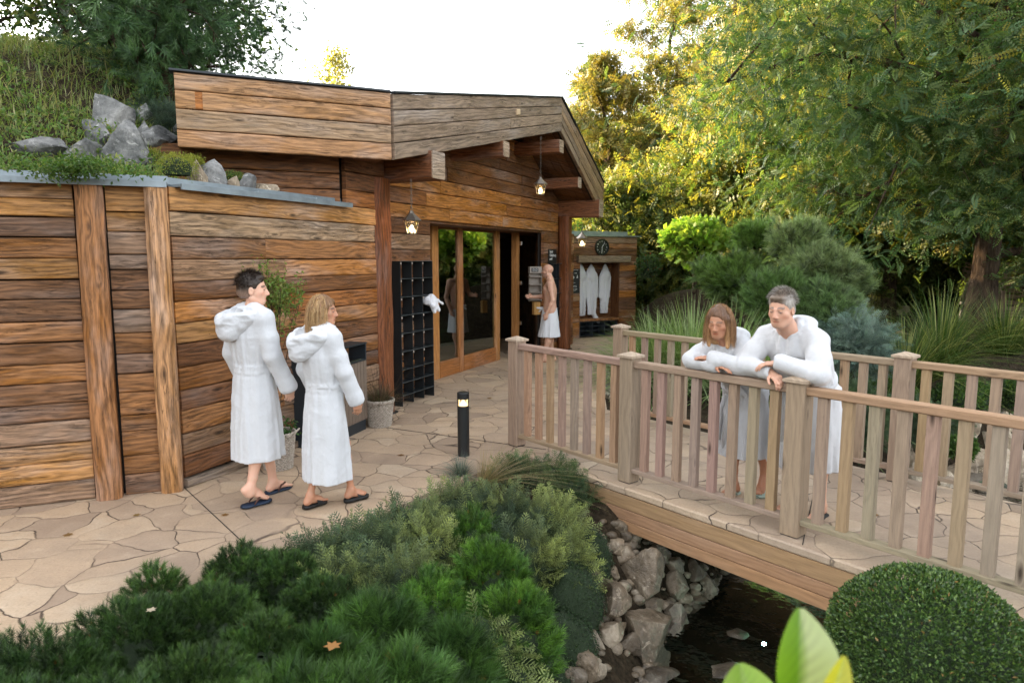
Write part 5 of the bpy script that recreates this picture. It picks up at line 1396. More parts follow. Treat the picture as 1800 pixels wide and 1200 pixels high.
# stones: stream bank
SRK = [(1085, 962, 22, 20), (1052, 955, 16, 16), (1130, 1010, 50, 62), (1075, 1050, 45, 34), (1100, 985, 18, 22), (1150, 1062, 30, 18), (1190, 1035, 36, 30), (1135, 1112, 64, 52), (1185, 1085, 30, 30), (1080, 1110, 34, 30), (1105, 1140, 26, 22), (1025, 1165, 28, 32), (1050, 1185, 26, 18), (1220, 1000, 26, 18), (1215, 960, 28, 20), (1060, 990, 16, 14), (1078, 1015, 16, 12), (1160, 975, 26, 22), (1185, 1000, 20, 26), (1240, 1030, 26, 14), (1250, 985, 22, 16), (1010, 1195, 30, 16), (1120, 950, 16, 16), (1062, 1078, 22, 16), (1150, 935, 22, 14), (1275, 1010, 20, 14), (1050, 1020, 18, 22), (1168, 1145, 24, 14), (1045, 1130, 20, 22), (1230, 1065, 24, 16), (905, 1190, 24, 14), (1185, 940, 24, 14), (1095, 930, 18, 12)]
SL = {2: 'large grey-brown boulder in the upper middle of the bank under the bridge', 7: 'largest wet brown boulder at the foot of the bank, touching the pebbles', 11: 'pale upright rock at the edge of the dark creeping shrub near the bottom edge', 5: 'smooth grey oval stone between the two largest bank boulders', 10: 'orange-brown angular stone at the waterline below the largest boulder', 3: 'reddish flat-faced rock left of the largest boulder', 6: 'wide flat brown stone right of the smooth grey oval one', 8: 'light brown angular stone right of the largest boulder', 9: 'white and brown streaked rock left of the waterline stones'}
ORD = ['first', 'second', 'third', 'fourth', 'fifth', 'sixth', 'seventh', 'eighth', 'ninth', 'tenth', 'eleventh', 'twelfth']
def row_labels(items, skip, what, where, rows=('top', 'upper', 'lower', 'bottom')):
    ids = sorted([i for i in range(len(items)) if i not in skip], key=lambda i: items[i][1]); out = {}; n = -(-len(ids) // len(rows))
    for r, nm in enumerate(rows):
        for k, i in enumerate(sorted(ids[r * n:(r + 1) * n], key=lambda i: items[i][0])): out[i] = f'{what}, {ORD[k]} from the left in the {nm} row {where}'
    return out
SRL = row_labels(SRK, SL, 'small wet stone', 'under the bridge')
for i, (a, b, hw, hh) in enumerate(SRK):
    p = hit(a, b + hh * .5, ground_h, 2.5, 9); k = p.y / F_PX
    w_ = float(rng.choice([.8, 1, 1.15, 1.3])); 
    if i in (0, 4, 11, 9, 15, 16): w_ = 1.6
    rock(SL.get(i, SRL.get(i)), (p.x, p.y + .02, p.z + hh * k * .35), (hw * k * .98, hw * k * .75, hh * k * .98), 'rock_wet', rz=U(0, 3), col=(w_ * 1.1, w_ * 1.1, w_ * 1.08), group='stones of the stream bank', sharp=13, fine=i in SL, name='stone', lo=.45)
ms = MB()
for k in range(240):
    a_, b_ = U(995, 1290), U(925, 1200)
    if a_ > 1290 - (b_ - 925) * .35 or a_ < 1000 + (1100 - b_) * .25: continue
    p = hit(a_, b_, ground_h, 2.5, 9); V_, F_ = ICO2; r_ = U(.02, .06); V2 = V_ * (1 + .25 * fbm(V_ * 1.5 + k, 2, 5))[:, None] * np.array((r_, r_ * U(.6, 1), r_ * U(.5, .9))); w_ = U(.7, 1.9)
    ms.add(V2 + np.array(p) + (0, 0, r_ * .3), None, F_, (w_, w_, w_ * .97))
o = ms.build('gravel_between_stones', M['rock_wet'], None, True); tag(o, 'small rubble filling the gaps of the stone bank under the bridge', 'rubble', kind='stuff')
# submerged / pool stones
for i in range(10):
    t_ = 2.7 - i * .19; k0 = int(t_); q = STR[k0] + (STR[k0 + 1] - STR[k0]) * (t_ - k0) + rng.normal(size=2) * .42; r_ = U(.07, .2)
    rock(f'dark stone lying in the stream under the bridge, {ORD[i]} one counted downstream', (float(q[0]), float(q[1]), -1.04), (r_, r_ * U(.7, 1), r_ * .6), 'rock_wet', col=(.45, .45, .42), group='dark stones in the water', sharp=7, fine=False, name='stone', lo=.7)
# rockery and cascade right, behind the bridge
CR = [(1652, 850, 22, 18, 1.2), (1690, 840, 26, 26, .95), (1722, 862, 22, 26, .8), (1752, 868, 30, 20, .8), (1708, 812, 26, 16, 1.15), (1760, 822, 20, 22, 1.3), (1742, 785, 18, 20, 1.3), (1780, 800, 18, 30, 1.2), (1650, 790, 18, 18, .9), (1610, 835, 18, 16, 1.3), (1700, 755, 16, 18, 1.1), (1790, 760, 16, 16, .9), (1735, 730, 16, 14, .7), (1800, 850, 20, 20, .9), (1640, 815, 16, 14, 1.2), (1582, 800, 18, 14, 1.0), (1800, 700, 24, 18, .8), (1560, 770, 16, 12, .9), (1770, 745, 18, 14, 1.3)]
CL = {3: 'smooth greenish stone standing in the turquoise pool', 5: 'bright white rock in the cascade', 0: 'pale rock beside the far post foot of the bridge', 2: 'mossy brown rock at the pool edge', 7: 'tall white rock at the right picture edge'}
CRL = row_labels(CR, CL, 'pale cascade rock', 'behind the far railing')
for i, (a, b, hw, hh, w_) in enumerate(CR):
    p = hit(a, b + hh * .4, ground_h, 5.8, 13); k = p.y / F_PX
    rock(CL.get(i, CRL.get(i)), (p.x, p.y, p.z + hh * k * .4), (hw * k * 1.3, hw * k, hh * k * 1.4), 'rock_tan' if w_ > .85 else 'rock_wet', rz=U(0, 3), col=(w_ * 1.1,) * 3 if i != 3 else (.55, .95, .75), group='pale rocks of the cascade', sharp=10, fine=True)
for i, (a, b, Y, hw, hh, w_, lab) in enumerate(((1140, 505, 15.5, 50, 14, .7, 'long flat dark rock at the right end of the robe wall'), (1165, 520, 14.5, 38, 16, .8, 'grey boulder behind the fine grass, right of the robe wall'), (1125, 545, 13.5, 12, 20, .8, 'narrow grey stone touching the right end of the robe wall'), (1550, 540, 17, 26, 16, 1.3, 'pale rock near the far bollard'), (1580, 552, 16, 22, 14, 1.1, 'second pale rock beside the path'), (1505, 500, 20, 36, 22, 1.3, 'sunlit tan rock behind the blue pine'))):
    p = hit(a, b, ground_h, 9, 30); k = p.y / F_PX; rock(lab, (p.x, p.y, p.z + hh * k * .2), (hw * k, hw * k * .7, hh * k), 'rock_tan' if w_ > 1 else 'rock', col=(w_,) * 3)

# ---- middle distance shrubs
def gz(x, y): return float(ground_h(x, y))
def crown_shrub(name, label, px_, py_, Y, rpx, rpy, n, size, unit, col, mix, mp=.3, mat='leaf', trunk=True, upb=.2, lumps=7, coref=.62, cat='tree', group=None):
    c = D(px_, py_, Y); k = Y / F_PX; R = (rpx * k, rpx * k, rpy * k); g0 = gz(c.x, c.y)
    t = empty(name, (c.x, c.y, g0), label, cat, group)
    md = [(c.x, c.y, c.z, R[0] * .72, R[1] * .72, R[2] * .72)]
    for i in range(lumps):
        d = rng.normal(size=3); d[2] = abs(d[2]) * .8 - .2; d /= np.linalg.norm(d); md.append((c.x + d[0] * R[0] * .5, c.y + d[1] * R[1] * .5, c.z + d[2] * R[2] * .5, R[0] * .45, R[1] * .45, R[2] * .42))
    P, N = blob_surface(md, n, inner=.35); mb = MB(); P = P + rng.normal(scale=size * .4, size=P.shape)
    dirs = N + rng.normal(scale=.5, size=N.shape) + np.array([0, 0, upb]); cl = fbm(P * 2.2, 2, 9)
    us = unit if isinstance(unit, list) else [unit]; kk = np.arange(len(P)) % len(us); C = cvar(col, len(P), .3, mix, mp) * (1 + .3 * cl)[:, None]
    for i, u in enumerate(us): s = kk == i; scatter(mb, u, P[s], dirs[s], size * rng.uniform(.7, 1.25, s.sum()), C[s])
    mb.build('crown', M[mat], t)
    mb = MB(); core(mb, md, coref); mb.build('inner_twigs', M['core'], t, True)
    if trunk:
        mb = MB(); tube(mb, [(c.x, c.y, g0 - .1), (c.x + .03, c.y, (g0 + c.z) / 2), (c.x, c.y, c.z)], [.06 * R[0] + .03, .05 * R[0] + .02, .03], 8)
        for i in range(5):
            d = rng.normal(size=3); d[2] = abs(d[2]); d /= np.linalg.norm(d); tube(mb, [(c.x, c.y, c.z - R[2] * .4), tuple(np.array([c.x, c.y, c.z]) + d * np.array(R) * .7)], [.03, .01], 6)
        mb.build('trunk', M['bark_pine'], t)
    return t
TF = [unit_tuft(34, .6, .75, .022, (20, 80), s) for s in (7, 8)]
crown_shrub('lollipop_maple', 'bright green ball-headed maple on a thin stem right of the robe wall', 1221, 430, 15.0, 58, 44, 5200, .13, unit_leaf(.95, .1), (.22, .38, .05), (.42, .52, .10), .4, lumps=9, coref=.6)
TF = [unit_tuft(30, .6, .75, .03, (20, 80), s, (1.9, 1.8, 1.2)) for s in (7, 8)]
for (a, b, Y, rx, ry, n, lab, c) in ((1398, 430, 12.0, 44, 34, 520, 'pompon-shaped blue green pine crown above the man in the robe', (.065, .11, .085)), (1440, 480, 11.4, 62, 52, 900, 'wide long-needled blue pine behind and right of the leaning man', (.06, .10, .085)), (1330, 430, 13.0, 36, 34, 420, 'upright green pine crown right of the lollipop maple', (.045, .10, .04)), (1300, 505, 12.5, 60, 50, 800, 'dark bushy pine behind the leaning woman', (.035, .075, .032)), (1370, 540, 11.0, 60, 60, 900, 'dense dark pine right behind the leaning man', (.032, .07, .04)), (1455, 560, 10.5, 58, 60, 900, 'low blue green pine beside the path', (.04, .08, .062)), (1255, 490, 13.5, 28, 26, 260, 'small cloud-pruned pine left of the dark bushy one', (.04, .085, .04)), (1480, 500, 12.0, 40, 40, 450, 'bluish pine pad reaching right over the path', (.065, .11, .09))):
    crown_shrub('garden_pine', lab, a, b, Y, rx * .86, ry * .86, int(n * 1.3), .19, TF, (c[0] * 2.1, c[1] * 1.75, c[2] * 1.1), (c[0] * 3.4, c[1] * 2.9, c[2] * 1.8), .4, 'needle', upb=.6, lumps=7, coref=.6)
crown_shrub('weeping_cedar', 'silvery blue weeping cedar mound beside the paved path', 1500, 620, 8.6, 52, 48, 1300, .20, SPRAY, (.10, .16, .13), (.18, .25, .2), .4, 'needle', True, -.6, 6, .75, 'shrub')
crown_shrub('yew_bush', 'dark green conifer mass behind the railing right of the leaning man', 1490, 745, 7.9, 75, 70, 1500, .15, SPRAY, (.055, .10, .045), (.10, .16, .06), .3, 'needle', False, .2, 8, .85, 'shrub')
crown_shrub('yew_bush', 'low dark conifer between the far railing balusters near the cascade', 1625, 760, 8.2, 60, 50, 1100, .13, SPRAY, (.05, .095, .04), (.1, .16, .06), .3, 'needle', False, .2, 6, .85, 'shrub')
for (a, b, Y, rx, ry, lab) in ((1700, 700, 9.0, 60, 34, 'low green cushion plant above the cascade rocks'), (1780, 700, 9.4, 50, 40, 'mossy green cushion at the right edge behind the far railing'), (1690, 790, 7.6, 26, 26, 'dark rounded cushion between the cascade rocks'), (1560, 690, 8.8, 50, 30, 'flat green cover behind the far railing post'), (1390, 680, 8.8, 60, 60, 'dark broadleaf shrub behind the leaning man'), (1320, 740, 8.3, 50, 50, 'dark ground shrub seen between the two leaning people')):
    crown_shrub('leafy_shrub', lab, a, b, Y, rx, ry, 4500, .045, LEAF, (.055, .11, .03), (.13, .21, .05), .3, 'leaf', False, .2, 6, .88, 'shrub')
crown_shrub('rose_bush', 'loose shrub with a few pink blossoms beside the robe wall', 1140, 480, 16.5, 24, 40, 1600, .06, LEAF, (.06, .11, .04), (.45, .12, .10), .03, 'leaf', False, .3, 6, .5, 'shrub')

# far bollards
def bollard(loc, h, r, label, lit=True):
    t = empty('bollard_lamp', loc, label, 'lamp'); x, y, z = loc
    mb = MB(); lathe(mb, loc, [(.001, 0), (r * 1.0, .002), (r, h * .8), (.001, h * .8)], 28); mb.build('bollard_post', M['black_metal'], t, False)
    mb = MB(); lathe(mb, loc, [(r * .98, h * .8), (r * .98, h * .905)], 28); mb.build('bollard_lens', M['lampglass'], t, True)
    mb = MB(); lathe(mb, loc, [(r * 1.02, h * .905), (r * 1.03, h * .91), (r * 1.03, h * .99), (r * .95, h), (.001, h)], 28); mb.build('bollard_cap', M['black_metal'], t)
    mb = MB(); lathe(mb, loc, [(r * .8, h * .805), (r * .5, h * .84), (r * .18, h * .885), (.001, h * .9)], 20); mb.build('light_cone', M['bollard_light'] if lit else M['silver'], t, True)
bl = G(815, 800, 0); bollard((bl.x, bl.y, -.03), .66, .058, 'lit black bollard lamp at the edge of the terrace, behind the juniper')
bp_ = D(1497, 600, 14.0); bollard((bp_.x, bp_.y, .2), .78, .06, 'unlit black bollard lamp in the background beside the path', False)
bp_ = D(1687, 600, 14.5); bollard((bp_.x, bp_.y, .3), .7, .06, 'small unlit black bollard lamp left of the large tree trunk', False)
# slatted fence far right
fb = empty('slatted_fence', (10.4, 15.3, 0), 'weathered horizontal slatted fence behind the large tree trunk at the right', 'fence')
mb = MB()
fa, fbp = D(1690, 600, 16.5), D(1830, 600, 15.5)
for k in range(11): plank(mb, (fa.x, fa.y), (fbp.x + 1, fbp.y), .25 + k * .14, .37 + k * .14, .25 + k * .14, .37 + k * .14, (-.2, -.98), .03, wc('g'), wob=.002)
mb.build('slats', M['wood_grey'], fb)
for k in range(3): 
    mb = MB(); q = fa + (fbp - fa) * (k / 2.0); box(mb, (q.x, q.y + .06, .9), .1, .1, 1.8, col=wc('g')); mb.build('fence_post', M['wood_grey'], fb)
# ---------------------------------------------------------------- trees
def tree(name, label, base, H, crown_r, n_leaf, size, unit, col, mix, mp=.4, trunk_r=.15, clear=.3, limbs=14, droop=.0, mat='leaf', group=None, spread=.45, leanv=(0, 0), cat='tree', sub=5, topw=.5, sunc=None, botz=None, tseed=None, bark='bark', clus=.55, trunk_curve=.25):
    global rng
    keep = rng
    if tseed is not None: rng = np.random.default_rng(tseed)
    bx, by, bz_ = base
    t = empty(name, base, label, cat, group)
    # trunk
    k = 8; ts = np.linspace(0, 1, k); wv = rng.normal(size=(k, 2)).cumsum(0) * trunk_curve * .35
    tp = np.stack([bx + leanv[0] * ts * H + wv[:, 0] * ts, by + leanv[1] * ts * H + wv[:, 1] * ts, bz_ - .15 + ts * H * .93], 1)
    mb = MB(); tube(mb, tp, trunk_r * (1 - .85 * ts ** .9) * (1 + .35 * np.exp(-ts * 25)), 10)
    cl = []
    for i in range(limbs):
        f = clear + (1 - clear) * (i + U(0, .8)) / limbs; f = min(f, .97); q = np.array([np.interp(f, ts, tp[:, a]) for a in range(3)])
        az = i * 2.4 + U(-.5, .5); g = (f - clear) / (1 - clear)
        prof = (math.sin(math.pi * min(1, (g * .82 + .16))) ** .6) * (1 - (1 - topw) * g); L = crown_r * prof * U(.75, 1.15)
        el = U(.1, .55) + .5 * g
        d = np.array([math.cos(az) * math.cos(el), math.sin(az) * math.cos(el), math.sin(el)])
        pts = [q + d * L * s_ + np.array([0, 0, -droop * L * s_ ** 2 * .6]) + rng.normal(size=3) * .05 * L * s_ for s_ in (0, .33, .66, 1)]
        r_ = trunk_r * (1 - .8 * f) * .45
        tube(mb, pts, [r_, r_ * .7, r_ * .4, r_ * .12], 6, caps=False); pts = np.array(pts)
        for j in range(sub):
            s_ = U(.3, 1.0); p = np.array([np.interp(s_, (0, .33, .66, 1), pts[:, a]) for a in range(3)])
            d2 = d * .5 + rng.normal(size=3) * .7; d2[2] = d2[2] * .7 + .15; d2 /= np.linalg.norm(d2); l2 = L * U(.2, .45) + .25
            e = p + d2 * l2 + np.array([0, 0, -droop * l2 * .5]); tube(mb, [p, (p + e) / 2 + rng.normal(size=3) * .04, e], [r_ * .35 + .004, r_ * .2 + .003, .003], 5, caps=False)
            for s2 in (.35, .7, 1.0): cl.append((*(p + (e - p) * s2), l2))
        cl.append((*pts[-1], L * .4))
    mb.build('trunk', M[bark], t)
    cl = np.array(cl); per = n_leaf // len(cl) + 1; ci = np.repeat(np.arange(len(cl)), per)
    cr = np.clip(cl[ci, 3:4] * spread, .18, 1.1)
    off = rng.normal(size=(len(ci), 3)) * cr * np.array([1, 1, clus]); P = cl[ci, :3] + off; P[:, 2] -= droop * np.abs(off[:, 0]) * .5
    keep_ = np.ones(len(P), bool)
    if botz is not None: keep_ &= P[:, 2] > botz
    P = P[keep_]; off = off[keep_]
    dirs = off / (np.linalg.norm(off, axis=1, keepdims=True) + 1e-6) * .6 + rng.normal(scale=.5, size=P.shape); dirs[:, 2] -= droop * .7
    nz = fbm(P * .9, 2, 40)[:, None]
    C = cvar(col, len(P), .3, mix, mp) * (1 + .25 * nz)
    if sunc is not None:  # upper leaves tinted golden: painted low sunlight plus real autumn yellowing
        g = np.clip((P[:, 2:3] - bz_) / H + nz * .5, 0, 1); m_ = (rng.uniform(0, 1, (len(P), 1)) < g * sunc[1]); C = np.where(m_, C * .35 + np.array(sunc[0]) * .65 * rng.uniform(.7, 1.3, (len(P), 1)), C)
    mb = MB(); scatter(mb, unit, P, dirs, size * rng.uniform(.7, 1.3, len(P)), C); mb.build('crown', M[mat], t)
    rng = keep
    return t
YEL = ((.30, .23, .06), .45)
GR = (.075, .125, .035); GRD = (.04, .085, .03)
FG = 'golden lit trees of the wood behind the garden'
# big feathery tree at the right
b = D(1713, 634, 13.2)
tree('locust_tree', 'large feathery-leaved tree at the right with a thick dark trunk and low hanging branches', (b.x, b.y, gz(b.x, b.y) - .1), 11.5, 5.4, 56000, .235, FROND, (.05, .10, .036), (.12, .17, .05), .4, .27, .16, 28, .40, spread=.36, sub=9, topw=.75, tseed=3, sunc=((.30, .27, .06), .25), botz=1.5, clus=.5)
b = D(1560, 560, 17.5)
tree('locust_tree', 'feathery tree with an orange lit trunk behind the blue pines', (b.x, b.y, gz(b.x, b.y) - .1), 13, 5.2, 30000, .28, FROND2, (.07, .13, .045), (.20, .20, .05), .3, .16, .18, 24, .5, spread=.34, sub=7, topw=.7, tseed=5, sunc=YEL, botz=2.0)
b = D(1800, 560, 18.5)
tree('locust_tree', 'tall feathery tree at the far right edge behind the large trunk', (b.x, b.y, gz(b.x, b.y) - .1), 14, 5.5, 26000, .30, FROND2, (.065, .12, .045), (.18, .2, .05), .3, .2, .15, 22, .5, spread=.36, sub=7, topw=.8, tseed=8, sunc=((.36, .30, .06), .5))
labs = [(1020, 30, 7.6, 2.4, 'slender tree just right of the gable peak at the left end of the wood', 14, .6), (1085, 27, 9.6, 2.8, 'tall thin tree rising over the robe wall', 16, .55), (1165, 29, 14.5, 3.2, 'tall airy tree above the lollipop maple', 18, .5), (1245, 26, 16.5, 3.2, 'airy tree with several visible stems right of the tall airy one', 18, .5), (1330, 30, 17, 4.0, 'airy golden tree left of the dense trees', 20, .55), (1400, 22, 15, 4.6, 'dense golden green tree in the middle of the wood', 22, .7), (1480, 26, 18, 5.0, 'tall golden topped tree behind the dense one', 22, .7), (1640, 25, 18, 5.5, 'tall dense tree behind the large feathery one', 24, .8), (1750, 27, 19, 5.5, 'tall tree in the upper right corner', 24, .8)]
for i, (px_, Y, H, R, lab, lm, tw) in enumerate(labs):
    b = D(px_, 500, Y); thin = i < 5
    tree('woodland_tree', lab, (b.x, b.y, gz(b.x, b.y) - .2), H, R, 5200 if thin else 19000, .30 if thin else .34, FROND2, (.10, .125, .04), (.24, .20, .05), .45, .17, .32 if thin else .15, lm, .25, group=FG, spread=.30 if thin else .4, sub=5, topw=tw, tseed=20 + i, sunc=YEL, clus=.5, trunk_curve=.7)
# lower fill trees and bushes of the wood
fill = [(1040, 34, 6.5, 3.4), (1130, 33, 7.5, 3.6), (1210, 31, 7.5, 3.6), (1290, 26, 7.0, 3.6), (1190, 24, 5.0, 2.6), (1370, 24, 7.5, 3.8), (1440, 20, 6.0, 3.2), (1500, 22, 8, 3.8), (1600, 20, 7.0, 3.6), (1690, 21, 8, 3.6), (1800, 21, 8, 3.8), (1090, 21, 4.4, 2.0), (1250, 21, 4.6, 2.4), (1330, 19, 4.6, 2.4), (1870, 17, 8, 4)]
fl = ['low bushy tree directly behind the robe wall', 'rounded bushy tree above the wall clock', 'rounded bushy tree behind the lollipop maple', 'bushy tree with yellow tips left of the pines', 'small dark tree right behind the lollipop maple', 'broad yellow-green bushy tree behind the pompon pine', 'dark bushy tree behind the wide blue pine', 'bushy dark tree left of the orange lit trunk', 'deep green bushy tree behind the zebra grass', 'shaded bushy tree left of the large trunk', 'shaded bushy tree at the right edge', 'dark bush at the corner of the robe wall', 'dark bush under the bushy trees, behind the small pine', 'dark bush behind the leaning man', 'dark overhanging tree outside the right edge']
for i, (px_, Y, H, R) in enumerate(fill):
    b = D(px_, 500, Y)
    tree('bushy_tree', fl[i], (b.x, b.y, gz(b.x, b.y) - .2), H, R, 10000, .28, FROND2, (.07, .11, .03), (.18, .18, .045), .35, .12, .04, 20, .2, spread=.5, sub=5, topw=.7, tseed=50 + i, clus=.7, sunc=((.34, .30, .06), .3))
# far wood closing the view
mb = MB(); n = 60000; az = rng.uniform(-.05, .95, n); Rr = rng.uniform(42, 56, n); hh = rng.uniform(0, 1, n) ** .8 * (6 + 3 * fbm(np.stack([az * 9, az * 0, az * 0], 1), 2, 3)) * np.clip((az + .1) * 6, .3, 1.25)
P = np.stack([np.sin(az) * Rr, np.cos(az) * Rr, 1 + hh], 1)
scatter(mb, FROND2, P, rng.normal(size=P.shape), 1.0 * rng.uniform(.7, 1.4, n), cvar((.05, .08, .025), n, .35, (.2, .2, .05), .3))
o = mb.build('far_wood', M['leaf']); tag(o, 'mass of far woodland foliage closing the view behind the garden', 'woodland', kind='stuff')
# trees on and behind the bank, left
p = hit(296, 182, hill_h, 7)
BPN = unit_tuft(40, .6, .7, .018, (20, 75), 12)
tree('pine_tree', 'bushy dark green pine standing on the bank left of the roof edge', (p.x, p.y, p.z - .1), 3.4, 1.05, 4200, .16, BPN, (.06, .13, .055), (.10, .19, .07), .4, .07, .10, 26, .05, 'needle', spread=.42, sub=6, topw=.6, tseed=4, clus=.8, bark='bark_pine')
p = hit(240, 150, hill_h, 7)
tree('pine_tree', 'smaller slim pine in front left of the bushy pine on the bank', (p.x, p.y, p.z - .1), 2.6, .5, 800, .16, BPN, (.055, .12, .05), (.09, .17, .065), .4, .05, .1, 16, .05, 'needle', spread=.42, sub=5, topw=.6, tseed=6, clus=.8, bark='bark_pine')
for i, (px_, Y, H, R, n, lab) in enumerate(((215, 13.5, 7.0, 2.4, 20000, 'leafy deciduous tree behind the pine on the bank'), (330, 15.0, 6.6, 2.6, 19000, 'leafy tree whose branches reach right over the roof corner'), (140, 12.0, 4.6, 1.5, 5500, 'thin leafy tree at the top left with sky showing through'), (10, 13.0, 6.5, 1.7, 4500, 'leafy tree in the top left corner'))):
    b = D(px_, 300, Y); h0 = float(hill_h(b.x, b.y)[0]); h0 = max(h0, 3.5)
    tree('deciduous_tree', lab, (b.x, b.y, h0 - .2), H, R, n, .12, LEAF if Y < 14 else LEAF, (.05, .10, .025), (.18, .19, .045), .25, .10, .12, 20, .1, spread=.4, sub=7, topw=.7, tseed=70 + i, clus=.7)
b = D(578, 150, 30); tree('birch_tree', 'pale small tree rising behind the middle of the roof', (b.x, b.y, 2.0), 9.3, 1.5, 4200, .15, LEAF, (.22, .24, .08), (.34, .30, .1), .5, .07, .35, 16, .2, spread=.4, sub=6, topw=.6, tseed=90, clus=.8)
# unseen trees added left of the frame to keep the low sun off the terrace
for i, (x, y, H, R) in enumerate(((-14, 9, 5.5, 3.2), (-17, 15, 6, 3.4), (-13, 4, 5.5, 3.2), (-20, 21, 6, 3.6), (-15, -2, 5.5, 3.2))):
    tree('bank_tree', ['broad tree on the bank beyond the left edge', 'tall tree farther along the bank beyond the left edge', 'tree above the log wall beyond the left edge', 'farthest tree of the bank row beyond the left edge', 'nearest tree of the bank row beyond the left edge'][i], (x, y, float(hill_h(x, y)[0]) - .2), H, R, 5000, .5, FROND2, GR, (.2, .2, .05), .3, .2, .1, 18, .1, spread=.5, tseed=110 + i)
# ---- big out-of-focus leaves close to the camera
t = empty('broadleaf_plant', G(1400, 1400, .6), 'blurred yellow-green broad leaves at the bottom edge, closest to the camera', 'plant')
def bigleaf(tip, base, w, bend, colr, nrm):
    tip = np.array(tip); base = np.array(base); ax = tip - base; L = np.linalg.norm(ax); ax /= L; nrm = np.array(nrm, float); sd_ = np.cross(ax, nrm); sd_ /= np.linalg.norm(sd_); nn = np.cross(sd_, ax)
    us = np.linspace(0, 1, 19); vs = np.linspace(-1, 1, 11); V = []; C = []
    for u in us:
        hw = w * (math.sin(math.pi * min(1, u * .93 + .05)) ** .75)
        for v in vs:
            p = base + ax * L * u + sd_ * v * hw + nn * (abs(v) * hw * .35 + bend * math.sin(u * 3.1) * L * .12)
            V.append(p); vein = math.cos((u * 9 + abs(v) * 2.2) * 2 * math.pi)
            c = np.array(colr[0]) * (1 - abs(v) * .5) + np.array(colr[1]) * abs(v) * .5
            if v > .15 and len(colr) > 2: c = c * .5 + np.array(colr[2]) * .5
            if abs(v) < .12: c = c * .6 + np.array((.4, .5, .2)) * .4
            C.append(c * (1 + .12 * vein))
    n = len(vs); i = np.arange(len(us) - 1)[:, None] * n; j = np.arange(n - 1)[None]
    mb = MB(); mb.add(V, np.stack([i + j, i + j + 1, i + n + j + 1, i + n + j], -1).reshape(-1, 4), None, np.clip(C, 0, 1)); return mb.build('leaf', M['bigleaf'], t, True)
bigleaf(D(1405, 1068, 1.0), D(1400, 1270, .95), .054, .5, [(.09, .21, .01), (.20, .36, .03), (.75, .78, .52)], (.2, -.95, .3))
bigleaf(D(1484, 1152, .93), D(1425, 1290, .90), .026, .5, [(.42, .42, .04), (.5, .45, .04)], (.2, -.95, .3))
bigleaf(D(1300, 1165, 1.0), D(1330, 1280, .95), .042, .5, [(.20, .36, .03), (.35, .5, .08)], (-.2, -.85, .5))
mb = MB(); tube(mb, [tuple(D(1400, 1268, .95)), tuple(D(1380, 1330, .97)), tuple(D(1375, 1500, 1.0))], .006, 6, (.15, .25, .05)); mb.build('stem', M['leaf'], t)
# underwater lamp
lp = G(1341, 1133, -1.0); t = empty('underwater_lamp', (lp.x, lp.y, lp.z - .04), 'small glowing turquoise spotlight in the dark water under the bridge', 'lamp')
mb = MB(); lathe(mb, (lp.x, lp.y, lp.z - .03), [(.03, 0), (.035, .03), (.024, .034)], 14); mb.build('lamp_housing', M['black_metal'], t)
mb = MB(); lathe(mb, (lp.x, lp.y, lp.z - .0), [(.015, .003), (.010, .008), (.001, .010)], 14); mb.build('lamp_lens', M['cyan_light'], t)
pl_ = bpy.data.lights.new('pool_light', 'POINT'); pl_.energy = .6; pl_.color = (.3, 1, .85); pl_.shadow_soft_size = .02; q_ = bpy.data.objects.new('pool_light', pl_); COL.objects.link(q_); q_.parent = t; q_.location = (0, -.02, .08)
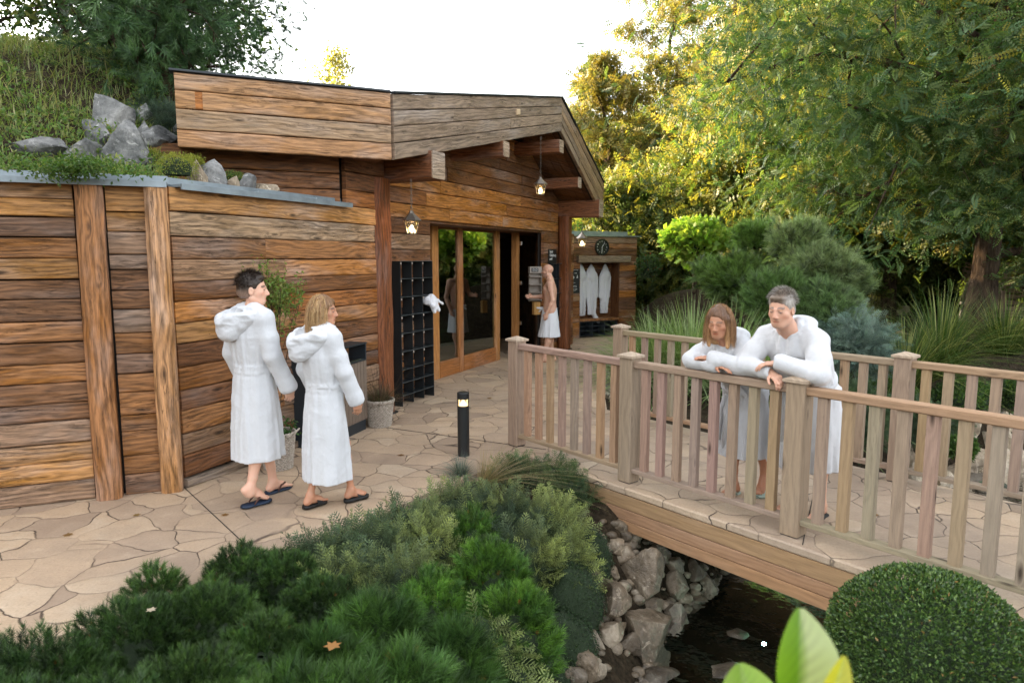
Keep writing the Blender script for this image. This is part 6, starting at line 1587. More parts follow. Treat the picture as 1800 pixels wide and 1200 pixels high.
# ---------------------------------------------------------------- organic surfaces: distance fields meshed with surface nets
class Field:
    def __init__(self, lo, hi, res):
        self.lo = np.array(lo, np.float32); self.res = res
        self.n = np.ceil((np.array(hi) - np.array(lo)) / res).astype(int) + 1
        self.f = np.full(self.n, .5, np.float32)
    def sub(self, lo, hi):
        a = np.clip(np.floor((np.array(lo) - self.lo) / self.res).astype(int), 0, self.n - 1); b = np.clip(np.ceil((np.array(hi) - self.lo) / self.res).astype(int) + 1, 1, self.n)
        b = np.maximum(b, a + 1)
        sl = tuple(slice(int(i), int(j)) for i, j in zip(a, b))
        ax = [self.lo[k] + self.res * np.arange(a[k], b[k], dtype=np.float32) for k in range(3)]
        X, Y, Z = np.meshgrid(*ax, indexing='ij'); return sl, np.stack([X, Y, Z], -1)
    def put(self, sl, d, k, cut=False):
        f = self.f[sl]
        if cut:
            d = -d; h = np.clip(.5 - .5 * (d - f) / k, 0, 1); self.f[sl] = d * (1 - h) + f * h + k * h * (1 - h) if k > 0 else np.maximum(f, d)
            if k > 0:
                h = np.clip(.5 + .5 * (d - f) / k, 0, 1); self.f[sl] = f * (1 - h) + d * h + k * h * (1 - h)
        elif k <= 0: self.f[sl] = np.minimum(f, d)
        else:
            h = np.clip(.5 + .5 * (f - d) / k, 0, 1); self.f[sl] = f * (1 - h) + d * h - k * h * (1 - h)
    def cap(self, a, b, ra, rb=None, k=.02, cut=False):
        rb = ra if rb is None else rb; a = np.array(a, np.float32); b = np.array(b, np.float32); m = max(ra, rb) + k * 1.2 + .02
        sl, P = self.sub(np.minimum(a, b) - m, np.maximum(a, b) + m); ab = b - a
        t = np.clip(((P - a) @ ab) / (ab @ ab + 1e-9), 0, 1); d = np.linalg.norm(P - a - t[..., None] * ab, axis=-1) - (ra + (rb - ra) * t)
        self.put(sl, d, k, cut)
    def chain(self, pts, rad, k=.02):
        for i in range(len(pts) - 1): self.cap(pts[i], pts[i + 1], rad[i], rad[i + 1], k)
    def ell(self, c, r, k=.02, R=None, cut=False):
        c = np.array(c, np.float32); r = np.array(r, np.float32); m = r.max() + k * 1.2 + .02
        sl, P = self.sub(c - m, c + m); q = P - c
        if R is not None: q = q @ np.array(R, np.float32).T     # R rows = local axes in world
        k0 = np.linalg.norm(q / r, axis=-1); k1 = np.linalg.norm(q / (r * r), axis=-1) + 1e-6
        self.put(sl, k0 * (k0 - 1) / k1, k, cut)
    def loft(self, rows, k=.02, O=(0, 0, 0), R=None, folds=None, cut=False, pw=2.0, grow=0.0):
        """rows: (h, cx, cy, rx, ry) along local z from origin O with axes rows R"""
        rows = np.array(rows, np.float32); O = np.array(O, np.float32); R = np.eye(3, dtype=np.float32) if R is None else np.array(R, np.float32)
        ext = []
        for r_ in rows:
            for sx in (-1, 1):
                for sy in (-1, 1): ext.append(O + (r_[1] + sx * (r_[3] + .06)) * R[0] + (r_[2] + sy * (r_[4] + .06)) * R[1] + r_[0] * R[2])
        ext = np.array(ext); sl, P = self.sub(ext.min(0) - .05, ext.max(0) + .05); q = (P - O) @ R.T
        h = q[..., 2]; ip = [np.interp(h, rows[:, 0], rows[:, j]) for j in range(1, 5)]
        x = q[..., 0] - ip[0]; y = q[..., 1] - ip[1]; rx, ry = ip[2] + grow, ip[3] + grow
        if pw == 2.0: rho = np.sqrt((x / rx) ** 2 + (y / ry) ** 2)
        else: rho = ((np.abs(x) / rx) ** pw + (np.abs(y) / ry) ** pw) ** (1 / pw)
        rr = np.sqrt(x * x + y * y) + 1e-6; d = rr * (1 - 1 / (rho + 1e-6))
        if folds is not None: d = d + folds(np.arctan2(y, x), h, x / rr, y / rr)
        d = np.maximum(d * .85, np.maximum(rows[0, 0] - h, h - rows[-1, 0])); self.put(sl, d.astype(np.float32), k, cut)
    def mesh(self):
        f = self.f; f = np.pad(f, 1, constant_values=.5); n = np.array(f.shape); s = f < 0
        c = [s[i:n[0] - 1 + i, j:n[1] - 1 + j, k:n[2] - 1 + k] for i in (0, 1) for j in (0, 1) for k in (0, 1)]
        cnt = sum(x.astype(np.int8) for x in c); act = (cnt > 0) & (cnt < 8); idx = np.argwhere(act); vid = np.full(act.shape, -1, np.int64); vid[act] = np.arange(len(idx))
        acc = np.zeros((len(idx), 3)); w = np.zeros(len(idx)); I = idx
        cor = [(i, j, k) for i in (0, 1) for j in (0, 1) for k in (0, 1)]
        val = {q: f[I[:, 0] + q[0], I[:, 1] + q[1], I[:, 2] + q[2]] for q in cor}
        for a in cor:
            for ax in range(3):
                if a[ax] == 1: continue
                b = list(a); b[ax] = 1; b = tuple(b); va, vb = val[a], val[b]; m = (va < 0) != (vb < 0); t = np.where(m, va / (va - vb + 1e-12), 0)
                p = np.array(a, float)[None] + np.zeros((len(I), 3)); p[:, ax] += t; acc += p * m[:, None]; w += m
        V = (I + acc / w[:, None] - 1) * self.res + self.lo
        Q = []
        for ax in range(3):
            u, v = (ax + 1) % 3, (ax + 2) % 3
            sa = [slice(0, -1) if d == ax else slice(1, -1) for d in range(3)]; sb = [slice(1, None) if d == ax else slice(1, -1) for d in range(3)]
            A = s[tuple(sa)]; B = s[tuple(sb)]; m = A != B; e = np.argwhere(m); inn = A[m]
            base = e.copy(); base[:, u] += 1; base[:, v] += 1      # corner index of the edge's lower end
            def cell(du, dv):
                q = base.copy(); q[:, u] -= du; q[:, v] -= dv; return vid[q[:, 0], q[:, 1], q[:, 2]]
            q4 = np.stack([cell(1, 1), cell(0, 1), cell(0, 0), cell(1, 0)], 1); q4[~inn] = q4[~inn][:, ::-1]; Q.append(q4)
        Q = np.concatenate(Q); Q = Q[(Q >= 0).all(1)]
        return V, Q
def smooth_verts(V, Q, it=2, lam=.5):
    for _ in range(it):
        acc = np.zeros_like(V); w = np.zeros(len(V))
        for a, b in ((0, 1), (1, 2), (2, 3), (3, 0)):
            np.add.at(acc, Q[:, a], V[Q[:, b]]); np.add.at(w, Q[:, a], 1); np.add.at(acc, Q[:, b], V[Q[:, a]]); np.add.at(w, Q[:, b], 1)
        V = V * (1 - lam) + lam * acc / np.maximum(w, 1)[:, None]
    return V
def field_obj(F, name, mat, parent, col=(1, 1, 1), colf=None, it=2):
    V, Q = F.mesh(); V = smooth_verts(V, Q, it)
    mb = MB(); mb.add(V, Q, None, col if colf is None else colf(V)); return mb.build(name, mat, parent, True, local=False)

SK = {'fair': lin(214, 172, 148), 'tan': lin(186, 138, 110), 'warm': lin(204, 162, 138)}
def axes(fwd, up=(0, 0, 1)):
    f = np.array(fwd, float); f /= np.linalg.norm(f); u = np.array(up, float); x = np.cross(f, u); x /= np.linalg.norm(x); z = np.cross(x, f); return np.array([x, f, z])   # rows: right, forward, up
def hand(F, wrist, d, palm, side, curl=(.35, .5, .4), sc=1.0, spread=.012, thumb_curl=.3, k=.006):
    """d: along the hand, palm: direction the palm faces, side: direction towards the thumb"""
    d = np.array(d, float); d /= np.linalg.norm(d); p = np.array(palm, float); p -= d * (p @ d); p /= np.linalg.norm(p); t = np.array(side, float); t -= d * (t @ d); t -= p * (t @ p); t /= np.linalg.norm(t)
    w = np.array(wrist, float)
    for i in range(4):
        o = (1.5 - i) * .0195 * sc; kn = w + d * (.088 - abs(i - 1) * .005) * sc + t * o
        F.cap(w + t * o * .55 + d * .01, kn, .0125 * sc, .0115 * sc, .012)
        L = np.array([.043, .027, .021]) * (.95, 1.04, .97, .78)[i] * sc; a = .0; q = kn; r = .0092 * sc * (1, 1, .97, .85)[i]
        for j in range(3):
            a += curl[j] * (1 + .08 * i); dd = d * math.cos(a) + p * math.sin(a) + t * (1.5 - i) * spread * 2 * (j == 0) ; dd /= np.linalg.norm(dd); e = q + dd * L[j]; F.cap(q, e, r, r * .9, k if j else .008); q = e; r *= .92
    F.cap(w + d * .025 * sc, w + d * .055 * sc + p * .006, .02 * sc, .017 * sc, .015)
    q = w + d * .028 * sc + t * .026 * sc + p * .006; dd = d * .72 + t * .62 + p * thumb_curl; dd /= np.linalg.norm(dd); e = q + dd * .042 * sc; F.cap(q, e, .0135 * sc, .0105 * sc, .012)
    dd = d * .9 + t * .25 + p * (thumb_curl + .25); dd /= np.linalg.norm(dd); F.cap(e, e + dd * .033 * sc, .0105 * sc, .0085 * sc, .005)
def head(F, c, A, sc=1.0, female=False, mouth=0.0):
    """c centre between the ears, A rows right/forward/up"""
    g = lambda x, y, z: np.array(c) + sc * (A[0] * x + A[1] * y + A[2] * z)
    j = .9 if female else 1.0
    F.ell(g(0, -.014, .035), np.array((.078, .098, .088)) * sc, .02, A)
    F.ell(g(0, .03, -.032), np.array((.061 * j, .066, .083)) * sc, .028, A)
    F.ell(g(0, .058, -.092), np.array((.026 * j, .024, .02)) * sc, .03, A)
    for s in (-1, 1):
        F.cap(g(s * .055 * j, -.004, -.062), g(s * .022 * j, .058, -.094), .017 * sc, .015 * sc, .03)   # jaw
        F.cap(g(s * .046, .056, -.018), g(s * .05, .035, -.03), .017 * sc, .016 * sc, .02)           # cheek
        F.ell(g(s * .032, .100, .006), np.array((.017, .013, .0105)) * sc, .012, A, cut=True)       # eye socket
        F.cap(g(s * .014, .088, .023), g(s * .044, .078, .024), .007 * sc, .0065 * sc, .012)        # brow
        F.ell(g(s * .032, .076, .004), np.array((.0145, .0135, .0125)) * sc, .004, A)               # lids over the eyeball
        F.ell(g(s * .079, -.006, -.008), np.array((.009, .019, .031)) * sc, .006, A)                # ear
        F.ell(g(s * .087, .000, -.006), np.array((.006, .010, .018)) * sc, .004, A, cut=True)
        F.ell(g(s * .011, .098, -.034), np.array((.009, .010, .008)) * sc, .006, A)                 # nostril wing
    F.cap(g(0, .086, .016), g(0, .108, -.028), .0085 * sc, .0125 * sc, .010)
    F.cap(g(-.017, .084, -.0585), g(.017, .084, -.0585), .0072 * sc, None, .005)                    # upper lip
    F.cap(g(-.014, .083, -.069), g(.014, .083, -.069), .0078 * sc, None, .005)
    F.cap(g(-.022, .095, -.0635), g(.022, .095, -.0635), .0032 * sc, None, .003, cut=True)
    return g
def head_col(c, A, sc, skin, brow, lip, beard=None):
    def f(V):
        q = (V - np.array(c)) @ A.T / sc; C = np.tile(np.array(skin, float), (len(V), 1))
        def blend(m, col): 
            nonlocal C; m = np.clip(m, 0, 1)[:, None]; C = C * (1 - m) + np.array(col) * m
        x, y, z = q.T; ax = np.abs(x)
        if beard is not None: blend((y > .0) * (z < -.035) * (z > -.13) * (1 - (ax < .012) * (z > -.04)) * .45, beard)
        blend(np.exp(-((ax - .046) / .022) ** 2 - ((z + .03) / .02) ** 2) * (y > .03) * .35, np.array(skin) * (1.05, .68, .62))
        blend(np.exp(-((ax) / .016) ** 2 - ((z + .034) / .014) ** 2) * (y > .08) * .3, np.array(skin) * (1.05, .7, .65))
        blend(.8 * np.exp(-(np.abs(x) / .023) ** 4 - ((z + .0640) / .0075) ** 4) * (y > .06), lip)
        blend(.8 * np.exp(-((z + .0637) / .0022) ** 2) * (ax < .021) * (y > .06), np.array(lip) * .5)
        bz = .027 + .006 * np.sin(np.clip(ax / .05, 0, 1) * 3) ; blend(.85 * np.exp(-((z - bz) / .0065) ** 4) * (ax > .012) * (ax < .052) * (y > .05), brow)
        blend(.75 * np.exp(-((z - .0045) / .0026) ** 4) * (np.abs(ax - .032) < .0135) * (y > .06), np.array(brow) * .8)
        return C
    return f
def eyes(c, A, sc, parent, iris, look=(0, 0)):
    for s in (-1, 1):
        e = np.array(c) + sc * (A[0] * s * .032 + A[1] * .0785 + A[2] * .0025)
        V, Fc = ico(2); mb = MB(); vw = np.array([.0115, .0125, .0052]) * sc
        P = e + (V * vw) @ A; q = V @ np.array([look[0] * s * 0 + look[0], .9, look[1]]); q = q / 1.0
        C = np.where((q > .62)[:, None], np.array(iris), np.array((.20, .16, .14)))
        mb.add(P, None, Fc, C); mb.build('eye', M['skin'], parent, True, local=False)
def foot(F, an, d, sc=1.0, heel=0.0, side=1):
    """an: ankle point, d: plan direction; sole at an.z-.085"""
    an = np.array(an, float); d = np.array([d[0], d[1], 0.0]); d /= np.linalg.norm(d); s = np.array([d[1], -d[0], 0]) * side
    g = lambda x, y, z: an + sc * (s * x + d * y + np.array([0, 0, 1.0]) * (z + heel * max(0, (.13 - y)) / .17))
    F.cap(an, g(0, -.035, -.055), .034 * sc, .029 * sc, .02); F.cap(g(0, -.03, -.052), g(0, .07, -.056), .028 * sc, .024 * sc, .02)
    F.cap(g(0, .0, -.02), g(-.008, .10, -.055), .03 * sc, .024 * sc, .03); F.cap(g(.014, .06, -.062), g(.02, .115, -.066), .02 * sc, .018 * sc, .02)
    for i in range(5):
        x = (-.028, -.009, .007, .021, .033)[i]; y0 = (.125, .128, .122, .113, .103)[i]; L = (.035, .033, .028, .024, .02)[i]; r = (.0125, .0088, .0082, .0078, .0075)[i]
        F.cap(g(x * .8, y0 - .03, -.062), g(x, y0, -.067), r * 1.25 * sc, r * sc * 1.1, .012); F.cap(g(x, y0, -.067), g(x * 1.05, y0 + L, -.074), r * sc, r * .92 * sc, .004)
def sole(parent, name, an, d, sc, mat, side=1, heel=0.0, tilt=0.0, th=.018, w=.05, strap='cross', smat=None):
    an = np.array(an, float); d = np.array([d[0], d[1], 0.0]); d /= np.linalg.norm(d); s = np.array([d[1], -d[0], 0]) * side; zz = np.array([0, 0, 1.0])
    yy = np.linspace(-.075, .175, 17); mb = MB(); pr = []
    prof = w * (np.clip(1 - (np.abs(yy - .05) / .127) ** 4, 0.02, 1)) ** .5 * (1 - .16 * np.exp(-((yy - .03) / .04) ** 2)) * sc
    L = []; Rr = []
    base = an - zz * (.085 * sc + th)
    V = []
    for y, hw in zip(yy, prof):
        up = tilt * (y + .075) * -1 + tilt * .25
        c = base + d * y * sc + s * .004 + zz * max(0, (heel * max(0, .12 - y)))
        for (a, z) in ((-1, 0), (-1.04, th * .5), (-1, th), (1, th), (1.04, th * .5), (1, 0)): V.append(c + s * a * hw + zz * z)
    n = 6; i = np.arange(16)[:, None] * n; j = np.arange(n)[None]; jn = (j + 1) % n
    T = [(0, m, m + 1) for m in range(1, 5)] + [(16 * n, 16 * n + m + 1, 16 * n + m) for m in range(1, 5)]
    mb.add(V, np.stack([i + j, i + jn, i + n + jn, i + n + j], -1).reshape(-1, 4), T); so_ = mb.build('sole', mat, parent, True, local=False)
    smat = smat or mat; mb = MB(); g = lambda x, y, z: tuple(an + sc * (s * x + d * y + zz * (z + heel * max(0, (.12 - y)))))
    if strap == 'thong':
        for q in (-1, 1): tube(mb, [g(.0 - .01, .118, -.072), g(q * .018 - .008, .098, -.035), g(q * .042, .05, -.045), g(q * .048, .015, -.085)], [.004, .008, .008, .006], 6)
    else:
        a_ = np.linspace(-1.75, 1.75, 15)
        for y0, y1 in ((.045, .105),):
            V = []
            for a in a_:
                for y in np.linspace(y0, y1, 5):
                    hr = .049 - .006 * (y - .045) / .06; hz = .062 - .35 * (y - .045)
                    V.append(g(math.sin(a) * hr * 1.03, y, -.092 + math.cos(a) * hz * .9 + .004))
            i = np.arange(14)[:, None] * 5; j = np.arange(4)[None]; Qs = np.stack([i + j, i + 5 + j, i + 6 + j, i + 1 + j], -1).reshape(-1, 4)
            V = np.array(V); ctr = np.array(g(0, .07, -.085)); V2 = ctr + (V - ctr) * .93; mb.add(np.concatenate([V, V2]), np.concatenate([Qs, Qs[:, ::-1] + len(V)]))
    mb.build('strap', smat, parent, True, local=False)
    return so_
def body(name, P, skin, female=False, brow=(.05, .03, .02), lip=None, res=.0045, hands=None, feet=None, beard=None, build=1.0, torso=True, lo=None, hi=None, musc=False):
    """P: joint dictionary in local coordinates"""
    pts = np.array([P[k] for k in P if k not in ('A',)]); lo = pts.min(0) - .2; hi = pts.max(0) + .2
    F = Field(lo, hi, res); v = lambda k: np.array(P[k], float)
    b = build * (.86 if female else 1.0)
    # trunk
    A = axes(P['fwd']) if 'fwd' in P else np.eye(3)
    return F
def trunk(F, P, A, b=1.0, female=False, musc=False):
    v = lambda k: np.array(P[k], float); up = v('chest') - v('pelvis'); up /= np.linalg.norm(up); AA = axes(A[1] - up * (A[1] @ up), up)
    F.ell(v('pelvis'), np.array((.165, .115, .12)) * b, .05, AA); F.ell((v('pelvis') + v('chest')) / 2, np.array((.138, .10, .15)) * b, .06, AA); F.ell(v('chest'), np.array((.165, .112, .17)) * b, .05, AA)
    F.cap(v('shR') * .92 + v('chest') * .08, v('shL') * .92 + v('chest') * .08, .06 * b, None, .06)
    F.cap(v('neck'), v('head') - np.array([0, 0, .03]), .056 * b, .054 * b, .03)
    for s in ('R', 'L'): F.cap(v('neck') * .85 + v('head') * .15, v('sh' + s), .028 * b, .04 * b, .05)
    if musc:
        for s in (-1, 1): F.ell(v('chest') + AA[0] * s * .08 + AA[1] * .085 + AA[2] * .05, (.075, .035, .06), .03, AA)
def limb(F, P, s, b=1.0, ua=(.05, .043), fa=(.042, .028)):
    v = lambda k: np.array(P[k], float)
    F.cap(v('sh' + s), v('sh' + s) * .6 + v('el' + s) * .4, .058 * b, .05 * b, .04); F.cap(v('sh' + s), v('el' + s), ua[0] * b, ua[1] * b * .9, .02)
    F.cap(v('el' + s), v('el' + s) * .65 + v('wr' + s) * .35, .038 * b, .041 * b, .02); F.cap(v('el' + s) * .65 + v('wr' + s) * .35, v('wr' + s), fa[0] * b, fa[1] * b, .015)
def leg(F, P, s, b=1.0):
    v = lambda k: np.array(P[k], float); F.cap(v('hip' + s), v('kn' + s), .088 * b, .055 * b, .05); kn, an = v('kn' + s), v('an' + s); d = an - kn
    bk = np.array(P['bk' + s]) if 'bk' + s in P else np.array([0, -1.0, 0])
    F.cap(kn, kn + d * .3 + bk * .012, .053 * b, .056 * b, .03); F.cap(kn + d * .3 + bk * .012, kn + d * .72, .055 * b, .034 * b, .03); F.cap(kn + d * .72, an, .034 * b, .034 * b, .02)

# ---------------------------------------------------------------- robe parts
def fold_fn(seed, amp_lo, amp_hi, z_lo, z_hi, freq=2.6, zf=1.2, waist=None, wamp=.006):
    def f(th, h, cx, cy):
        p = np.stack([cx * freq, cy * freq, h * zf + seed], -1); n = fbm(p, 3, seed)
        n = 1 - np.abs(n) * 2.2 - .5
        a = amp_lo + (amp_hi - amp_lo) * np.clip((h - z_lo) / (z_hi - z_lo), 0, 1); d = n * a
        if waist is not None:
            q = np.stack([cx * 7, cy * 7, h * 2.5 + seed], -1); d = d + fbm(q, 2, seed + 3) * wamp * np.exp(-((h - waist) / .13) ** 2)
        return -d
    return f
def crinkle(F, amp=.004, sc=(9, 9, 5), seed=3, diag=None):
    amp = amp * .75; sc = (sc[0] * .85, sc[1] * .85, sc[2] * .6)
    m = np.abs(F.f) < .06; idx = np.argwhere(m); P = F.lo + idx * F.res
    n = fbm(P * np.array(sc), 3, seed); n = (1 - np.abs(n) * 2.5); n2 = fbm(P * 26, 2, seed + 9)
    n3 = fbm(P @ np.array([[.8, .5, -.3], [-.4, .8, .4], [.9, -.5, 1.6]]).T * 5.5, 2, seed + 4); n3 = 1 - np.abs(n3) * 3
    F.f[m] += (-n * amp - n2 * amp * .3 - n3 * amp * .45).astype(np.float32)
def belt(parent, name, O, R, h, cx, cy, rx, ry, w=.045, th=.012, seed=1, mat=None):
    mb = MB(); k = 72; an = np.arange(k) / k * 2 * np.pi; pr = [(0, -w / 2), (th, -w / 2 + .006), (th * 1.15, 0), (th, w / 2 - .006), (0, w / 2)]
    wob = .004 * np.sin(an * 2 + seed) + .003 * np.sin(an * 5 + seed)
    V = []
    for (o, z) in pr:
        p = np.stack([cx + (rx + o) * np.cos(an), cy + (ry + o) * np.sin(an), h + z + wob], -1); V.append(np.array(O) + p @ np.array(R))
    V = np.stack(V, 1); n = len(pr); i = np.arange(k)[:, None] * n; j = np.arange(n - 1)[None]; i2 = ((np.arange(k) + 1) % k)[:, None] * n
    mb.add(V.reshape(-1, 3), np.stack([i + j, i2 + j, i2 + j + 1, i + j + 1], -1).reshape(-1, 4)); return mb.build(name, mat or M['terry'], parent, True, local=False)
def place(root_name, loc, heading, label, cat='person', group=None):
    """local +y looks along heading"""
    t = empty(root_name, loc, label, cat, group); t.rotation_euler = (0, 0, math.atan2(heading[1], heading[0]) - math.pi / 2); return t
def hair_strands(parent, name, roots, dirs, L, w, col, mix, n, grav=1.0, seg=7, curl=.02, inward=None, mb=None):
    own = mb is None; mb = mb or MB(); k = rng.integers(0, len(roots), n); P = roots[k] + rng.normal(scale=.004, size=(n, 3)); D_ = dirs[k] + rng.normal(scale=.12, size=(n, 3)); ln = L * rng.uniform(.8, 1.12, n); C = cvar(col, n, .25, mix, .35)
    pts = [P]; d = D_ / np.linalg.norm(D_, axis=1, keepdims=True); ph = rng.uniform(0, 6, n)
    for s in range(seg):
        d = d + np.array([0, 0, -grav * .55]); d /= np.linalg.norm(d, axis=1, keepdims=True); wv = np.stack([np.sin(ph + s * 1.1), np.cos(ph + s * 1.3), 0 * ph], 1) * curl
        pts.append(pts[-1] + (d + wv) * (ln / seg)[:, None])
    pts = np.stack(pts, 1); sd_ = np.cross(pts[:, -1] - pts[:, 0], rng.normal(size=(n, 3))); sd_ /= (np.linalg.norm(sd_, axis=1, keepdims=True) + 1e-9)
    wd = w * np.linspace(1, .35, seg + 1); V = np.stack([pts - sd_[:, None] * wd[None, :, None], pts + sd_[:, None] * wd[None, :, None]], 2).reshape(-1, 3)
    kk = 2 * (seg + 1); i = (np.arange(n) * kk)[:, None]; j = (np.arange(seg) * 2)[None]; Cc = np.repeat(C[:, None], kk, 1).reshape(-1, 3)
    mb.add(V, np.stack([i + j, i + j + 1, i + j + 3, i + j + 2], -1).reshape(-1, 4), None, np.clip(Cc, 0, 1), V)
    if own: return mb.build(name, M['hair'], parent, False, local=False)

Z3 = np.array([0, 0, 1.0])
# =============== walkers seen from behind
def walker(loc, heading, label, H, female, hem, waistz, headfwd, anR, anL, skin, hips=.0, robe_w=1.0, shoes=None, heelR=0.0, heelL=0.0, hand_show='R', seed=5):
    s = H / 1.80; t = place('person', loc, heading, label)
    shx = .185 * s * (.88 if female else 1.0); sz = 1.46 * s
    P = dict(pelvis=(0, 0, .96 * s), chest=(0, -.0, 1.29 * s), neck=(0, -.005, 1.47 * s), head=(0, .02, 1.655 * s), shR=(shx, -.01, sz - .03), shL=(-shx, -.01, sz - .03),
             elR=(shx + .05, .02 if not female else .05, sz - .30 * s), elL=(-shx - .035, -.05, sz - .30 * s), wrR=(shx + .05, .13 if not female else .14, sz - .53 * s), wrL=(-shx - .05, .05, sz - .54 * s),
             hipR=(.07 * s, 0, .93 * s), hipL=(-.07 * s, 0, .93 * s), anR=anR, anL=anL)
    for q in 'RL':
        h_, a_ = np.array(P['hip' + q]), np.array(P['an' + q]); P['kn' + q] = tuple((h_ + a_) / 2 + np.array([0, .055 if a_[1] < 0 else .035, .0]))
    A = np.eye(3); b = .86 if female else 1.0
    pts = np.array(list(P.values())); F = Field(pts.min(0) - (.14, .16, .12), pts.max(0) + (.14, .22, .14), .0045)
    trunk(F, P, A, b * s * .9)
    for q in 'RL': limb(F, P, q, b * s); leg(F, P, q, b * s)
    hf = np.array(headfwd, float); HA = axes(hf)
    hc = np.array(P['head']) + np.array([0, 0, -.005]); head(F, hc, HA, s * (.95 if female else 1.0), female)
    dR = np.array(P['wrR']) - np.array(P['elR']); hand(F, P['wrR'], dR * (1, .6, 1) + (0, 0, -.05), (-1, .1, 0), (0, 1, 0), (.35, .45, .35), .98 * b ** .4)
    dL = np.array(P['wrL']) - np.array(P['elL']); hand(F, P['wrL'], dL, (1, .1, 0), (0, 1, 0), (.3, .4, .3), .98 * b ** .4)
    foot(F, P['anR'], (.08, 1), s * .98 * b ** .3, heelR, 1); foot(F, P['anL'], (-.06, 1), s * .98 * b ** .3, heelL, -1)
    brow = (.05, .03, .02); 
    field_obj(F, 'body', M['skin'], t, colf=head_col(hc, HA, s, skin, brow, np.array(skin) * (.95, .55, .5)))
    eyes(hc, HA, s * (.95 if female else 1), t, (.05, .07, .08))
    for q, side, hl in (('R', 1, heelR), ('L', -1, heelL)):
        sh = empty('sandal', (0, 0, 0)); sh.parent = t; dct = (.08, 1) if q == 'R' else (-.06, 1)
        sole(sh, 'sole', P['an' + q], dct, s * .98 * b ** .3, M[shoes[0]], side, 0.0 if shoes[1] == 'thong' else hl, th=.016 if shoes[1] == 'thong' else .022, strap=shoes[1], smat=M[shoes[2]])
    # robe
    R = Field((-.50, -.42, hem - .05), (.50, .42, sz + .16), .0065)
    for sg in (-1, 1): R.cap((sg * .06, -.01, sz + .035), (sg * (shx - .01), -.012, sz - .01), .066, .072, .03)
    wr = .158 * robe_w
    rows = [(hem, 0, .0, .235 * robe_w, .205 * robe_w), (hem + .25, 0, 0, .222 * robe_w, .195 * robe_w), (waistz - .25, 0, -.005, .212 * robe_w, .175 * robe_w), (waistz - .08, 0, -.005, .19 * robe_w, .155 * robe_w), (waistz, 0, 0, .172 * robe_w, .138 * robe_w)]
    R.loft(rows, .03, folds=fold_fn(seed, .036, .008, hem, waistz, 1.7, .7, waistz, .014))
    rows = [(waistz - .02, 0, 0, .172 * robe_w, .138 * robe_w), (waistz + .10, 0, -.01, .195 * robe_w, .155 * robe_w), (sz - .16, 0, -.015, .205 * s * b ** .5, .145), (sz - .05, 0, -.01, .19 * s * b ** .5, .13), (sz + .025, 0, -.0, .15 * s, .105), (sz + .06, 0, 0, .10, .085)]
    R.loft(rows, .04, folds=fold_fn(seed + 7, .014, .004, waistz, sz, 2.2, 1.6, waistz + .02, .012))
    for q, sx in (('R', 1), ('L', -1)):
        sh_, el_, wr_ = (np.array(P[k + q], float) for k in ('sh', 'el', 'wr')); dd = wr_ - el_; dd /= np.linalg.norm(dd)
        R.cap(sh_ + (-sx * .01, 0, -.005), (sh_ + el_) / 2 + (sx * .005, 0, 0), .066 * b ** .5, .063 * b ** .5, .05); R.cap((sh_ + el_) / 2 + (sx * .005, 0, 0), el_ + (0, -.008, 0), .066 * b ** .5, .066 * b ** .5, .02)
        R.cap(el_ + (0, -.002, 0), wr_ + dd * .005, .066 * b ** .5, .062 * b ** .5, .02)
        ce = wr_ + dd * .012; R.cap(ce - dd * .05, ce, .067 * b ** .5, .069 * b ** .5, .008)
        R.cap(ce + dd * .055, ce + dd * .2, .055, .06, .012, cut=True); R.cap(ce + dd * .035, ce + dd * .12, .052, .06, .006, cut=True)
    # hollow hem
    R.loft([(hem - .1, 0, 0, .212 * robe_w, .18 * robe_w), (hem + .035, 0, 0, .19 * robe_w, .16 * robe_w)], .01, cut=True)
    crinkle(R, .0055, (8, 8, 3.2), seed)
    field_obj(R, 'bathrobe', M['terry'], t, it=1)
    belt(t, 'belt', (0, 0, 0), np.eye(3), waistz, 0, 0, .176 * robe_w, .143 * robe_w, seed=seed)
    # hood lying on the back
    Hd = Field((-.27, -.36, sz - .26), (.27, .20, sz + .16), .0055)
    ang = np.linspace(-2.15, 2.15, 15) - math.pi / 2
    ring = [np.array([.118 * math.cos(a) * s, -.012 + .098 * math.sin(a), sz + .045 - .065 * max(0, math.sin(a)) + .012 * min(0, math.sin(a))]) for a in ang]
    for i in range(len(ring) - 1): Hd.cap(ring[i], ring[i + 1], .034, .034, .012)
    sw = -.02
    Hd.ell((sw, -.155, sz - .055), (.135 * s, .075, .095), .04, axes((0, .97, -.22)))
    Hd.ell((sw, -.20, sz - .10), (.085 * s, .055, .085), .04)
    for sg in (-1, 1):
        Hd.chain([(sg * .165 * s, -.045, sz + .015), (sg * .13 * s, -.13, sz + .012), (sw + sg * .06, -.215, sz - .018), (sw, -.25, sz - .05)], [.022, .026, .026, .024], .03)
        Hd.cap((sg * .15 * s, -.07, sz - .02), (sw + sg * .03, -.20, sz - .13), .03, .03, .05)
    Hd.ell((sw, -.135, sz + .03), (.098 * s, .062, .04), .02, axes((0, .95, .25)), cut=True)
    m = np.abs(Hd.f) < .05; idx = np.argwhere(m); Pq = Hd.lo + idx * Hd.res; Hd.f[m] += (-(1 - np.abs(fbm(Pq * (7, 7, 13), 3, seed)) * 2.6) * .011).astype(np.float32)
    field_obj(Hd, 'hood', M['terry'], t, it=2)
    return t, P, hc, HA, s
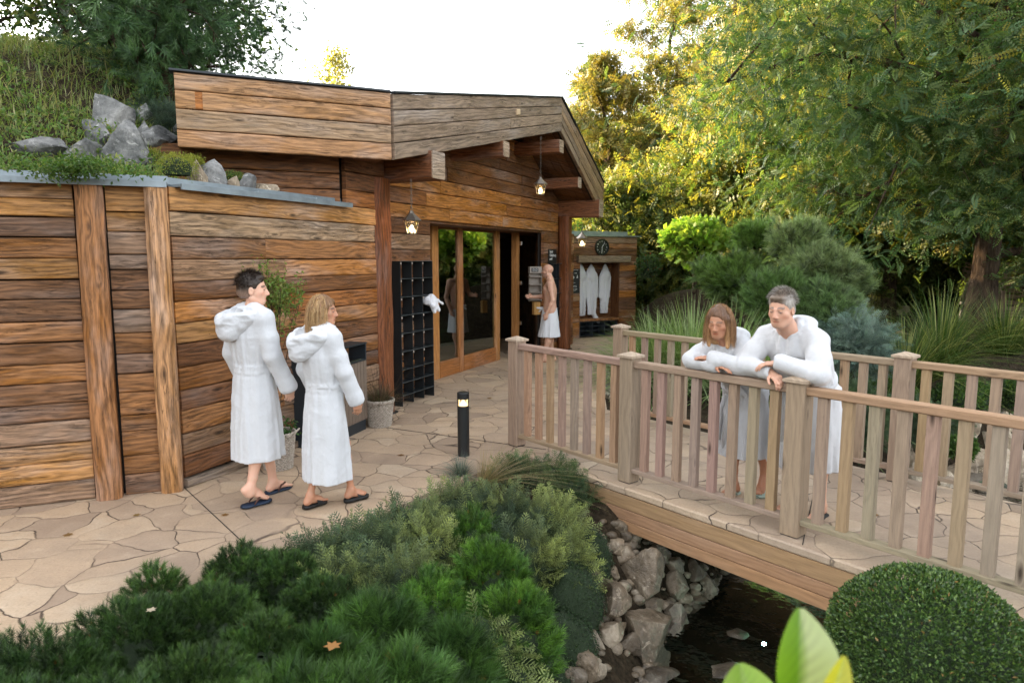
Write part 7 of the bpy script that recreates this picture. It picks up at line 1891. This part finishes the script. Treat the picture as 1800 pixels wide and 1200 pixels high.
# man on the left
lf = lambda px, py: np.array(G(px, py)[:])
def local(heading, origin, p):
    h = np.array(heading, float); h /= np.linalg.norm(h); r = np.array([h[1], -h[0]]); d = np.array(p)[:2] - np.array(origin)[:2]; return (float(d @ r), float(d @ h))
hd = (.62, .78); org = lf(458, 878); org[2] = 0
a = local(hd, org, lf(440, 889)); b_ = local(hd, org, lf(474, 864))
t, P, hc, HA, s = walker((org[0], org[1], 0), hd, 'short-haired man in a long white bathrobe and navy flip-flops walking away along the log wall', 1.83, False, .36, 1.085, (.62, .78, -.02), (a[0] + .02, -.14, .112), (-.07, .16, .103), SK['fair'], shoes=('rubber_navy', 'thong', 'strap_brown'), heelR=.09, robe_w=.90, seed=5)
def cap_hair(t, hc, HA, s, col, thick=.012, name='hair', fade=True, bald_front=0.0, grey=None):
    F = Field(hc - .16, hc + .19, .0045); g = lambda x, y, z: np.array(hc) + s * (HA[0] * x + HA[1] * y + HA[2] * z)
    F.ell(g(0, -.018, .040), np.array((.082, .103, .092 + thick * .6)) * s, .01, HA)
    F.ell(g(0, -.035, -.01), np.array((.078, .085, .07)) * s, .01, HA)
    F.ell(g(0, .045, .095), np.array((.055, .04, .022)) * s, .02, HA) if bald_front == 0 else None
    F.ell(g(0, .09, -.01), np.array((.085, .085, .076)) * s, .012, HA, cut=True)     # face
    for q in (-1, 1): F.ell(g(q * .085, .012, -.028), np.array((.03, .036, .04)) * s, .006, HA, cut=True)
    F.ell(g(0, -.04, -.115), np.array((.12, .10, .055)) * s, .006, HA, cut=True)
    m = np.abs(F.f) < .03; idx = np.argwhere(m); Pq = F.lo + idx * F.res; F.f[m] += (fbm(Pq * 60, 2, 4) * .004).astype(np.float32)
    def cf(V):
        q = (V - np.array(hc)) @ HA.T / s; C = np.tile(np.array(col, float), (len(V), 1))
        if fade: m = np.clip((.015 - q[:, 2]) / .06, 0, .75)[:, None]; C = C * (1 - m) + np.array((.30, .20, .15)) * m
        if grey is not None: m = np.clip((np.abs(q[:, 0]) - .03) / .03 + (.06 - q[:, 2]) * 6, 0, 1)[:, None] * .8; C = C * (1 - m) + np.array(grey) * m
        return C
    o = field_obj(F, name, M['hair'], t, colf=cf, it=1)
    n = 1500; v = rng.normal(size=(n, 3)); v /= np.linalg.norm(v, axis=1, keepdims=True); v = v[(v[:, 2] > .0) & ((v[:, 1] < .45) | (v[:, 2] > .75)) & ((v[:, 2] > .4) | (v[:, 1] < -.05))]
    roots = np.array([g(*(q * np.array((.082, .103, .094 + thick * .5)) + np.array((0, -.018, .040)))) for q in v]); d = (v + np.array((.25, .5, 0))) @ HA
    mb = MB(); hair_strands(t, 'x', roots, d, .03, .0013, np.array(col) * 1.2 if grey is None else np.array(grey), np.array(col) * .6, n, grav=.2, seg=3, mb=mb); mb.build('hair_tufts', M['hair'], o, False, local=False)
    return o
cap_hair(t, hc, HA, s, (.030, .019, .013))
# woman on the left
hd = (.68, .73); org = lf(578, 888); org[2] = 0
t, P, hc, HA, s = walker((org[0], org[1], 0), hd, 'woman with shoulder-length blonde hair in a white bathrobe and black slides, walking', 1.66, True, .225, .965, (.74, .67, -.05), (.055, .17, .105), (-.05, -.13, .105), SK['tan'], shoes=('rubber_black', 'slide', 'rubber_black'), heelL=.0, robe_w=.83, seed=11)
def long_hair(t, hc, HA, s, col, tip, L=.24, part=.0, n=2600, front=.35, over=None, name='hair', back=1.0):
    g = lambda x, y, z: np.array(hc) + s * (HA[0] * x + HA[1] * y + HA[2] * z); F = Field(hc - (.2, .2, .34), hc + (.2, .2, .2), .005)
    F.ell(g(0, -.018, .042), np.array((.088, .106, .098)) * s, .01, HA); up = HA[2]
    for q in (-1, 1):
        F.cap(g(q * .072, .012, .03), np.array(g(q * .078, -.005, -.02)) - Z3 * L * .30, .024, .027, .03); F.cap(np.array(g(q * .078, -.005, -.02)) - Z3 * L * .30, np.array(g(q * .076, -.0, .0)) - Z3 * L * .78, .027, .014, .02)
        F.cap(g(q * .05, -.06, .0), np.array(g(q * .06, -.065, .0)) - Z3 * L * .72, .045, .026, .04)
    F.cap(g(0, -.06, .0), np.array(g(0, -.085, .0)) - Z3 * L * .70, .055, .034, .04)
    F.ell(g(0, .125, -.05), np.array((.080, .130, .130)) * s, .010, HA, cut=True)
    m = np.abs(F.f) < .03; idx = np.argwhere(m); Pq = F.lo + idx * F.res; F.f[m] += (fbm(Pq * (42, 42, 5), 3, 4) * .012).astype(np.float32)
    def cf(V):
        z = ((V - np.array(hc)) / s)[:, 2]; m = np.clip((.05 - z) / .2, 0, 1)[:, None]; st = (.5 + .5 * fbm(V * (70, 70, 6), 2, 6))[:, None]; C = np.array(col) * (1 - m) + np.array(tip) * m; return C * (.55 + .9 * st)
    o = field_obj(F, name, M['hair'], t, colf=cf, it=1)
    # loose strands over it
    th = rng.uniform(0, 2 * np.pi, n); ph = rng.uniform(.1, 1.25, n); v = np.stack([np.sin(th) * np.cos(ph), np.cos(th) * np.cos(ph), np.sin(ph)], 1)
    v = v[(v[:, 1] < .05) | ((np.abs(v[:, 0]) > .5) & (v[:, 1] < front))]; roots = np.array([g(*(q * np.array((.090, .108, .100)) + np.array((0, -.018, .042)))) for q in v]); d = (v * np.array([.55, .55, .1])) @ HA; d = d + Z3 * -.7
    mb = MB(); hair_strands(t, 'x', roots, d, L * 1.05, .0016, np.array(col) * .6 + np.array(tip) * .5, tip, n, grav=1.3, curl=.10, mb=mb); mb.build('loose_strands', M['hair'], o, False, local=False)
    return o
long_hair(t, hc, HA, s, lin(120, 88, 58), lin(214, 180, 132), .235)

# =============== man with a towel by the door
hd = (-.97, .14); org = np.array([.70, 12.6, 0])
t = place('person', (org[0], org[1], 0), hd, 'bald bare-chested man with a white towel around his waist at the sauna door')
P = dict(pelvis=(0, 0, .97), chest=(0, .0, 1.30), neck=(0, -.01, 1.49), head=(0, .04, 1.68), shR=(.19, .0, 1.45), shL=(-.19, -.02, 1.45), elR=(.23, .10, 1.20), elL=(-.25, -.07, 1.16), wrR=(.14, .33, 1.19), wrL=(-.24, .03, .93),
         hipR=(.09, 0, .93), hipL=(-.09, 0, .93), knR=(.1, .03, .52), knL=(-.1, .02, .52), anR=(.11, -.06, .085), anL=(-.11, .08, .085))
A = np.eye(3); pts = np.array(list(P.values())); F = Field(pts.min(0) - (.16, .22, .12), pts.max(0) + (.16, .26, .14), .005)
trunk(F, P, A, 1.13, musc=True)
for q in 'RL': limb(F, P, q, 1.06); leg(F, P, q, 1.0)
HA = axes((.12, 1, -.06)); hc = np.array((0, .05, 1.675)); head(F, hc, HA, 1.0)
hand(F, P['wrR'], (-.2, 1, .1), (-1, 0, 0), (0, 0, 1)); hand(F, P['wrL'], (0, .25, -1), (1, 0, 0), (0, 1, 0))
foot(F, P['anR'], (.1, 1), 1.0, 0, 1); foot(F, P['anL'], (-.1, 1), 1.0, 0, -1)
field_obj(F, 'body', M['skin'], t, colf=head_col(hc, HA, 1.0, SK['warm'], (.12, .07, .05), np.array(SK['warm']) * (.9, .55, .5), (.16, .11, .09)))
eyes(hc, HA, 1.0, t, (.05, .04, .03))
R = Field((-.34, -.34, .42), (.34, .40, 1.06), .0065)
R.loft([(.47, 0, .01, .215, .20), (.62, 0, .005, .205, .175), (.85, 0, 0, .19, .145), (1.0, 0, 0, .172, .13)], .02, folds=fold_fn(31, .022, .005, .45, 1.0, 2.6, .8, 1.0, .008))
R.cap((.0, .12, .985), (-.02, .24, 1.0), .03, .012, .02); R.cap((0, .14, .985), (.03, .2, .93), .02, .012, .02)
R.loft([(.4, 0, 0, .20, .17), (.50, 0, 0, .175, .15)], .01, cut=True); crinkle(R, .004, (8, 8, 3), 8)
tw = field_obj(R, 'waist_towel', M['towel'], t, it=1)
belt(tw, 'rolled_edge', (0, 0, 0), np.eye(3), .99, 0, 0, .17, .128, .035, .012, 4, M['towel']) if False else None

# =============== couple leaning on the railing
def leaner(loc, label, b, headc, headfwd, sh_y, sh_z, sx, hip_y, hip_z, el, wr, feet, skin, hem, seed, female=False, waist=.5, grip='cross', curls=None):
    t = place('person', loc, tuple(BN), label)
    P = dict(pelvis=(0, hip_y, hip_z), chest=(0, (sh_y * .68 + hip_y * .32), hip_z + (sh_z - hip_z) * .66), neck=(0, sh_y + .03, sh_z + .03), head=headc, shR=(sx, sh_y, sh_z - .02), shL=(-sx, sh_y, sh_z - .02), elR=el[0], elL=el[1], wrR=wr[0], wrL=wr[1],
             hipR=(.085, hip_y, hip_z - .03), hipL=(-.085, hip_y, hip_z - .03), anR=feet[0], anL=feet[1])
    for q in 'RL': h_, a_ = np.array(P['hip' + q]), np.array(P['an' + q]); P['kn' + q] = tuple((h_ + a_) / 2 + np.array([0, .03, 0]))
    pts = np.array(list(P.values())); F = Field(pts.min(0) - (.16, .16, .12), pts.max(0) + (.16, .24, .16), .0042)
    trunk(F, P, np.eye(3), b)
    for q in 'RL': limb(F, P, q, b); leg(F, P, q, b)
    HA = axes(headfwd); hc = np.array(headc); sc = 1.0 if not female else .94; head(F, hc, HA, sc, female); F.cap(P['neck'], hc + HA[1] * .0 - HA[2] * .06 * sc, .055 * b, .052 * b, .03)
    for q, sgn in (('R', 1), ('L', -1)):
        dd = np.array(P['wr' + q]) - np.array(P['el' + q]); dd /= np.linalg.norm(dd); hspec = curls[q]
        hand(F, P['wr' + q], dd + np.array(hspec[0]), hspec[1], hspec[2], hspec[3], .98 * b ** .5, thumb_curl=.25)
    for q, sgn in (('R', 1), ('L', -1)): foot(F, P['an' + q], (.1 * sgn, 1), .98 * b ** .3, feet[2][q], sgn)
    field_obj(F, 'body', M['skin'], t, colf=head_col(hc, HA, sc, skin, (.14, .11, .09) if not female else (.12, .07, .04), np.array(skin) * ((.92, .66, .62) if not female else (.9, .5, .48))))
    if not female: eyes(hc, HA, sc, t, (.05, .06, .07), (0, -.4))
    # robe: torso along the leaning axis
    pel = np.array(P['pelvis'], float); nk = np.array([0, sh_y, sh_z + .03]); ax = nk - pel; Lx = np.linalg.norm(ax); up = ax / Lx; AA = axes(np.array([0, 1.0, 0]) - up * up[1], up)
    R = Field((-.52, hip_y - .42, hem - .04), (.52, .24, sh_z + .16), .0062)
    w_ = b
    R.loft([(-.02, 0, 0, .19 * w_, .155 * w_), (.10, 0, .0, .185 * w_, .15 * w_), (Lx * .55, 0, -.0, .21 * w_, .155 * w_), (Lx * .82, 0, -.005, .212 * w_, .145 * w_), (Lx * .95, 0, -.005, .185 * w_, .12 * w_), (Lx * 1.07, 0, -.01, .115 * w_, .085 * w_)], .03, O=pel, R=AA, folds=fold_fn(seed, .010, .014, 0, Lx, 2.4, 1.7, .04, .012))
    hy = hip_y + .015
    R.loft([(hem, 0, hy + .03, .24 * w_, .215 * w_), (hem + .25, 0, hy + .02, .225 * w_, .195 * w_), (hip_z - .12, 0, hy, .215 * w_, .175 * w_), (hip_z + .03, 0, hy, .19 * w_, .155 * w_)], .04, folds=fold_fn(seed + 4, .034, .008, hem, hip_z, 2.4, .9, hip_z, .01))
    for q, sgn in (('R', 1), ('L', -1)):
        s0, e0, w0 = (np.array(P[k + q], float) for k in ('sh', 'el', 'wr')); dd = w0 - e0; dd /= np.linalg.norm(dd)
        R.cap(s0 + (-sgn * .015, 0, -.01), (s0 + e0) / 2, .076 * w_ ** .7, .073 * w_ ** .7, .05); R.cap((s0 + e0) / 2, e0 + (0, 0, .012), .073 * w_ ** .7, .062 * w_ ** .7, .03)
        R.cap(e0 + (0, 0, .012), w0 - dd * .02 + (0, 0, .008), .060 * w_ ** .7, .054, .02); ce = w0 - dd * .004 + (0, 0, .004)
        R.cap(ce - dd * .06, ce, .056, .057, .008); R.cap(ce + dd * .045, ce + dd * .12, .047, .05, .006, cut=True)
        R.cap(e0 + np.array([0, .0, .0]), e0 + np.array([-sgn * .1, -.01, -.02]), .055, .05, .03)
    # neck opening
    g = lambda x, y, z: pel + AA[0] * x + AA[1] * y + AA[2] * z
    for q, sg in (('R', 1), ('L', -1)): R.cap(g(sg * .075, -.03, Lx * 1.0), np.array(P['sh' + q]) + (-sg * .02, 0, -.005), .058, .076 * w_ ** .5, .03)
    n0 = Lx * 1.03; vb = Lx * .66
    R.cap(g(0, .17, vb + .06), g(0, .11, n0 + .03), .006, .040, .010, cut=True); R.cap(g(0, .03, n0 + .03), g(0, .06, n0 + .12), .05, .06, .01, cut=True)
    R.loft([(hem - .1, 0, hy + .03, .215 * w_, .19 * w_), (hem + .03, 0, hy + .03, .19 * w_, .165 * w_)], .01, cut=True)
    # collar band
    cr = .0205
    lap = [g(.0, -.085, n0 + .04), g(.06, -.055, n0 + .045), g(.075, .0, n0 + .04), g(.066, .07, Lx * .99), g(.044, .12, Lx * .88), g(.018, .150, Lx * .75), g(-.035, .165, Lx * .56), g(-.07, .165, Lx * .42), g(-.10, .15, Lx * .22)]
    lap2 = [g(.0, -.085, n0 + .04), g(-.06, -.055, n0 + .045), g(-.075, .0, n0 + .04), g(-.066, .07, Lx * .99), g(-.044, .118, Lx * .88), g(-.010, .148, Lx * .75)]
    for l_ in (lap2, lap):
        l_ = [np.array(q) for q in l_]
        for i in range(len(l_) - 1): R.cap(l_[i] * (1, 1, 1), l_[i + 1], cr * (w_ ** .3), None, .006)
    # hood bunched behind the neck
    R.ell(g(0, -.12, n0 - .035), (.13 * w_, .05, .06), .03, AA); R.cap(g(-.08, -.08, n0 + .02), g(.08, -.08, n0 + .02), .03, .03, .02); R.ell(g(0, -.10, n0 + .055), (.06, .03, .02), .015, AA, cut=True)
    # nothing of the cloth may sink into the handrail
    crinkle(R, .0068, (9, 9, 6), seed)
    sl, Pq = R.sub((-.6, -.047, .9), (.6, .047, 1.068)); d = np.maximum(np.abs(Pq[..., 1]) - .046, Pq[..., 2] - 1.066); R.f[sl] = np.maximum(R.f[sl], -d)
    field_obj(R, 'bathrobe', M['terry'], t, it=1)
    belt(t, 'belt', pel, AA, .10, 0, 0, .193 * w_, .158 * w_, seed=seed)
    mb = MB(); q = pel + AA[1] * .17 + AA[2] * .1 + AA[0] * .03
    for dx, L_ in ((0.0, .42), (.05, .36)): tube(mb, [q + (dx * .3, 0, 0), q + (dx, .02, -.1), q + (dx + .01, .02, -L_)], [.02, .018, .02], 6)
    mb.build('belt_end', M['terry'], t, True, local=False)
    return t, P, hc, HA, sc, g, Lx
fm = Bp(.885, 0, .002)
tM, P, hc, HA, sc, gM, LxM = leaner((fm[0], fm[1], .002), 'grey-haired man in a white bathrobe leaning on the railing, forearms crossed', 1.04, (-.0, -.015, 1.565), (-.10, .95, -.17), -.17, 1.375, .20, -.50, .94,
    ((.27, -.02, 1.135), (-.29, -.02, 1.135)), ((.035, .03, 1.125), (-.03, .035, 1.20)), ((.09, -.46, .088), (-.13, -.50, .088), dict(R=0, L=0)), SK['warm'], .37, 41,
    curls=dict(R=((0, .25, -.28), (0, -.2, -1), (0, 1, .2), (.55, .6, .5)), L=((0, .15, -.35), (0, -.1, -1), (0, -1, 0), (.3, .35, .3))))
cap_hair(tM, hc, HA, sc, lin(112, 98, 86), .016, fade=False, grey=lin(168, 164, 160))
mb = MB(); th_ = np.linspace(0, 2 * np.pi, 13)
rg = np.array(P['wrL']) + (.075, .02, -.02)
for q, nm, an_ in (('L', 'sandal', -1), ('R', 'sandal', 1)):
    sh = empty('sandal', (0, 0, 0)); sh.parent = tM; sole(sh, 'sole', P['an' + q], (.1 * an_, 1), 1.0, M['rubber_black'], an_, 0, th=.022, strap='slide')
o = text_obj('embroidery', 'SPA', Vector((0, 0, 0)), Matrix.Identity(4), .035, M['blue_lettering'], None, .0006)
Rt = tM.rotation_euler.to_matrix().to_4x4()
lp_ = gM(-.085, .178, LxM * .74)
o.parent = tM; o.matrix_local = Matrix.Translation(Vector(lp_)) @ Matrix(((-1, 0, 0), (0, 0, 1), (0, 1, 0))).to_4x4()
fw_ = Bp(.56, 0, .002)
tW, P, hc, HA, sc, gW, LxW = leaner((fw_[0], fw_[1], .002), 'brown-haired woman in a white bathrobe looking down over the railing with folded arms', .86, (.0, -.01, 1.44), (-.22, .92, -.24), -.15, 1.255, .165, -.42, .86,
    ((.24, -.01, 1.125), (-.23, -.02, 1.125)), ((-.0, .015, 1.118), (.02, .02, 1.165)), ((.07, -.42, .088), (-.10, -.62, .105), dict(R=0, L=.22)), SK['tan'], .37, 51, True,
    curls=dict(R=((0, .0, .0), (0, 0, -1), (0, 1, 0), (.2, .3, .2)), L=((0, .0, -.1), (0, -.1, -1), (0, -1, 0), (.15, .2, .2))))
long_hair(tW, hc, HA, sc, lin(104, 76, 56), lin(186, 146, 104), .225, front=.1)
for q, an_, hl in (('L', -1, .22), ('R', 1, 0)):
    sh = empty('sandal', (0, 0, 0)); sh.parent = tW; sole(sh, 'sole', P['an' + q], (.1 * an_, 1), .98 * .86 ** .3, M['rubber_mint'], an_, hl, th=.02, strap='thong')
# ---------------------------------------------------------------- robes on hooks, towel, bin, baskets
def hanging_robe(s, lab, L=1.22, w=.135, tail=0.0, seed=3, lean=0.0):
    o = np.array(E_(s, -.17, 0)); A_ = np.array([[DE[0], DE[1], 0], [-NE[0] * -1, -NE[1] * -1, 0], [0, 0, 1]]); A_[1] = np.array([NE[0], NE[1], 0])
    t = empty('hanging_bathrobe', E_(s, -.17, .45), lab, 'bathrobe', 'white bathrobes hanging on the hooks'); t.rotation_euler = (0, 0, math.atan2(DE[1], DE[0]))
    zt = 1.76 - .45; zb = zt - L
    F = Field((-.3, -.16, zb - .3), (.3, .16, zt + .05), .007)
    F.loft([(zb, lean, 0, w * .62, .05), (zb + .3, lean * .8, 0, w * .75, .06), (zt - .62, lean * .4, 0, w * .9, .06), (zt - .38, 0, 0, w * 1.05, .065), (zt - .25, 0, 0, w * .95, .065), (zt - .10, 0, 0, w * .45, .045), (zt, 0, 0, .015, .015)], .02, folds=fold_fn(seed, .03, .012, zb, zt, 2.2, 1.0))
    for q in (-1, 1): F.cap((q * w * .8, 0, zt - .32), (q * w * .75 + lean, .02, zt - .78), .045, .05, .025)
    F.ell((0, -.05, zt - .27), (w * .8, .05, .12), .03)
    if tail: F.chain([(lean, 0, zb + .1), (lean + .1, -.03, zb - .08), (lean + .16, -.05, zb - .17)], [.06, .05, .045], .03)
    crinkle(F, .007, (9, 9, 4), seed); field_obj(F, 'robe_cloth', M['towel'], t, it=1)
    mb = MB(); tube(mb, [(-.02 + lean, -.075, zt - .6), (.02 + lean, -.08, zt - .8), (.0 + lean, -.075, zb + .05)], [.008, .008, .009], 6); mb.build('belt', M['towel'], t, True, local=False)
hanging_robe(.19, 'white bathrobe hanging leftmost in the alcove', 1.24, .155, 0, 3, .02)
hanging_robe(.48, 'white bathrobe hanging in the middle with its tail trailing over the bench', 1.22, .175, 1, 6, .03)
hanging_robe(.89, 'white bathrobe hanging rightmost in the alcove, apart from the other two', 1.20, .15, 0, 9, -.01)
# towel stuffed in the shelf
q = Vector(W(.90, .58, 1.34)); t = empty('towel', q, 'crumpled white towel stuffed into the shoe shelf and hanging out', 'towel')
F = Field((-.22, -.22, -.18), (.25, .22, .2), .006); rr = np.random.default_rng(4)
dv = np.array([DD[0], DD[1], 0]); ov = np.array([-NN[0], -NN[1], 0])
F.ell(ov * -.03, (.10, .10, .07), .02); F.cap(ov * .0 + (0, 0, .05), ov * .07 + dv * .17 + (0, 0, -.05), .035, .010, .02); F.cap(ov * .02, ov * .06 + dv * -.03 + (0, 0, -.15), .045, .018, .03); F.cap(ov * .02, ov * .07 + dv * .06 + (0, 0, -.13), .045, .02, .03); F.cap(ov * .0 + (0, 0, .06), ov * .05 + dv * -.05 + (0, 0, -.06), .025, .03, .02)
crinkle(F, .014, (13, 13, 13), 5); field_obj(F, 'towel_cloth', M['towel'], t, it=1)
# waste bin
c1 = G(566, 792); c2 = G(648, 753); bd = (c2 - c1); bd.z = 0; BL = bd.length; bd.normalize(); bn = Vector((bd.y, -bd.x, 0))   # bn points to the terrace
t = empty('litter_bin', c1 - bn * .25, 'waste bin with vertical wood-grey slats and a black hooded top against the log wall', 'bin')
def bq(u, o, z): return tuple(c1 + bd * u - bn * o + Vector((0, 0, z)))
mb = MB(); cz = lambda z0, z1, u0, u1, o0, o1: beam(mb, bq((u0 + u1) / 2, (o0 + o1) / 2, z0), bq((u0 + u1) / 2, (o0 + o1) / 2, z1), o1 - o0, u1 - u0, up=bd, bev=.004)
cz(.0, .12, .02, BL - .02, .02, .44); mb.build('plinth', M['anthracite'], t)
mb = MB(); cz(.12, .79, .012, BL - .012, .02, .46); mb.build('bin_body', M['anthracite'], t)
ns = 14
for k in range(ns):
    mb = MB(); u0 = BL * k / ns + .004; u1 = BL * (k + 1) / ns - .004; beam(mb, bq((u0 + u1) / 2, .012, .125), bq((u0 + u1) / 2, .012, .785), .018, u1 - u0, up=bd, bev=.002); mb.build('slat', M['binslat'], t)
mb = MB(); cz(.79, .80, 0, BL, .0, .47); cz(.80, .975, BL - .02, BL, .0, .46); cz(.80, .975, 0, .02, .0, .46); cz(.80, .975, BL * .5 - .01, BL * .5 + .01, .0, .46)
cz(.975, .99, -.005, BL + .005, -.01, .47); mb.build('hood', M['anthracite'], t)
mb = MB(); cz(.80, .812, .04, BL - .04, .03, .4); mb.build('steel_rim', M['silver'], t)
# wicker baskets
def basket(px_, py_, r, h, lab, plant, name='wicker_basket'):
    g = G(px_, py_); t = empty(name, (g.x, g.y, 0), lab, 'basket'); mb = MB(); nst = 26; rows = int(h / .017)
    for i in range(rows):
        z = .01 + i * .017; rr_ = r * (.78 + .22 * z / h); a = np.linspace(0, 2 * np.pi, nst * 4 + 1); rad = rr_ + .006 * np.sin(a * nst / 1.0 + (i % 2) * np.pi); tube(mb, np.stack([g.x + rad * np.cos(a), g.y + rad * np.sin(a), z + 0 * a], -1), .0082, 5, caps=False)
    for i in range(nst):
        a = i * 2 * math.pi / nst; tube(mb, [(g.x + r * .78 * math.cos(a), g.y + r * .78 * math.sin(a), 0), (g.x + r * 1.0 * math.cos(a), g.y + r * math.sin(a), h + .01)], .005, 5)
    mb.build('wicker_wall', M['wicker'], t)
    mb = MB(); a = np.linspace(0, 2 * np.pi, 60)
    for o_ in (0, 1, 2): tube(mb, np.stack([g.x + (r + .01) * np.cos(a), g.y + (r + .01) * np.sin(a), h + .012 * np.sin(a * 12 + o_ * 2.1) + .01], -1), .010, 5, caps=False)
    mb.build('rim', M['wicker'], t)
    mb = MB(); lathe(mb, (g.x, g.y, 0), [(.001, h * .8), (r * .95, h * .8)], 20, (.02, .015, .01)); lathe(mb, (g.x, g.y, 0), [(r * .75, .0), (r * .93, h * .95)], 20, (.02, .015, .01)); mb.build('soil', M['soil'], t)
    if plant == 'handle' : 
        mb = MB(); a = np.linspace(0, np.pi, 16); tube(mb, np.stack([g.x + r + .05 * np.sin(a * 1.0), g.y + .06 * np.cos(a), h + .05 * np.sin(a)], -1), .008, 6); mb.build('handle', M['wicker'], t)
    return g
g = basket(668, 748, .155, .29, 'pale wicker basket with dry heather between the bin and the porch post', '')
grass_clump('heather', 'dry pinkish heather growing in the basket beside the porch post', (g.x, g.y, .22), 700, .30, .45, .004, (.08, .08, .035), (.22, .13, .10), .4, r0=.11, cat='plant', droop=.6)
mb = MB(); 
t = empty('dry_twigs', (g.x, g.y, .25), 'fine bare twigs standing in the basket beside the porch post', 'plant')
for i in range(26):
    d = rng.normal(size=3) * (.16, .16, .05) + (0, 0, .42); p = np.array((g.x, g.y, .25)); tube(mb, [p, p + d * .5 + rng.normal(size=3) * .02, p + d + rng.normal(size=3) * .05], [.002, .0015, .001], 4, (.2, .15, .1), False)
mb.build('twigs', M['bark'], t)
g = basket(490, 822, .15, .32, 'pale wicker basket with a small shrub behind the walking couple', 'handle')
t = empty('potted_shrub', (g.x, g.y, .28), 'airy light green potted shrub rising behind the short-haired man', 'plant')
mb = MB(); P_ = []; base = np.array((g.x - .02, g.y, .28)); top = np.array(D(482, 500, g.y + .1))
for i in range(16):
    e = top + rng.normal(size=3) * (.15, .08, .09); m_ = (base + e) / 2 + rng.normal(size=3) * .05; tube(mb, [base, m_, e], [.006, .004, .002], 5, caps=False)
    for f in np.linspace(.72, 1.05, 9): q = m_ + (e - m_) * (f * 2 - 1) if f < 1.2 else e; P_.append(q)
    for j in range(3):
        e2 = e + rng.normal(size=3) * (.10, .06, .07); tube(mb, [e * .7 + m_ * .3, e2], [.002, .001], 4, caps=False)
        for f in np.linspace(.3, 1, 7): P_.append((e * .7 + m_ * .3) * (1 - f) + e2 * f)
mb.build('stems', M['bark'], t)
P_ = np.repeat(np.array(P_), 4, 0) + rng.normal(scale=.024, size=(len(P_) * 4, 3)); mb = MB(); scatter(mb, LEAF, P_, rng.normal(size=P_.shape) + (0, 0, .2), .037 * rng.uniform(.6, 1.3, len(P_)), cvar((.15, .24, .05), len(P_), .3, (.26, .24, .08), .3))
P2 = np.array((g.x, g.y, .36)) + rng.normal(size=(260, 3)) * (.08, .08, .05); scatter(mb, LEAF, P2, rng.normal(size=P2.shape) + (0, 0, .5), .04, cvar((.05, .12, .03), 260, .3)); mb.build('leaves', M['leaf'], t)

# fallen leaves
def fallen(p, size, col, lab, rz):
    V = []; Q = []
    outline = [(0, -.5), (.14, -.22), (.42, -.3), (.3, -.02), (.5, .2), (.22, .22), (.0, .55), (-.22, .22), (-.5, .2), (-.3, -.02), (-.42, -.3), (-.14, -.22)]
    c, s = math.cos(rz), math.sin(rz); V = [(0, 0, .012)] + [(x * c - y * s, x * s + y * c, .004 + .25 * abs(x) * .25) for x, y in outline]
    V = np.array(V) * size; V[:, 2] += .003
    T = [(0, i, i % 12 + 1) for i in range(1, 13)]
    mb = MB(); mb.add(V, None, T, col); o = mb.build('fallen_leaf', M['leaf']); o.location = p; tag(o, lab, 'leaf', 'fallen leaves')
for px_, py_, z, sz, col, lab in ((1690, 952, .004, .06, (.22, .12, .07), 'brown leaf lying on the bridge paving right of the leaning man'), (120, 940, .002, .07, (.26, .16, .07), 'tan leaf on the paving below the first wall post'), (705, 800, .002, .07, (.2, .11, .05), 'brown leaf on the paving in front of the litter bin'), (240, 905, .002, .06, (.3, .2, .08), 'pale leaf on the paving close to the second wall post'), (860, 700, .002, .08, (.22, .13, .06), 'dry leaf on the paving right of the lit bollard'), (395, 905, .002, .06, (.25, .14, .05), 'small brown leaf on the paving left of the flip-flops'), (585, 1135, .42, .07, (.42, .2, .06), 'orange withered leaf caught in the pine shrub'), (266, 1072, .31, .05, (.6, .5, .36), 'pale leaf lying on top of the dwarf pine mound'), (1540, 905, .004, .05, (.3, .18, .08), 'tiny tan leaf on the bridge deck near the near post')):
    fallen(tuple(G(px_, py_, z)), sz, col, lab, U(0, 6))
